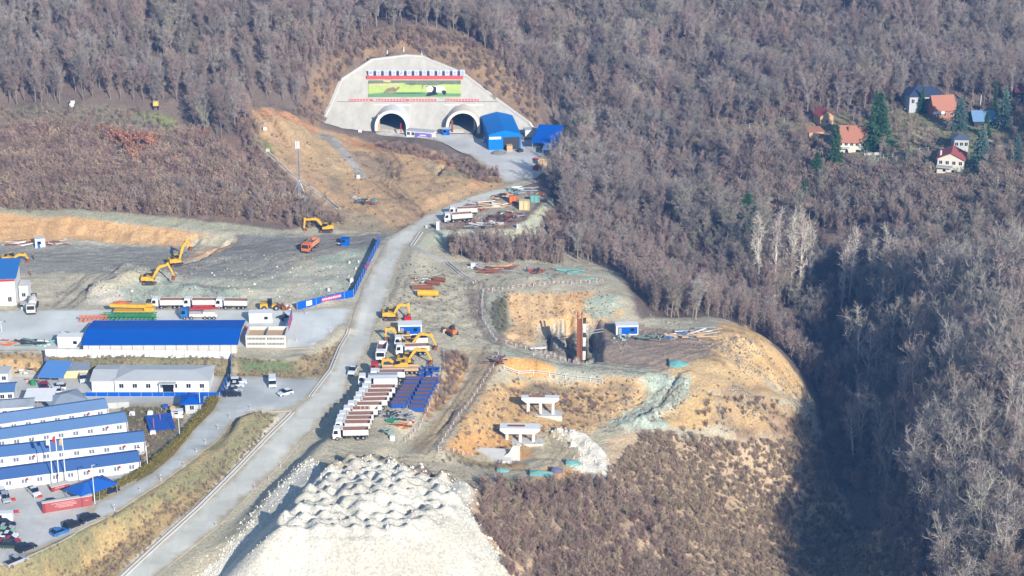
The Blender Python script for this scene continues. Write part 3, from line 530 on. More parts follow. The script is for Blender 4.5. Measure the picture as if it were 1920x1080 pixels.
# ------------------------------------------------------------------ trees
def tube_arr(V, Fs, p, q, r0, r1, n=4):
    d = (q - p); d = d / (np.linalg.norm(d) + 1e-9); a = np.cross(d, (0.3, .5, .81)); a /= np.linalg.norm(a) + 1e-9; b_ = np.cross(d, a); o = len(V)
    for c, r in ((p, r0), (q, r1)):
        for i in range(n): t = 2 * math.pi * i / n; V.append(tuple(c + (a * math.cos(t) + b_ * math.sin(t)) * r))
    for i in range(n): Fs.append((o + i, o + (i + 1) % n, o + n + (i + 1) % n, o + n + i))
def bare_tree(seed, H=11, spread=3.2, start=.35, limbs=9, twigs=14, tw=.05, up=.55, trunk_r=.17, multi=1, leaf=0):
    r = np.random.default_rng(seed); TV, TF, CV, CF = [], [], [], []
    for st in range(multi):
        lean = r.normal(0, .05 if multi == 1 else .14, 2); p = np.array([r.normal(0, .3) * (multi > 1), r.normal(0, .3) * (multi > 1), -.4]); segs = [p]; n = 5
        for i in range(n):
            p = p + np.array([lean[0] + r.normal(0, .05), lean[1] + r.normal(0, .05), 1]) * (H * .86 + .4) / n; segs.append(p)
        rad = lambda t: trunk_r * (1 - t) ** .8 + .025
        for i in range(n): tube_arr(TV, TF, segs[i], segs[i+1], rad(i / n), rad((i + 1) / n), 5)
        for k in range(limbs):
            t = start + (1 - start) * (k + r.random()) / limbs; t = min(t, .97)
            a = t * n; i = min(int(a), n - 1); b0 = segs[i] + (segs[i+1] - segs[i]) * (a - i)
            az = k * 2.4 + r.random() * 1.2; prof = math.sin(math.pi * min(1, (1 - t) / (1 - start) * .8 + .25)) ** .6
            Ln = spread * prof * r.uniform(.7, 1.15) + .5; el = up * r.uniform(.7, 1.3) + .5 * t
            d = np.array([math.cos(az) * math.cos(el), math.sin(az) * math.cos(el), math.sin(el)])
            m1 = b0 + d * Ln * .5; d2 = d + np.array([0, 0, .35]); d2 /= np.linalg.norm(d2); e1 = m1 + d2 * Ln * .6
            r0 = rad(t) * .55; tube_arr(TV, TF, b0, m1, r0, r0 * .6, 4); tube_arr(TV, TF, m1, e1, r0 * .6, .015, 3)
            for j in range(5):
                q = r.random() * .9 + .1; b1 = b0 + (m1 - b0) * q * 2 if q < .5 else m1 + (e1 - m1) * (q - .5) * 2
                dd = d2 + r.normal(0, .6, 3); dd[2] = abs(dd[2]) * .7 + .15; dd /= np.linalg.norm(dd); l2 = Ln * r.uniform(.3, .55); e2 = b1 + dd * l2
                tube_arr(TV, TF, b1, e2, .035 + r0 * .25, .012, 3)
                for w_ in range(twigs):
                    s0 = b1 + (e2 - b1) * r.random() if r.random() < .8 else m1 + (e1 - m1) * r.random()
                    d3 = dd * .5 + r.normal(0, .55, 3) + np.array([0, 0, .25]); d3 /= np.linalg.norm(d3); l3 = r.uniform(.5, 1.3) * (H / 11) ** .5
                    sd = np.cross(d3, r.normal(0, 1, 3)); sd /= np.linalg.norm(sd) + 1e-9; o = len(CV)
                    ww = tw * r.uniform(.6, 1.4)
                    if leaf: 
                        c = s0 + d3 * l3 * r.random(); f = r.uniform(.14, .3) * leaf; u2 = np.cross(sd, d3)
                        CV += [tuple(c - sd * f), tuple(c + u2 * f), tuple(c + sd * f), tuple(c - u2 * f + d3 * f * .4)]; CF.append((o, o+1, o+2, o+3))
                    else:
                        md = s0 + d3 * l3 * .5 + r.normal(0, .06, 3); en = md + (d3 + r.normal(0, .25, 3)) * l3 * .5
                        CV += [tuple(s0), tuple(md + sd * ww), tuple(md - sd * ww), tuple(en)]; CF.append((o, o+1, o+2)); CF.append((o+1, o+3, o+2))
    return (TV, TF), (CV, CF)
def conifer(seed, H=11, spread=2.6, dens=1.0):
    r = np.random.default_rng(seed); TV, TF, CV, CF = [], [], [], []
    tube_arr(TV, TF, np.array([0, 0, -.3]), np.array([0, 0, H * .95]), .2, .03, 6)
    lv = int(H * 3.2)
    for k in range(lv):
        t = (k + .5) / lv; z = H * (.06 + .93 * t); Rr = spread * (1 - t) ** .8 * r.uniform(.6, 1.3) + .1; nb = max(4, int((9 - 4 * t) * dens))
        for j in range(nb):
            az = r.random() * 6.283; L_ = Rr * r.uniform(.7, 1.1); d = np.array([math.cos(az), math.sin(az), -.12 - .2 * (1 - t)])
            for i in range(int(4 + L_ * 7 * dens)):
                q = r.random() ** .7; c = np.array([0, 0, z]) + d * L_ * q + r.normal(0, .1, 3); s = .2 * r.uniform(.6, 1.3)
                dr = d + r.normal(0, .7, 3); dr /= np.linalg.norm(dr); sd = np.cross(dr, r.normal(0, 1, 3)); sd /= np.linalg.norm(sd); o = len(CV)
                CV += [tuple(c - sd * s * .55), tuple(c + dr * s * 2.0), tuple(c + sd * s * .55)]; CF.append((o, o + 1, o + 2))
    return (TV, TF), (CV, CF)
def mkmesh(name, vf, m):
    me = bpy.data.meshes.new(name); me.from_pydata(vf[0], [], vf[1]); me.materials.append(m); me.update(); return me
bark = mat('grey_bark', C(150,140,128), .9, .2, 3, rand=.25, spec=.1)
barkp = mat('pale_bark', C(226,214,200), .9, .15, 3, rand=.12, spec=.1)
TW = [mat('twigs_grey', C(164,154,145), .95, .2, .5, rand=.28, spec=.05), mat('twigs_plum', C(168,148,136), .95, .2, .5, rand=.25, spec=.05), mat('twigs_olive', C(162,155,136), .95, .2, .5, rand=.25, spec=.05)]
KIND = []
def kind(name, vfs, mt, mc): KIND.append((mkmesh(name + '_trunk', vfs[0], mt), mkmesh(name + '_crown', vfs[1], mc))); return len(KIND) - 1
K_FOR = [kind('forest%d' % i, bare_tree(10 + i, 10.5 + (i % 3), [3.7, 4.2, 3.1, 3.9, 4.5, 3.4][i], [.4, .32, .45, .36, .3, .4][i], 13, 26, .032, .5, .17), bark, TW[[0, 1, 0, 2, 0, 1][i]]) for i in range(6)]
K_BIG = [kind('big%d' % i, bare_tree(110 + i, 15 + i % 2, [4.6, 5.4, 4.0, 5.0][i], [.3, .25, .4, .32][i], 14, 15, .034, .65, .3), mat('silver_bark', C(200,190,178), .9, .15, 3, rand=.2, spec=.1), mat('twigs_near_%d' % i, C(*[(170,160,152),(166,160,144),(174,154,144),(168,160,152)][i]), .95, .2, .5, rand=.2, spec=.05)) for i in range(4)]
K_YNG = [kind('sapling%d' % i, bare_tree(30 + i, 7.5, 1.6, .25, 8, 9, .045, .9, .08), bark, TW[1]) for i in range(3)]
K_POP = [kind('poplar%d' % i, bare_tree(40 + i, 19, 3.5, .3, 17, 11, .045, 1.05, .36), barkp, mat('twigs_pale', C(210,198,182), .95, .15, .5, rand=.1, spec=.05)) for i in range(3)]
K_SHR = [kind('scrub%d' % i, bare_tree(50 + i, 2.6, 1.5, .1, 6, 8, .045, .6, .04, 3), bark, mat('scrub_%d' % i, [C(178,154,136), C(168,138,122), C(188,164,136), C(156,146,128)][i], .95, .25, .5, rand=.3, spec=.05)) for i in range(4)]
K_RUS = [kind('oak%d' % i, bare_tree(60 + i, 6, 2.6, .2, 10, 16, .05, .5, .12, 1, 1.0), bark, mat('rust_leaves', C(182,128,100), .9, .25, .6, rand=.2, spec=.05)) for i in range(2)]
K_CON = [kind('conifer%d' % i, conifer(70 + i, 12, [2.9, 2.6][i], 1.7), mat('dark_bark', C(90,76,64), .9), mat(['needles_blue', 'needles_green'][i], [C(108,134,122), C(76,110,70)][i], .85, .25, .7, rand=.15, spec=.1)) for i in range(2)]
K_GRS = [kind('tuft%d' % i, (bare_tree(80 + i, .7, .5, .05, 3, 5, .05, .9, .012, 3)), bark, mat('tuft_%d' % i, [C(196,172,136), C(180,154,128)][i], .95, .25, .5, rand=.3, spec=.05)) for i in range(2)]
kc = bpy.data.collections.new('tree_kinds')     # unlinked: only the scattering below reads it
for i, (mt_, mc_) in enumerate(KIND):
    me = bpy.data.meshes.new('kind_%02d' % i); nv = len(mt_.vertices)
    va_ = np.empty(nv * 3); mt_.vertices.foreach_get('co', va_); vb = np.empty(len(mc_.vertices) * 3); mc_.vertices.foreach_get('co', vb)
    fs = [tuple(p.vertices) for p in mt_.polygons] + [tuple(q + nv for q in p.vertices) for p in mc_.polygons]
    me.from_pydata([tuple(q) for q in np.concatenate([va_, vb]).reshape(-1, 3)], [], fs)
    me.materials.append(mt_.materials[0]); me.materials.append(mc_.materials[0])
    me.polygons.foreach_set('material_index', [0] * len(mt_.polygons) + [1] * len(mc_.polygons)); me.update()
    kc.objects.link(bpy.data.objects.new('kind_%02d' % i, me))
ng = bpy.data.node_groups.new('scatter', 'GeometryNodeTree'); ng.interface.new_socket('Geometry', in_out='INPUT', socket_type='NodeSocketGeometry'); ng.interface.new_socket('Geometry', in_out='OUTPUT', socket_type='NodeSocketGeometry')
gi = ng.nodes.new('NodeGroupInput'); gout = ng.nodes.new('NodeGroupOutput'); iop = ng.nodes.new('GeometryNodeInstanceOnPoints'); ci = ng.nodes.new('GeometryNodeCollectionInfo')
ci.inputs[0].default_value = kc; ci.inputs['Separate Children'].default_value = True; ci.inputs['Reset Children'].default_value = True
def nattr(nm, ty):
    a = ng.nodes.new('GeometryNodeInputNamedAttribute'); a.data_type = ty; a.inputs[0].default_value = nm; return a.outputs[0]
iop.inputs['Pick Instance'].default_value = True
ng.links.new(gi.outputs[0], iop.inputs['Points']); ng.links.new(ci.outputs[0], iop.inputs['Instance']); ng.links.new(nattr('kind', 'INT'), iop.inputs['Instance Index'])
ng.links.new(nattr('rot', 'FLOAT_VECTOR'), iop.inputs['Rotation']); ng.links.new(nattr('scl', 'FLOAT_VECTOR'), iop.inputs['Scale']); ng.links.new(iop.outputs[0], gout.inputs[0])
def scatter(name, P_, kd, rz, scl, label, cat):
    me = bpy.data.meshes.new(name); me.vertices.add(len(P_)); me.vertices.foreach_set('co', np.asarray(P_, np.float32).ravel())
    a = me.attributes.new('kind', 'INT', 'POINT'); a.data.foreach_set('value', np.asarray(kd, np.int32))
    rr = np.zeros((len(P_), 3), np.float32); rr[:, 2] = rz; rr[:, :2] = rng.normal(0, .05, (len(P_), 2)); a = me.attributes.new('rot', 'FLOAT_VECTOR', 'POINT'); a.data.foreach_set('vector', rr.ravel())
    a = me.attributes.new('scl', 'FLOAT_VECTOR', 'POINT'); a.data.foreach_set('vector', np.asarray(scl, np.float32).ravel())
    o = link(name, me); o['kind'] = 'stuff'; tag(o, label, cat); md = o.modifiers.new('scatter', 'NODES'); md.node_group = ng; return o
def grid(x0, x1, y0, y1, st, jit=.42):
    gx, gy = np.meshgrid(np.arange(x0, x1, st), np.arange(y0, y1, st)); gx = gx + rng.uniform(-jit, jit, gx.shape) * st; gy = gy + rng.uniform(-jit, jit, gy.shape) * st
    return gx.ravel(), gy.ravel()
def inside(pix, x, y, m=0): return sdist(wp(pix), x, y) < m
CLR = [(-300,392),(0,386),(300,408),(540,434),(600,434),(640,428),(590,412),(548,395),(522,362),(485,315),(472,250),(462,192),(500,190),(560,212),(575,195),(600,125),(690,66),(760,56),(855,70),(940,112),(1018,178),(1034,240),(1048,262),(1048,305),(1035,335),(1015,352),(1045,378),(1052,420),(1070,455),(1060,500),(1165,508),(1195,560),(1230,588),(1300,604),(1380,604),(1450,640),(1505,700),(1545,760),(1560,830),(1630,930),(1700,1010),(1730,1120),(1740,1500),(-300,1500)]
HOUS = [(1300,252),(1520,214),(1560,212),(1690,198),(1780,198),(1960,198),(1960,395),(1830,392),(1740,385),(1690,350),(1600,345),(1540,345),(1490,300),(1400,290),(1310,285)]
FLD = [(-60,200),(0,203),(240,205),(300,212),(360,245),(410,272),(370,280),(250,262),(120,255),(-60,250)]
POPM = [(1420,520),(1500,500),(1580,500),(1600,560),(1500,575),(1440,570)]
x, y = grid(-235, 260, 330, 900, 4.3)
keep = ~inside(CLR, x, y, 1.5) & ~inside(HOUS, x, y, 0) & ~inside(FLD, x, y, 0) & ~inside(POPM, x, y, -2)
z = hza(x, y); u, v, D = proj(x, y, z + 4)
keep &= (u > -80) & (u < 2500) & (v > -260) & (v < 1500) & (x < 190)
keep &= (u < 2080) | (rng.random(len(x)) < .8)
x, y, z, u, v, D = [q[keep] for q in (x, y, z, u, v, D)]
NT = len(x); dens = fbm(x, y, 26, 3, 61)
kd = np.array(K_FOR)[(np.floor(fbm(x, y, 22, 2, 63) * 9 + rng.random(NT) * 2.5).astype(int)) % 6]
YNG = [(1050,470),(1100,400),(1250,440),(1400,560),(1560,640),(1560,740),(1500,700),(1450,640),(1380,604),(1230,588),(1160,510)]
yg = inside(YNG, x, y, 0); s_ = rng.uniform(.72, 1.12, NT) * (.62 + .75 * dens); s_[yg] *= .62; s_[(u > 1600) & (v > 500)] *= 1.2; s_[(u > 1440) & (v > 300) & (v < 470)] *= .6
LEF = inside([(-60,215),(300,240),(420,262),(470,240),(560,400),(560,440),(-60,392)], x, y, 0); LUP = LEF & (v < 335); s_[LEF] *= .48; kd[LUP] = np.array(K_YNG)[rng.integers(0, 3, int(LUP.sum()))]
VAL = inside([(1560,640),(1500,560),(1560,500),(1680,560),(1700,700),(1730,1000),(1640,960),(1560,840),(1540,760)], x, y, 0)
thin = rng.random(NT) < np.where(VAL, .55, np.where(LUP, .14, np.where((u > 1600) & (v > 480), .68, .93)))
x, y, z, u, v, D, kd, s_, yg = [q[thin] for q in (x, y, z, u, v, D, kd, s_, yg)]; NT = len(x)
hpx = np.where((u > 0) & (u < 1920) & (v > 20) & (v < 1100), s_ * 11 / D, 0)
big = set(np.argsort(-hpx)[:270].tolist())
st = [i for i in range(NT) if i not in big]
for i in big:
    if u[i] > 1600 and v[i] > 540: kd[i] = K_BIG[i % 4]
rz = rng.uniform(0, 6.28, NT); S3 = np.stack([s_, s_, s_ * rng.uniform(.9, 1.15, NT)], 1)
# dense young growth between the grown trees
x2, y2 = grid(-70, 150, 470, 720, 2.3); k2 = inside(YNG, x2, y2, 1) ; x2, y2 = x2[k2], y2[k2]
pf = np.concatenate([np.stack([x[st], y[st], z[st]], 1), np.stack([x2, y2, hza(x2, y2)], 1)])
kf = np.concatenate([kd[st], np.array(K_YNG)[rng.integers(0, 3, len(x2))]])
s2 = rng.uniform(.6, 1.05, len(x2)); rf = np.concatenate([rz[st], rng.uniform(0, 6.28, len(x2))]); sf = np.concatenate([S3[st], np.stack([s2, s2, s2], 1)])
scatter('forest', pf, kf, rf, sf, 'bare grey winter forest covering the hills behind and beside the building site', 'forest')
def tree(name, k, p, s, rz_, label, cat='tree', group=None, sz=None):
    t = thing(name, label, cat, p, rz_, group); t.scale = (s, s, sz or s)
    part('trunk', KIND[k][0], t); part('crown', KIND[k][1], t); return t
for i in sorted(big):
    near = u[i] > 1500; A_ = 'tall' if s_[i] > 1.08 else 'mid-sized' if s_[i] > .9 else 'short'; B_ = 'near the bottom of the hillside' if v[i] > 900 else 'halfway up the hillside' if v[i] > 700 else 'high on the hillside'
    C_ = 'at the right edge of the wood' if u[i] > 1820 else 'in the middle of the wood' if u[i] > 1700 else 'beside the shadowed valley'
    tree('bare_tree', int(kd[i]), (x[i], y[i], z[i]), float(s_[i]), float(rz[i]), ('%s bare tree %s, %s' % (A_, B_, C_)) if near else ('%s bare tree at the edge of the wood, %s' % (A_, 'left of the site' if u[i] < 760 else 'beside the tunnel forecourt' if u[i] < 1100 else 'beside the storage spur' if u[i] < 1200 else 'behind the excavation bench' if u[i] < 1400 else 'near the pale poplars')), 'tree', 'nearest bare trees of the right-hand hillside' if near else 'bare trees at the edge of the wood')
HFR = [G(u_, v_) for u_, v_ in [(1782,324),(1596,286),(1550,237),(1736,210),(1771,222),(1845,238),(1802,286),(1530,257)]]
# scrub
def scrub(name, polys, label, st_=1.5, excl=()):
    PP, KK, SS = [], [], []
    for pix, kinds, lo, hi, den in polys:
        w_ = wp(pix); xs_ = [p.x for p in w_]; ys_ = [p.y for p in w_]; a, b_ = grid(min(xs_), max(xs_), min(ys_), max(ys_), st_)
        nn = fbm(a, b_, 7, 2, 81); k = (sdist(w_, a, b_) + (nn - .5) * 3 < 0) & (rng.random(len(a)) < den * (.45 + 1.1 * nn)); a, b_ = a[k], b_[k]
        PP.append(np.stack([a, b_, hza(a, b_)], 1)); KK.append(np.array(kinds)[rng.integers(0, len(kinds), len(a))]); q = rng.uniform(lo, hi, len(a)); SS.append(np.stack([q, q, q], 1))
    PP, KK, SS = np.concatenate(PP), np.concatenate(KK), np.concatenate(SS)
    ok = np.ones(len(PP), bool)
    for q in HFR: ok &= ~((np.abs(PP[:, 0] - q.x) < 7.5) & (PP[:, 1] > q.y - 13) & (PP[:, 1] < q.y + 10))
    PP, KK, SS = PP[ok], KK[ok], SS[ok]
    return scatter(name, PP, KK, rng.uniform(0, 6.28, len(PP)), SS, label, 'scrub')
S0, S1, S2, S3_ = K_SHR
scrub('scrub', [
 ([(900,915),(1010,912),(1060,905),(1130,905),(1250,960),(1300,1080),(1320,1200),(950,1200),(955,1060),(900,985)], [S0,S1,S1,S2], .4, .95, .8),
 ([(1130,900),(1200,825),(1400,835),(1540,860),(1620,950),(1700,1040),(1720,1200),(1320,1200),(1250,960)], [S0,S1,S2,K_GRS[0],K_GRS[1]], .1, .32, .7),
 ([(1300,800),(1340,745),(1440,745),(1540,800),(1540,860),(1200,830)], [S0,S1,K_GRS[0]], .2, .5, .5),
 ([(835,452),(980,466),(1050,450),(1062,500),(1000,492),(900,494),(850,480)], [S0,S1,K_YNG[0]], .5, 1.1, 1),
 ([(1030,380),(1050,400),(1065,450),(1040,452),(1020,430),(1045,400)], [S0,S1], .5, 1.1, .9),
 ([(690,262),(760,272),(830,295),(930,330),(950,345),(900,345),(820,305),(740,288)], [S1,S0], .25, .55, .8),
 ([(820,285),(930,330),(950,343),(880,318)], [S0,S1], .5, .9, .8),
 ([(470,205),(500,300),(545,345),(600,395),(660,420),(560,430),(480,330),(440,230)], [S0,S1,S2], .4, 1.0, .7),
 ([(545,215),(575,190),(600,125),(690,66),(760,58),(860,72),(940,122),(1008,190),(1016,244),(990,226),(867,133),(780,101),(697,108),(640,146),(612,197),(594,236)], [S1,S0,S2], .35, .85, .9),
 ([(500,192),(520,60),(640,15),(700,48),(600,122),(572,192)], [K_YNG[0],K_YNG[1],S1], .6, 1.1, .8), ([(860,50),(960,60),(1035,170),(1010,190),(935,116)], [K_YNG[0],K_YNG[2],S1], .6, 1.1, .8), ([(1400,225),(1410,150),(1630,130),(1690,190),(1560,208),(1520,212)], [K_YNG[0],K_YNG[1],S0], .7, 1.2, .7),
 (FLD, [S3_,S0], .25, .6, .4), ([(100,250),(400,272),(560,420),(300,404),(-60,388),(-60,260)], [S1,S0,S1,S2], .8, 1.6, .75), ([(1640,960),(1690,700),(1740,760),(1780,900),(1830,1100),(1800,1250),(1700,1200)], [K_YNG[0],K_YNG[1],S0], .6, 1.1, .8),
 (HOUS, [S3_,S0,S2], .25, .8, .2), ([(1310,285),(1500,265),(1560,310),(1740,335),(1920,345),(1940,420),(1400,400)], [S3_,S0,S0], .8, 1.7, .75), (POPM, [S2,S0], .3, .8, .4), (HOUS, [K_YNG[0],K_YNG[1],S3_], .5, 1.0, .07),
 ([(60,705),(0,700),(-40,664),(84,664),(84,700)], [S2], .2, .4, .5), ([(60,1045),(250,955),(430,850),(505,785),(420,900),(280,1030),(180,1100),(0,1100)], [K_GRS[0]], .3, .6, .3),
 ([(835,665),(870,660),(878,690),(850,740),(800,790),(830,700)], [S0,S1], .2, .5, .8), ([(940,715),(1180,726),(1150,745),(940,722)], [S0], .2, .5, .7), ([(1040,750),(1130,745),(1140,780),(1060,780)], [S1], .2, .45, .5),
 ([(830,850),(980,868),(975,880),(830,872)], [S3_], .15, .35, .6), ([(920,560),(950,556),(956,620),(930,620)], [S3_], .15, .3, .9),
 ([(1560,640),(1500,560),(1560,500),(1680,560),(1700,700),(1730,1000),(1640,960),(1560,840),(1540,760)], [S0,S3_], .7, 1.3, .7)],
 'tangled brown leafless scrub and brambles on the slopes around the site')
# dry grass tufts on banks and slopes
GB = [([(60,1045),(250,945),(420,850),(500,775),(530,785),(420,900),(280,1030),(180,1120),(0,1120)], .25, .55, .6), ([(84,668),(440,668),(440,706),(84,700)], .3, .6, .6), ([(440,672),(560,674),(638,640),(650,618),(618,692),(600,706),(440,706)], .3, .6, .6),
 ([(462,193),(600,243),(830,290),(960,345),(900,372),(740,430),(640,418),(478,240)], .25, .5, .04), ([(960,706),(1220,740),(1140,790),(950,850),(850,850),(860,790),(920,720)], .25, .55, .2), ([(1130,900),(1200,808),(1400,830),(1540,850),(1700,1060),(1700,1200),(1300,1200),(1250,960)], .4, 1.0, .8), ([(950,548),(1110,546),(1170,590),(1010,604),(1005,650),(940,640)], .2, .35, .12), ([(1330,618),(1450,650),(1520,740),(1340,740)], .2, .4, .12), (FLD, .3, .7, .5), (HOUS, .2, .5, .35), ([(225,762),(348,762),(300,850),(260,900)], .2, .5, .4), ([(730,470),(900,520),(1160,512),(900,600),(730,600)], .2, .4, .12)]
GP, GS = [], []
for pix, lo, hi, den in GB:
    w_ = wp(pix); a, b_ = grid(min(p.x for p in w_), max(p.x for p in w_), min(p.y for p in w_), max(p.y for p in w_), 1.0); k = (sdist(w_, a, b_) < -.3) & (rng.random(len(a)) < den * (.3 + 1.4 * fbm(a, b_, 5, 2, 97))); a, b_ = a[k], b_[k]
    GP.append(np.stack([a, b_, hza(a, b_)], 1)); q = rng.uniform(lo, hi, len(a)); GS.append(np.stack([q * 1.4, q * 1.4, q], 1))
GP, GS = np.concatenate(GP), np.concatenate(GS)
o = scatter('grass_tufts', GP, np.array(K_GRS)[rng.integers(0, 2, len(GP))], rng.uniform(0, 6.28, len(GP)), GS, 'dry grass tufts over the banks and bare slopes', 'grass')
# singled-out trees
for i, (a, b_, vt, k, lb) in enumerate([(1424,560,395,0,'tall pale bare poplar, leftmost of the group above the dark valley'),(1452,565,405,1,'slender pale bare poplar second from the left above the valley'),(1478,568,400,2,'tall pale bare poplar in the middle of the valley-side clump'),(1497,572,398,0,'tall pale bare poplar with twin stems right of the clump middle'),(1519,565,420,1,'pale bare poplar leaning right at the end of the large clump'),(1592,575,425,2,'pale bare poplar standing alone right of the green meadow'),(1577,600,455,1,'thin leaning pale bare tree beside the lone meadow poplar'),(1622,580,445,0,'slim grey bare poplar between the two pale valley poplars'),(1650,598,440,1,'full-crowned pale bare poplar rightmost above the dark valley'),(1882,185,132,2,'white-barked bare birch pair behind the hillside houses'),(1897,192,130,1,'white-barked bare birch leaning right behind the hillside houses')]):
    p = G(a, b_); h = hat(p, vt); s = h / 19.5; tree('bare_poplar', K_POP[k], p, s * .8, i * 1.3, lb, sz=s)
for a, b_, vt, k, sx, lb in [(1645,278,172,1,1.25,'tall dark green spruce right of the orange-roofed house'),(1640,225,168,1,.8,'narrow green spruce behind the tall spruce near the small red-roofed hut'),(1798,245,182,0,1.25,'broad blue-green spruce in front of the dormered brick house'),(1836,318,235,0,1.05,'blue-green spruce right of the white gabled house'),(1848,255,208,1,1.0,'green conifer beside the blue-roofed barn'),(1880,240,160,0,.9,'tall grey-green conifer below the white birches'),(1864,215,150,1,.5,'slim column-shaped evergreen left of the white birches'),(1728,212,162,1,.7,'olive conifer in front of the dark-roofed house'),(1565,325,232,1,.9,'green fir left of the orange-roofed house'),(1530,345,285,1,1.5,'dark green bushy evergreen below the orange-roofed house'),(1400,432,362,1,1.8,'bright green pine in the wood above the poplars'),(1376,436,385,1,1.7,'green pine left of the brightest pine in the wood above the poplars'),(1345,446,408,1,1.4,'small green pine at the left of the three in the wood'),(1700,300,262,1,1.0,'small green garden fir between the orange-roofed and white houses'),(1905,300,250,0,1.1,'grey-green spruce at the right edge below the birches'),(1508,375,335,1,1.1,'small green fir in the wood below the houses'),(240,48,8,1,1.6,'dark green evergreen alone in the bare wood at the top left'),(1240,260,205,1,.9,'small green ivy-clad tree in the bare wood left of the fenced field')]:
    p = G(a, b_); h = hat(p, vt); s = h / 12; t = tree('conifer_tree', K_CON[k], p, s * sx, a, lb, sz=s)
RU = [(192,268,240),(215,285,250),(228,292,255),(240,290,258),(250,305,268),(262,290,255),(275,300,262),(290,292,258),(180,290,270),(250,318,288),(60,300,284),(330,318,298),(160,350,334),(350,345,326),(300,350,332),(460,345,326),(90,320,302),(110,324,306),(130,330,310),(150,332,314),(290,335,315),(385,275,248),(380,320,302),(395,345,322),(410,350,325),(425,352,330),(440,350,328),(1495,318,300),(1275,235,215),(1235,255,235)]
for i, (a, b_, vt) in enumerate(RU):
    p = G(a, b_); h = hat(p, vt); s = h / 6.3; far = a < 1000
    tree('russet_oak', K_RUS[i % 2], p, s * random.uniform(1, 1.3), i * 1.7, ('low bushy oak still holding russet leaves among the bare wood at the left' if a < 600 else 'russet-leaved bush in the scrub at the bottom' if b_ > 900 else 'russet-leaved tree in the bare wood near the fenced field'), 'tree', ('russet oaks in the left wood' if a < 600 else 'russet bushes in the scrub' if b_ > 900 else 'russet trees near the fenced field'), sz=s)
# ------------------------------------------------------------------ shared paints
white = mat('white_paint', C(236,236,234), .5, .05, .6)
dirtyw = mat('dusty_white_paint', C(222,216,206), .7, .14, 1.2, streak=1)
glass = mat('dark_glass', C(34,40,48), .15, .05, spec=.5)
rub = mat('tyre_rubber', C(44,44,46), .9, .1)
dark = mat('dark_metal', C(62,62,64), .7, .15)
steel = mat('galvanised_steel', C(176,180,184), .45, .08, metal=.3)
yel = mat('machine_yellow', C(226,174,50), .6, .22, 1.5)
ora = mat('orange_paint', C(226,120,56), .5, .1)
redp = mat('red_paint', C(190,56,52), .5, .08)
rust = mat('rusty_steel', C(140,84,58), .9, .2, 2)
brown = mat('rusty_skip_inside', C(134,100,90), .9, .15, 1.5)
tan = mat('timber', C(206,172,132), .9, .15, 2)
blu = mat('blue_sheeting', C(2,92,190), .6, .05, .3, spec=.15)
blu2 = mat('faded_blue_roof', C(84,120,168), .7, .05, .3, spec=.15)
dblu = mat('deep_blue_paint', C(44,86,168), .5, .1)
lblu = mat('sky_blue_paint', C(50,118,188), .5, .06)
grnp = mat('green_paint', C(52,140,84), .5, .1)
teal = mat('faded_teal_sheet', C(120,176,170), .7, .15, 1)
grey = mat('grey_sheet_roof', C(196,198,198), .7, .06, .4, spec=.15)
dgrey = mat('slate_roof', C(96,104,120), .7, .1)
concp = mat('pale_concrete', C(214,210,202), .9, .08, .5, spec=.1, streak=1)
sil = mat('silver_tank', C(190,196,200), .35, .05, metal=.6)
olive = mat('dull_green_paint', C(110,130,120), .7, .1)
pinkw = mat('cream_wall', C(230,222,204), .8, .06, .5)
terra = mat('terracotta_tiles', C(184,124,100), .85, .1, 3)
terra2 = mat('old_red_tiles', C(176,92,82), .85, .12, 3)
brick = mat('brick_wall', C(186,120,96), .9, .12, 3)
purp = mat('violet_banner', C(128,112,196), .7, .05)
def T(x=0, y=0, z=0, rz=0): return Matrix.Translation((x, y, z)) @ Matrix.Rotation(rz, 4, 'Z')
def heading(a, b):
    h = G(*a).z; p, q = P(*a, h), P(*b, h); return math.atan2(q.y - p.y, q.x - p.x)
def wheel_mesh(r, w_):
    def f():
        m = MB().use(rub); m.tube((0, -w_/2, 0), (0, w_/2, 0), r, n=14); m.use(steel); m.tube((0, -w_/2 - .02, 0), (0, w_/2 + .02, 0), r * .52, n=10); return m.mesh('wheel', False)
    return cached(('wheel', r, w_), f)
def wheels(t, xs, r, hw, w_):
    for x in xs:
        for s in (-1, 1): part('wheel', wheel_mesh(r, w_), t, loc=(x, s * hw, r))
def mesh_of(key, *steps):       # steps: (material, [(fn, args...)])
    def f():
        m = MB()
        for mt, calls in steps:
            m.use(mt)
            for c in calls: getattr(m, c[0])(*c[1:])
        return m.mesh(str(key))
    return cached(key, f)
CABP = [(2.2,.55),(2.28,1.6),(2.02,2.95),(.35,3.0),(.3,.9),(.9,.9),(.95,.55)]   # truck cab, side view
def cab(t, x0, paint, key):
    pr = [(x0 + a - 2.28, b_) for a, b_ in CABP]
    c = part('cab', mesh_of(('cab', key), (paint, [('prism', pr, -1.22, 1.22, 'y'), ('box', x0 - 1.7, x0 - .3, -1.1, 1.1, 3.0, 3.12)]), (dark, [('box', x0 - .35, x0 + .06, -1.2, 1.2, .4, .82)])), t)
    part('windscreen', mesh_of(('wind', key), (glass, [('prism', [(x0 + .03, 1.72), (x0 - .21, 2.78), (x0 - .27, 2.78), (x0 - .03, 1.72)], -1.05, 1.05, 'y')])), c)
    for s in (-1, 1): part('side_window', mesh_of(('sw', key, s), (glass, [('prism', [(x0 - .2, 1.75), (x0 - .4, 2.7), (x0 - 1.3, 2.7), (x0 - 1.3, 1.75)], s * 1.24 - .015, s * 1.24 + .015, 'y')])), c)
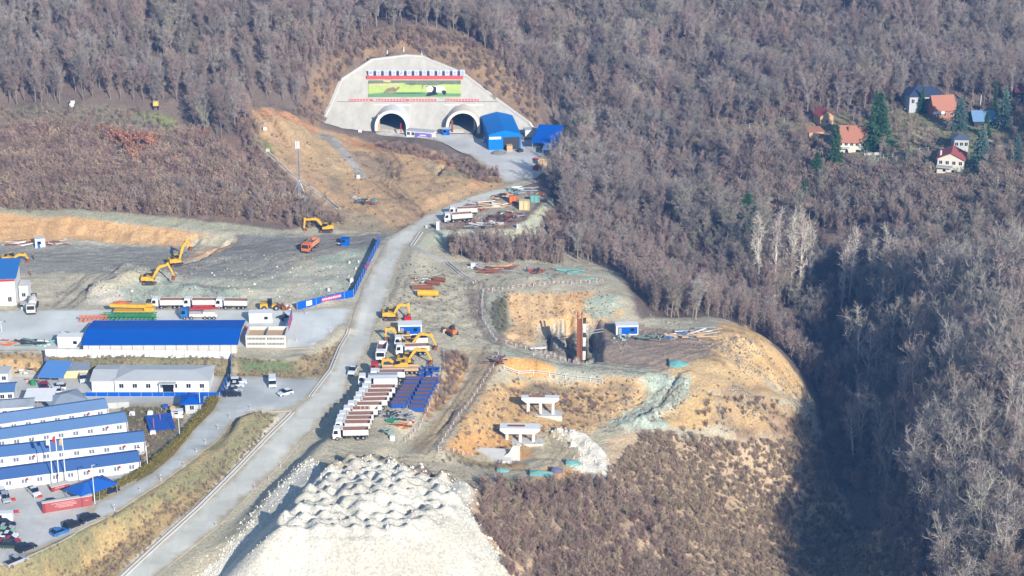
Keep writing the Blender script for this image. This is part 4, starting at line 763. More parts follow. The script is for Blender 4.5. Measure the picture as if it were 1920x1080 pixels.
def dump_truck(u, v, to, label, group=None, paint=None, bedp=None, load=None, axles=4, L_=9.0):
    paint = paint or white; bedp = bedp or dirtyw; p = G(u, v); t = thing('dump_truck', label, 'dump truck', p, heading((u, v), to) + random.uniform(-.025, .025), group); k = (paint.name, bedp.name, L_, load.name if load else 0); x0 = L_ / 2
    cab(t, x0, paint, (paint.name, L_))
    part('chassis', mesh_of(('chas', L_), (dark, [('box', -x0 + .2, x0 - .5, -.45, .45, .7, 1.1), ('box', -x0 + .1, -x0 + .3, -1.2, 1.2, .6, .95), ('box', -.2, 1.2, -1.15, -.6, .55, 1.05), ('box', -.2, 1.2, .6, 1.15, .55, 1.05)])), t)
    a, b_ = -x0, x0 - 2.45; h0, h1 = 1.2, 2.75
    ribs = [('box', a + (b_ - a) * i / 6 - .06, a + (b_ - a) * i / 6 + .06, s * 1.25 - .05, s * 1.25 + .05, h0, h1) for i in range(1, 6) for s in (-1, 1)]
    bd = part('tipper_body', mesh_of(('bed',) + k, (bedp, [('box', a, b_, -1.25, 1.25, h0, h0 + .12), ('box', a, b_, -1.25, -1.15, h0, h1), ('box', a, b_, 1.15, 1.25, h0, h1), ('prism', [(b_ - .1, h0), (b_ - .1, h1 + .25), (b_ + .45, h1 + .3), (b_ + .45, h1 + .2), (b_, h1 + .1), (b_, h0)], -1.25, 1.25, 'y')] + ribs), (brown, [('box', a + .1, b_ - .1, -1.14, 1.14, h0 + .12, h0 + .5), ('box', a + .1, b_ - .1, 1.08, 1.14, h0 + .5, h1 - .1), ('box', a + .1, b_ - .1, -1.14, -1.08, h0 + .5, h1 - .1), ('box', b_ - .18, b_ - .11, -1.08, 1.08, h0 + .5, h1)])), t)
    part('tailgate', mesh_of(('tg',) + k, (bedp, [('prism', [(a - .1, h0), (a - .1, h1 - .1), (a, h1 - .1), (a, h0)], -1.25, 1.25, 'y')])), bd)
    wheels(t, [x0 - 1.1, x0 - 2.9, -x0 + 2.4, -x0 + 1.1] if axles == 4 else [x0 - 1.15, -x0 + 2.5, -x0 + 1.15], .52, 1.05, .4); return t
def tank_truck(u, v, to, label, tank, paint=None, L_=9.0, r=1.05):
    p = G(u, v); t = thing('tanker_truck', label, 'tanker truck', p, heading((u, v), to)); x0 = L_ / 2; cab(t, x0, paint or white, ((paint or white).name, L_))
    part('chassis', mesh_of(('chas', L_)), t) if ('chas', L_) in CACHE else None
    part('tank', mesh_of(('tank', tank.name, L_, r), (tank, [('tube', (-x0 + .3, 0, 1.3 + r), (x0 - 2.6, 0, 1.3 + r), r, r, 18), ('box', -x0 + .6, x0 - 3, -.5, .5, 1.1, 1.5)]), (dark, [('box', -x0, -x0 + .3, -.9, .9, .8, 1.9)])), t)
    wheels(t, [x0 - 1.1, -x0 + 2.5, -x0 + 1.15], .52, 1.05, .4); return t
def mixer(u, v, to, label):
    p = G(u, v); t = thing('mixer_truck', label, 'mixer truck', p, heading((u, v), to)); cab(t, 4.5, dirtyw, ('dusty', 9.0))
    part('chassis', mesh_of(('chas', 9.0), (dark, [('box', -4.3, 4, -.45, .45, .7, 1.1)])), t)
    part('drum', mesh_of('drum', (concp, [('tube', (1.9, 0, 2.0), (1.0, 0, 2.25), .6, 1.15, 16), ('tube', (1.0, 0, 2.25), (-1.3, 0, 2.6), 1.15, 1.2, 16), ('tube', (-1.3, 0, 2.6), (-3.6, 0, 3.1), 1.2, .5, 16)])), t)
    part('chute', mesh_of('chute', (dark, [('beam', (-3.5, 0, 3.3), (-4.6, 0, 1.6), .5, .3), ('box', -3.9, -3.7, -.8, .8, 1.1, 3.6)])), t)
    wheels(t, [3.4, 1.6, -2, -3.3], .52, 1.05, .4)
def excavator(u, v, to, label, boom, paint=None, group=None, name='excavator'):
    """boom: joint list (x,z) from the slew house to the bucket pin, in metres ahead of the machine"""
    paint = paint or yel; p = G(u, v); t = thing(name, label, 'excavator', p, heading((u, v), to), group)
    for s in (-1, 1):
        part('track', mesh_of(('track', s), (dark, [('prism', [(-1.9,.15),(-1.5,0),(1.5,0),(1.9,.15),(2.1,.5),(1.8,.88),(-1.8,.88),(-2.1,.5)], s * 1.3 - .3, s * 1.3 + .3, 'y')]), (rust, [('tube', (-1.6, s * 1.3 - .32, .45), (-1.6, s * 1.3 + .32, .45), .36, .36, 10), ('tube', (1.6, s * 1.3 - .32, .45), (1.6, s * 1.3 + .32, .45), .36, .36, 10)])), t)
    part('house', mesh_of(('house', paint.name), (paint, [('prism', [(-2.3,1.15),(-2.45,1.5),(-2.35,2.35),(-.6,2.45),(.4,2.0),(1.2,1.9),(1.2,1.15)], -1.3, 1.3, 'y')]), (dark, [('tube', (0, 0, .6), (0, 0, 1.15), .7, .7, 12), ('box', -1.6, -.8, -.9, .9, 2.42, 2.6), ('box', -2.5, -1.0, -1.32, 1.32, 1.12, 1.3)])), t)
    c = part('cab', mesh_of(('ecab', paint.name), (dark, [('prism', [(-.5,1.9),(-.4,3.05),(.7,3.05),(1.15,2.3),(1.15,1.3),(-.5,1.3)], .35, 1.28, 'y')]), (paint, [('box', -.45, .68, .33, 1.3, 3.05, 3.12)])), t)
    part('window', mesh_of('ecabw', (glass, [('prism', [(-.3,2.1),(-.25,2.95),(.62,2.95),(1.0,2.3),(1.0,2.0)], 1.275, 1.30, 'y'), ('prism', [(-.3,2.1),(-.25,2.95),(.62,2.95),(1.0,2.3),(1.0,2.0)], .33, .352, 'y')])), c)
    b0, b1, b2, b3 = [Vector((a, -.1, z)) for a, z in boom]
    m = MB().use(paint); m.beam(b0, b1, .5, .55, .5, .85); m.beam(b1, b2, .5, .85, .42, .5); m.use(dark); m.tube(b0 + Vector((.4, 0, -.5)), (b0 + b1) / 2 + Vector((.3, 0, 0)), .12); bm_ = part('boom', m, t)
    m = MB().use(paint); m.beam(b2 + (b2 - b3).normalized() * .7, b3, .4, .65, .35, .35); m.use(dark); m.tube((b1 + b2) / 2 + Vector((0, 0, .5)), b2 + (b2 - b3).normalized() * .7, .1); part('stick', m, t)
    d = 1 if b3.x > 0 else -1; m = MB().use(rust); x, z = b3.x, b3.z
    m.prism([(x + .3, z + .1), (x + .1, z - .9), (x - .5, z - 1.25), (x - 1.0, z - .8), (x - .85, z - .5), (x - .2, z + .2)], -.75, .55, 'y'); part('bucket', m, t); return t
def cabin(u, v, to, label, L_=6, W=2.5, H=2.7, wall=None, roof=None, front=None, name='site_cabin', door=True, cat='cabin'):
    """(u,v): ground point at the middle of the front wall; the front faces -y locally"""
    wall = wall or white; p = G(u, v); rz = heading((u, v), to); t = thing(name, label, cat, p, rz)
    part('wall', mesh_of(('cw', L_, W, H, wall.name), (wall, [('box', -L_/2, L_/2, 0, W, -.3, H)])), t)
    part('roof', mesh_of(('cr', L_, W, H, (roof or wall).name), (roof or wall, [('box', -L_/2 - .12, L_/2 + .12, -.12, W + .12, H, H + .14)])), t)
    if front: part('front_panel', mesh_of(('cf', L_, H, front.name), (front, [('box', -L_/2 + .45, L_/2 - .25, -.04, .0, .25, H - .35)])), t)
    if door: part('door', mesh_of(('cd', L_, H), (steel if front else lblu, [('box', -L_/2 + .6, -L_/2 + 1.5, -.09, -.04 if front else -.0, 0, 2.05)])), t)
    part('window', mesh_of(('cwin', L_, H), (glass, [('box', L_/2 - 2.2, L_/2 - 1.2, -.09, -.03 if front else 0, 1.1, 1.95)])), t); return t
def car(u, v, to, label, paint, style='sedan', group=None):
    L_, H = {'sedan': (4.5, 1.45), 'suv': (4.6, 1.7), 'hatch': (4.0, 1.5), 'van': (5.2, 2.2), 'pickup': (5.2, 1.75)}[style]; x0 = L_ / 2; W = .9 if style != 'van' else .98
    p = G(u, v); t = thing({'van': 'van', 'pickup': 'pickup_truck'}.get(style, 'parked_car'), label, {'van': 'van', 'pickup': 'pickup'}.get(style, 'car'), p, heading((u, v), to), group)
    hood = .72 * (H / 1.45) ** .5
    low = [(-x0,.3),(-x0 + .03,hood + .12),(-x0 + .5,hood + .2),(x0 - 1.25,hood + .2),(x0 - .2,hood),(x0,.55),(x0 - .02,.28)]
    gl = {'sedan': [(-x0 + .75,0),(-x0 + 1.45,1),(x0 - 2.1,1),(x0 - 1.3,0)], 'suv': [(-x0 + .1,0),(-x0 + .4,1),(x0 - 2.1,1),(x0 - 1.35,0)], 'hatch': [(-x0 + .1,0),(-x0 + .6,1),(x0 - 1.9,1),(x0 - 1.15,0)], 'van': [(-x0 + .05,0),(-x0 + .1,1),(x0 - 1.35,1),(x0 - .55,0)], 'pickup': [(-x0 + 1.75,0),(-x0 + 2.0,1),(x0 - 2.1,1),(x0 - 1.35,0)]}[style]
    zb, zt = hood + .2, H
    def gp(ins): return [(a, zb + (zt - zb) * q) for a, q in gl]
    part('body', mesh_of(('body', style, paint.name), (paint, [('prism', low, -W, W, 'y'), ('prism', [(gl[1][0] - .02, zt - .03), (gl[2][0] + .02, zt - .03), (gl[2][0] - .1, zt + .03), (gl[1][0] + .1, zt + .03)], -W + .14, W - .14, 'y')] + ([('prism', gp(0), -W + .06, W - .06, 'y')] if style == 'van' else [])), (dark, [('box', x0 - .05, x0 + .02, -W + .2, W - .2, .3, .5)])), t)
    part('glazing', mesh_of(('glz', style), (glass, [('prism', [(a, b_ - .001) for a, b_ in gp(0)] if style != 'van' else [(x0 - 1.36, zt - .1), (x0 - .54, zb + .05), (x0 - .5, zb + .05), (x0 - 1.3, zt - .1)], -W + .08, W - .08, 'y')] + ([('box', -.2, x0 - 1.4, -W + .03, W - .03, zb + .1, zt - .25)] if style == 'van' else []))), t)
    if style == 'pickup': part('load_bed', mesh_of('pbed', (dark, [('box', -x0 + .1, -x0 + 1.7, -W + .1, W - .1, zb - .05, zb + .02)])), t)
    for s in (-1, 1): part('headlight', mesh_of(('hl', style, s), (steel, [('box', x0 - .12, x0 + .01, s * (W - .2) - .14, s * (W - .2) + .14, .55, .68)])), t)
    wheels(t, [x0 - .85, -x0 + .85], .33, W - .08, .22); return t
def lamp_post(u, v, vt, label, arm=1.0, r=.07, name='lamp_post', cat='lamp post'):
    p = G(u, v); h = hat(p, vt); t = thing(name, label, cat, p)
    m = MB().use(white); m.tube((0, 0, -.2), (0, 0, h), r * 1.5, r, 8); part('pole', m, t)
    if arm: m = MB().use(white); m.tube((0, 0, h - .1), (arm, 0, h + .1), .05, .05, 6); m.use(dark); m.box(arm - .1, arm + .5, -.12, .12, h + .03, h + .16); part('lamp_head', m, t)
    return t
def rail_fence(pix, label, h=1.05, red=True, step=2.5, cat='fence', name='guard_rail', post=None, rail=None, rr_=.05):
    pts_ = wp(pix); t = thing(name, label, cat, pts_[0]); o = pts_[0]; ps = []
    for a, b_ in zip(pts_[:-1], pts_[1:]):
        k = max(1, int((b_ - a).length / step)); ps += [a.lerp(b_, j / k) for j in range(k)]
    ps.append(pts_[-1]); ps = [Vector((p.x, p.y, hz(p.x, p.y))) - o for p in ps]
    pm = MB().use(post or white)
    for p in ps[:100]: pm.tube(p - Vector((0, 0, .2)), p + Vector((0, 0, h)), rr_ + .01, rr_ + .01, 5)
    part('posts', pm, t)
    for z in (h * .95, h * .5):
        m = MB()
        for i, (a, b_) in enumerate(zip(ps[:-1], ps[1:])):
            for j in range(4): m.use((redp if (i * 4 + j) % 2 else white) if red else (rail or white)); m.tube(a.lerp(b_, j / 4) + Vector((0, 0, z)), a.lerp(b_, (j + 1) / 4) + Vector((0, 0, z)), .9 * rr_, .9 * rr_, 4, False)
        part('rail', m, t)
    return t
def panel_wall(a, b_, label, h, m_, panel=3.0, name='hoarding', cat='wall', cap=None, thick=.08, post=None, sink=.4):
    p, q = G(*a), G(*b_); d = (q - p).xy.length; rz = math.atan2(q.y - p.y, q.x - p.x); t = thing(name, label, cat, p, rz); n_ = max(1, round(d / panel)); dz = q.z - p.z
    M_ = MB().use(m_); M_.add([(0, -thick/2, -sink), (d, -thick/2, dz - sink), (d, thick/2, dz - sink), (0, thick/2, -sink), (0, -thick/2, h), (d, -thick/2, dz + h), (d, thick/2, dz + h), (0, thick/2, h)], [(0,3,2,1),(4,5,6,7),(0,1,5,4),(1,2,6,5),(2,3,7,6),(3,0,4,7)])
    part('sheeting', M_, t)
    for i in range(n_ + 1):
        mm = MB().use(post or steel); x = d * i / n_; z = dz * i / n_; mm.box(x - .06, x + .06, -thick/2 - .06, thick/2 + .06, z - .4, z + h + .05); part('post', mm, t)
    return t, d, dz
def building(A, B, depth, h, label, wall, roofm, name='building', cat='building', rise=1.0, style='gable', over=.4, wins=0, door=0, win_h=(1.1, 2.2), hip=0, ww=1.0, wall_low=None, hipl=True, hipr=True, cuts=None, gables='x'):
    """A,B: left and right ends of the front wall on the ground; front faces -y locally"""
    p, q = G(*A), G(*B); d = (q - p).xy.length; rz = math.atan2(q.y - p.y, q.x - p.x); t = thing(name, label, cat, p, rz); W = d
    m = MB().use(wall); m.box(0, W, 0, depth, -.8, h)
    if style == 'gable' and rise: 
        for x in (0.0, W - .12): m.add([(x, 0, h), (x, depth, h), (x, depth / 2, h + rise), (x + .12, 0, h), (x + .12, depth, h), (x + .12, depth / 2, h + rise)], [(0, 2, 1), (3, 4, 5), (0, 3, 5, 2), (2, 5, 4, 1)])
    if style == 'gablef':
        for y in (0.0, depth - .12): m.add([(0, y, h), (W, y, h), (W / 2, y, h + rise), (0, y + .12, h), (W, y + .12, h), (W / 2, y + .12, h + rise)], [(0, 1, 2), (3, 5, 4), (0, 2, 5, 3), (2, 1, 4, 5)])
    part('wall', m, t); m = MB().use(roofm); o = over; th = .14; sl = rise / (depth / 2) if depth else 0
    if style == 'gable':
        pr = [(-o, h - o * sl + .02), (depth / 2, h + rise + .02), (depth + o, h - o * sl + .02), (depth + o, h - o * sl + th), (depth / 2, h + rise + th + .05), (-o, h - o * sl + th)]; m.prism(pr, -o, W + o, 'x')
    elif style == 'gablef':
        s2 = rise / (W / 2); pr = [(-o, h - o * s2 + .02), (W / 2, h + rise + .02), (W + o, h - o * s2 + .02), (W + o, h - o * s2 + th), (W / 2, h + rise + th + .05), (-o, h - o * s2 + th)]; m.prism(pr, -o, depth + o, 'y')
    elif style == 'flat': m.box(-o, W + o, -o, depth + o, h + .01, h + .2)
    elif style == 'shed': m.add([(-o,-o,h+.02),(W+o,-o,h+.02),(W+o,depth+o,h+rise),(-o,depth+o,h+rise),(-o,-o,h+.15),(W+o,-o,h+.15),(W+o,depth+o,h+rise+.14),(-o,depth+o,h+rise+.14)], [(0,3,2,1),(4,5,6,7),(0,1,5,4),(1,2,6,5),(2,3,7,6),(3,0,4,7)])
    elif style == 'hip':
        a0 = hip if hipl else -o; a1 = W - hip if hipr else W + o
        m.add([(-o,-o,h),(W+o,-o,h),(W+o,depth+o,h),(-o,depth+o,h),(-o,-o,h+.12),(W+o,-o,h+.12),(W+o,depth+o,h+.12),(-o,depth+o,h+.12),(a0,depth/2,h+rise),(a1,depth/2,h+rise)], [(0,3,2,1),(0,1,5,4),(1,2,6,5),(2,3,7,6),(3,0,4,7),(4,5,9,8),(5,6,9),(6,7,8,9),(7,4,8)])
    r = part('roof', m, t)
    for i in range(wins):
        x = W * (i + .5) / wins
        if door and i % door == door - 1:
            part('door', mesh_of(('door', 'b'), (dark if 0 else steel, [('box', -.5, .5, -.07, .0, 0, 2.1)])), t, loc=(x, 0, 0)); continue
        f = part('window', mesh_of(('win', ww, win_h), (white, [('box', -ww/2 - .08, ww/2 + .08, -.05, 0, win_h[0] - .08, win_h[1] + .08)])), t, loc=(x, 0, 0)); part('pane', mesh_of(('pane', ww, win_h), (glass, [('box', -ww/2, -.04, -.07, -.05, *win_h), ('box', .04, ww/2, -.07, -.05, *win_h)])), f)
    t['W'] = W; return t
# ------------------------------------------------------------------ tunnel portal
pc = Vector((FW[4].x, Y0, YARD))
face = thing('portal_slope', 'pale sprayed-concrete slope with two tunnel mouths cut into the hill', 'retaining wall', pc)
fconc = mat('sprayed_concrete', C(190,186,176), .95, .14, .35, bump=.25, spec=.05, streak=1)
CX = [tx for tx in TUNX]; RI, RO = 5.15, 6.2; CZ = YARD + 3.0
def arch(tx, r, n=22, low=YARD - .3):      # horseshoe outline, in x,z
    return [(tx - r, low)] + [(tx - r * math.cos(math.pi * i / n), CZ + r * math.sin(math.pi * i / n)) for i in range(n + 1)] + [(tx + r, low)]
def fy(z): return Y0 + (z - YARD) / SL
out = [Vector((FW[0].x, YARD - .5))] + [Vector((p.x, p.z)) for p in FW] + [Vector((FW[-1].x, YARD - .5))]
vv = []; cons = []
def addloop(l):
    o = len(vv); vv.extend(l); cons.extend([(o + i, o + (i + 1) % len(l)) for i in range(len(l))])
addloop(out)
for tx in CX: addloop([Vector(q) for q in arch(tx, RO - .3, 22, YARD - .45)])
for gx_ in np.arange(out[0].x + 3, out[-1].x, 3.0):
    for gz_ in np.arange(YARD + 1, 30, 2.5):
        if sdist([(p.x, p.y) for p in out], np.array([gx_]), np.array([gz_]))[0] < -1: vv.append(Vector((float(gx_), float(gz_))))
V_, E_, F_, *_ = delaunay_2d_cdt(vv, cons, [], 0, 1e-4)
vs_ = [(p.x, fy(p.y) - .25 + (vnoise(np.array([p.x * .3]), np.array([p.y * .3]), 5)[0] - .5) * .3, p.y) for p in V_]; fs_ = []
for f in F_:
    cxx = sum(V_[i].x for i in f) / 3; czz = sum(V_[i].y for i in f) / 3
    if sdist([(p.x, p.y) for p in out], np.array([cxx]), np.array([czz]))[0] > 0: continue
    if any(sdist(arch(tx, RO - .3, 22, YARD - .45), np.array([cxx]), np.array([czz]))[0] < 0 for tx in CX): continue
    a, b_, c_ = [V_[i] for i in f][:3]
    fs_.append(tuple(f) if (b_.x - a.x) * (c_.y - a.y) - (b_.y - a.y) * (c_.x - a.x) > 0 else tuple(f)[::-1])
me = bpy.data.meshes.new('face'); me.from_pydata([tuple(Vector(q) - pc) for q in vs_], [], fs_); me.materials.append(fconc); me.update(); part('sprayed_face', me, face)
kerb = MB().use(concp)
for a, b_ in zip(FW[:-1], FW[1:]):
    kerb.beam(a - pc + Vector((0, -.1, .1)), b_ - pc + Vector((0, -.1, .1)), 1.1, .7)
part('edge_gutter', kerb, face)
m = MB().use(mat('dark_ledge', C(112,112,110), .9)); zl = FW[8].z * 0 + on_face(800, 190).z
m.box(on_face(632, 192).x - pc.x, on_face(935, 190).x - pc.x, fy(zl) - .35 - Y0, fy(zl) - Y0 + .2, zl - YARD - .12, zl - YARD + .05); part('ledge', m, face)
tin = mat('tunnel_lining', C(120,116,110), .9, .15, .6)
for k, tx in enumerate(CX):
    t = thing('tunnel', ['tunnel mouth at the left of the portal with a pale arched collar', 'tunnel mouth at the right of the portal beside the blue hall'][k], 'tunnel', (tx, Y0, YARD))
    o_, i_ = arch(0, RO), arch(0, RI); n_ = len(o_); y0, y1 = -2.2, 9.0
    def tz(q, y): return (q[0], y, q[1] - YARD)
    m = MB().use(white if k == 0 else pinkw)
    vs1 = [tz(q, y0) for q in o_] + [tz(q, y0) for q in i_] + [tz(q, y1) for q in o_] + [tz(q, y0 + 1.2) for q in i_]
    fs1 = []
    for i in range(n_ - 1): fs1 += [(i, i + 1, n_ + i + 1, n_ + i), (i, 2*n_ + i, 2*n_ + i + 1, i + 1), (n_ + i, n_ + i + 1, 3*n_ + i + 1, 3*n_ + i)]
    m.add(vs1, fs1); part('collar', m, t)
    m = MB().use(tin); far = 70.0; vs1 = [tz(q, y0 + 1.2) for q in i_] + [tz(q, far) for q in i_]
    m.add(vs1, [(i, i + n_, i + 1 + n_, i + 1) for i in range(n_ - 1)] + [tuple(range(2 * n_ - 1, n_ - 1, -1))]); part('lining', m, t)
    m = MB().use(conc2); m.box(-RI, RI, y0, far, -.25, .12); part('roadway', m, t)
# mural, sign boards and red banner strips on the slope
mz = [on_face(692, 181).z, on_face(692, 150).z]; mx = [on_face(691, 165).x, on_face(864, 165).x]; yb = fy(mz[0]) - .6; sy = (fy(mz[1]) - fy(mz[0])); W_ = mx[1] - mx[0]; Hh = math.hypot(mz[1] - mz[0], sy)
bd = thing('mural_panel', 'wide green mural of a deer and a panda on the concrete slope', 'billboard', (mx[0], yb, mz[0])); bd.rotation_euler = (math.atan2(mz[1] - mz[0], sy), 0, 0)
def flat(name, polys, z, par, m_):
    m = MB().use(m_)
    for pl in polys: m.prism([(a * W_, b_ * Hh) for a, b_ in pl], z, z + .02, 'z')
    return part(name, m, par)
gA = mat('mural_meadow', C(178,196,112), .8, .15, .3); gB = mat('mural_grass_shadow', C(104,148,104), .8, .12, .4); gC = mat('mural_woodland', C(112,122,100), .8, .3, .8); gD = mat('mural_pale_field', C(196,190,136), .8, .12, .4)
m = MB().use(gA); m.box(0, W_, 0, Hh, -.12, 0); part('panel', m, bd)
flat('woodland', [[(0,.8),(.4,.86),(.4,1),(0,1)],[(.4,.78),(1,.76),(1,1),(.4,1)],[(.36,.8),(.47,.7),(.52,.74),(.7,.7),(.8,.76)]], .004, bd, gC)
flat('far_field', [[(0,.66),(.35,.68),(.35,.8),(0,.8)],[(.16,.9),(.24,.88),(.24,1),(.16,1)]], .008, bd, gD)
flat('grass_shadow', [[(0,0),(1,.03),(1,.2),(.7,.25),(.5,.3),(.2,.2),(0,.18)],[(0,.22),(.3,.3),(.7,.22),(.4,.18)]], .008, bd, gB)
dr = mat('mural_deer_brown', C(142,118,100), .8, .2, 1); bk = mat('mural_black', C(46,50,58), .8, .1, 1)
flat('deer_picture', [[(.16,.26),(.2,.5),(.27,.6),(.3,.5),(.32,.62),(.34,.6),(.335,.5),(.3,.36),(.21,.3)],[(.17,.3),(.185,.3),(.18,.12),(.172,.12)],[(.205,.32),(.215,.32),(.215,.14),(.208,.14)],[(.27,.36),(.282,.36),(.278,.06),(.272,.06)],[(.285,.38),(.297,.38),(.296,.08),(.29,.08)]], .02, bd, dr)
flat('panda_body', [[(.7,.3),(.7,.6),(.76,.68),(.82,.62),(.835,.42),(.8,.3)]], .02, bd, white)
flat('panda_dark_fur', [[(.69,.24),(.7,.62),(.735,.6),(.735,.3),(.755,.15),(.72,.12)],[(.65,.28),(.72,.3),(.72,.12),(.66,.05),(.62,.05)],[(.79,.36),(.82,.42),(.845,.3),(.835,.12),(.81,.14)]], .03, bd, bk)
flat('panda_face', [[(.63,.4),(.635,.58),(.66,.65),(.69,.62),(.705,.48),(.69,.34),(.65,.32)]], .04, bd, white)
flat('panda_features', [[(.62,.6),(.635,.66),(.645,.6)],[(.685,.62),(.7,.67),(.705,.6)],[(.645,.5),(.655,.54),(.66,.47)],[(.675,.5),(.685,.54),(.69,.47)],[(.658,.42),(.67,.42),(.664,.38)]], .055, bd, bk)
flat('bare_tree_picture', [[(.575,.48),(.585,.48),(.6,.85),(.59,.85)],[(.59,.62),(.62,.8),(.61,.8)],[(.585,.65),(.55,.8),(.56,.82)]], .02, bd, dr)
# thirteen character boards on a red beam
zs = on_face(780, 147); t0 = on_face(688, 144); t1 = on_face(868, 144)
bx = thing('sign_beam', 'long red beam carrying the row of character boards above the mural', 'banner', (t0.x, t0.y - 1.0, t0.z - .6))
m = MB().use(mat('faded_red_banner', C(224,92,84), .8, .06)); LB = t1.x - t0.x; m.box(0, LB, -.1, .3, 0, 1.3); m.use(dark); m.box(-.6, LB + .2, .3, .6, -.15, .05); part('beam', m, bx)
m = MB().use(dark)
for i in range(14): m.tube((LB * i / 13, .3, .4), (LB * i / 13, 2.2, 1.6), .06, .06, 4)
part('bracing', m, bx)
STK = [[(.5,.1,.5,.9),(.2,.35,.8,.35),(.2,.65,.8,.65),(.2,.35,.2,.65),(.8,.35,.8,.65)], [(.5,.1,.5,.9),(.2,.5,.2,.9),(.8,.5,.8,.9),(.2,.5,.8,.5),(.15,.1,.85,.1)], [(.2,.1,.2,.9),(.8,.1,.8,.9),(.2,.9,.8,.9),(.2,.1,.8,.1),(.3,.5,.7,.5),(.5,.25,.5,.75)], [(.15,.2,.85,.2),(.5,.2,.5,.9),(.2,.6,.8,.6)], [(.2,.9,.8,.9),(.3,.6,.7,.6),(.5,.1,.5,.9),(.15,.35,.85,.35),(.2,.1,.4,.35)]]
for i in range(13):
    x = t0.x + LB * (i + .25) / 12.6; s = thing('character_board', '%s white sign board with a blue character on the red beam, counted from the left' % ['first','second','third','fourth','fifth','sixth','seventh','eighth','ninth','tenth','eleventh','twelfth','last'][i], 'sign board', (x, t0.y - 1.1, t0.z + .75), 0, 'character boards above the mural')
    part('board', mesh_of('chb', (mat('pale_sign', C(206,214,236), .6, .04), [('box', 0, 1.75, 0, .15, 0, 2.2)])), s)
    m = MB().use(purp if i not in (0, 12) else dblu)
    for a, b_, c_, d_ in STK[i % 5]: m.beam((.15 + a * 1.45, -.03, .2 + b_ * 1.8), (.15 + c_ * 1.45, -.03, .2 + d_ * 1.8), .04, .13)
    part('character', m, s)
    if i < 12:
        q = thing('dark_backing_panel', 'dark slate panel filling the gap right of the %s character board' % ['first','second','third','fourth','fifth','sixth','seventh','eighth','ninth','tenth','eleventh','twelfth'][i], 'panel', (x + 1.8, t0.y - .9, t0.z + .75), 0, 'dark panels between the character boards')
        part('sheet', mesh_of('dbp', (mat('slate_panel', C(58,74,104), .7, .05), [('box', 0, LB / 12.6 - 1.85, 0, .1, .1, 1.5)])), q)
for i, (u0, u1) in enumerate([(655,700),(706,768),(771,818),(835,898)]):
    a, b_ = on_face(u0, 187), on_face(u1, 187); s = thing('red_banner', '%s red slogan strip above the tunnels' % ['leftmost short frayed','second long','third solid','rightmost'][i], 'banner', (a.x, a.y - .6, a.z - .4)); w_ = b_.x - a.x
    m = MB().use(mat('slogan_red', C(222,84,92), .7, .08)); m.box(0, w_, 0, .08, 0, .75); part('cloth', m, s)
    m = MB().use(white); k = int(w_ / 1.1)
    for j in range(k): m.box(.2 + j * 1.1, .75 + j * 1.1, -.03, 0, .25, .5)
    part('lettering', m, s)
for i, (u0, u1) in enumerate([(702,770),(832,906)]):
    a, b_ = on_face(u0, 196), on_face(u1, 196); s = thing('white_pipe', 'white pipe strip above the %s tunnel arch' % ['left', 'right'][i], 'pipe', (a.x, a.y - .5, a.z)); m = MB().use(white); m.tube((0, 0, 0), (b_.x - a.x, 0, 0), .22); part('pipe', m, s)
for i, (u, v) in enumerate([(726,102),(757,96),(791,102)]): lamp_post(u, v, v - 8, '%s white marker pole on the brow above the portal' % ['left', 'middle', 'right'][i], 0, .16, 'marker_pole', 'pole')
# control huts between the mouths
ch = building((762,258), (812,258), 3, 2.6, 'low white guard hut with violet banner between the tunnel mouths', white, grey, 'guard_hut', 'hut', .1, 'flat', .2, 6, 3)
m = MB().use(purp); m.box(3.6, 9.2, -.5, -.4, -.1, 2.3); m.use(white); m.box(5.2, 7.6, -.55, -.5, 1.3, 1.7); m.box(4.4, 8.4, -.55, -.5, .75, .95); part('banner', m, ch)
tg = thing('entrance_screen', 'blue lit screen board on grey cabin roof between the tunnels', 'screen', P(800, 247, YARD) + Vector((-1, 4, 0)))
m = MB().use(dark); m.box(-2.6, 3, 0, .4, 2.6, 5.2); part('frame', m, tg); m = MB().use(mat('screen_blue', C(130,190,236), .5, .05)); m.box(-1.0, 1.2, -.06, 0, 2.8, 5.0); part('display', m, tg); m = MB().use(steel); m.box(-.1, .1, .1, .3, 0, 2.6); m.box(2, 2.2, .1, .3, 0, 2.6); part('legs', m, tg)
for i, (u, v, h_, lb) in enumerate([(711,252,7.5,'pinkish orange steel gantry leg inside the left tunnel mouth'),(752,256,5,'red and white barrier post right of the left tunnel mouth'),(848,250,5,'orange stack of pipes inside the right tunnel mouth'),(890,252,6,'rusty lined gantry at the right side of the right tunnel')]):
    p = P(u, v, YARD); s = thing('gantry_post', lb, 'post', p); m = MB().use([tan, redp, rust, dark][i]); m.box(-.35 if i != 1 else -.15, .35 if i != 1 else .15, -.3, .3, 0, h_); m.use(yel if i == 0 else white); m.box(-.75, .75, -.45, .45, 0, 1.2) if i == 0 else m.box(-.2, .2, -.2, .2, 0, .8); part('post', m, s)
tb = cabin(836, 254, (846, 254), 'small blue ticket cabin between the tunnels', 2.6, 2, 2.4, blu, grey)
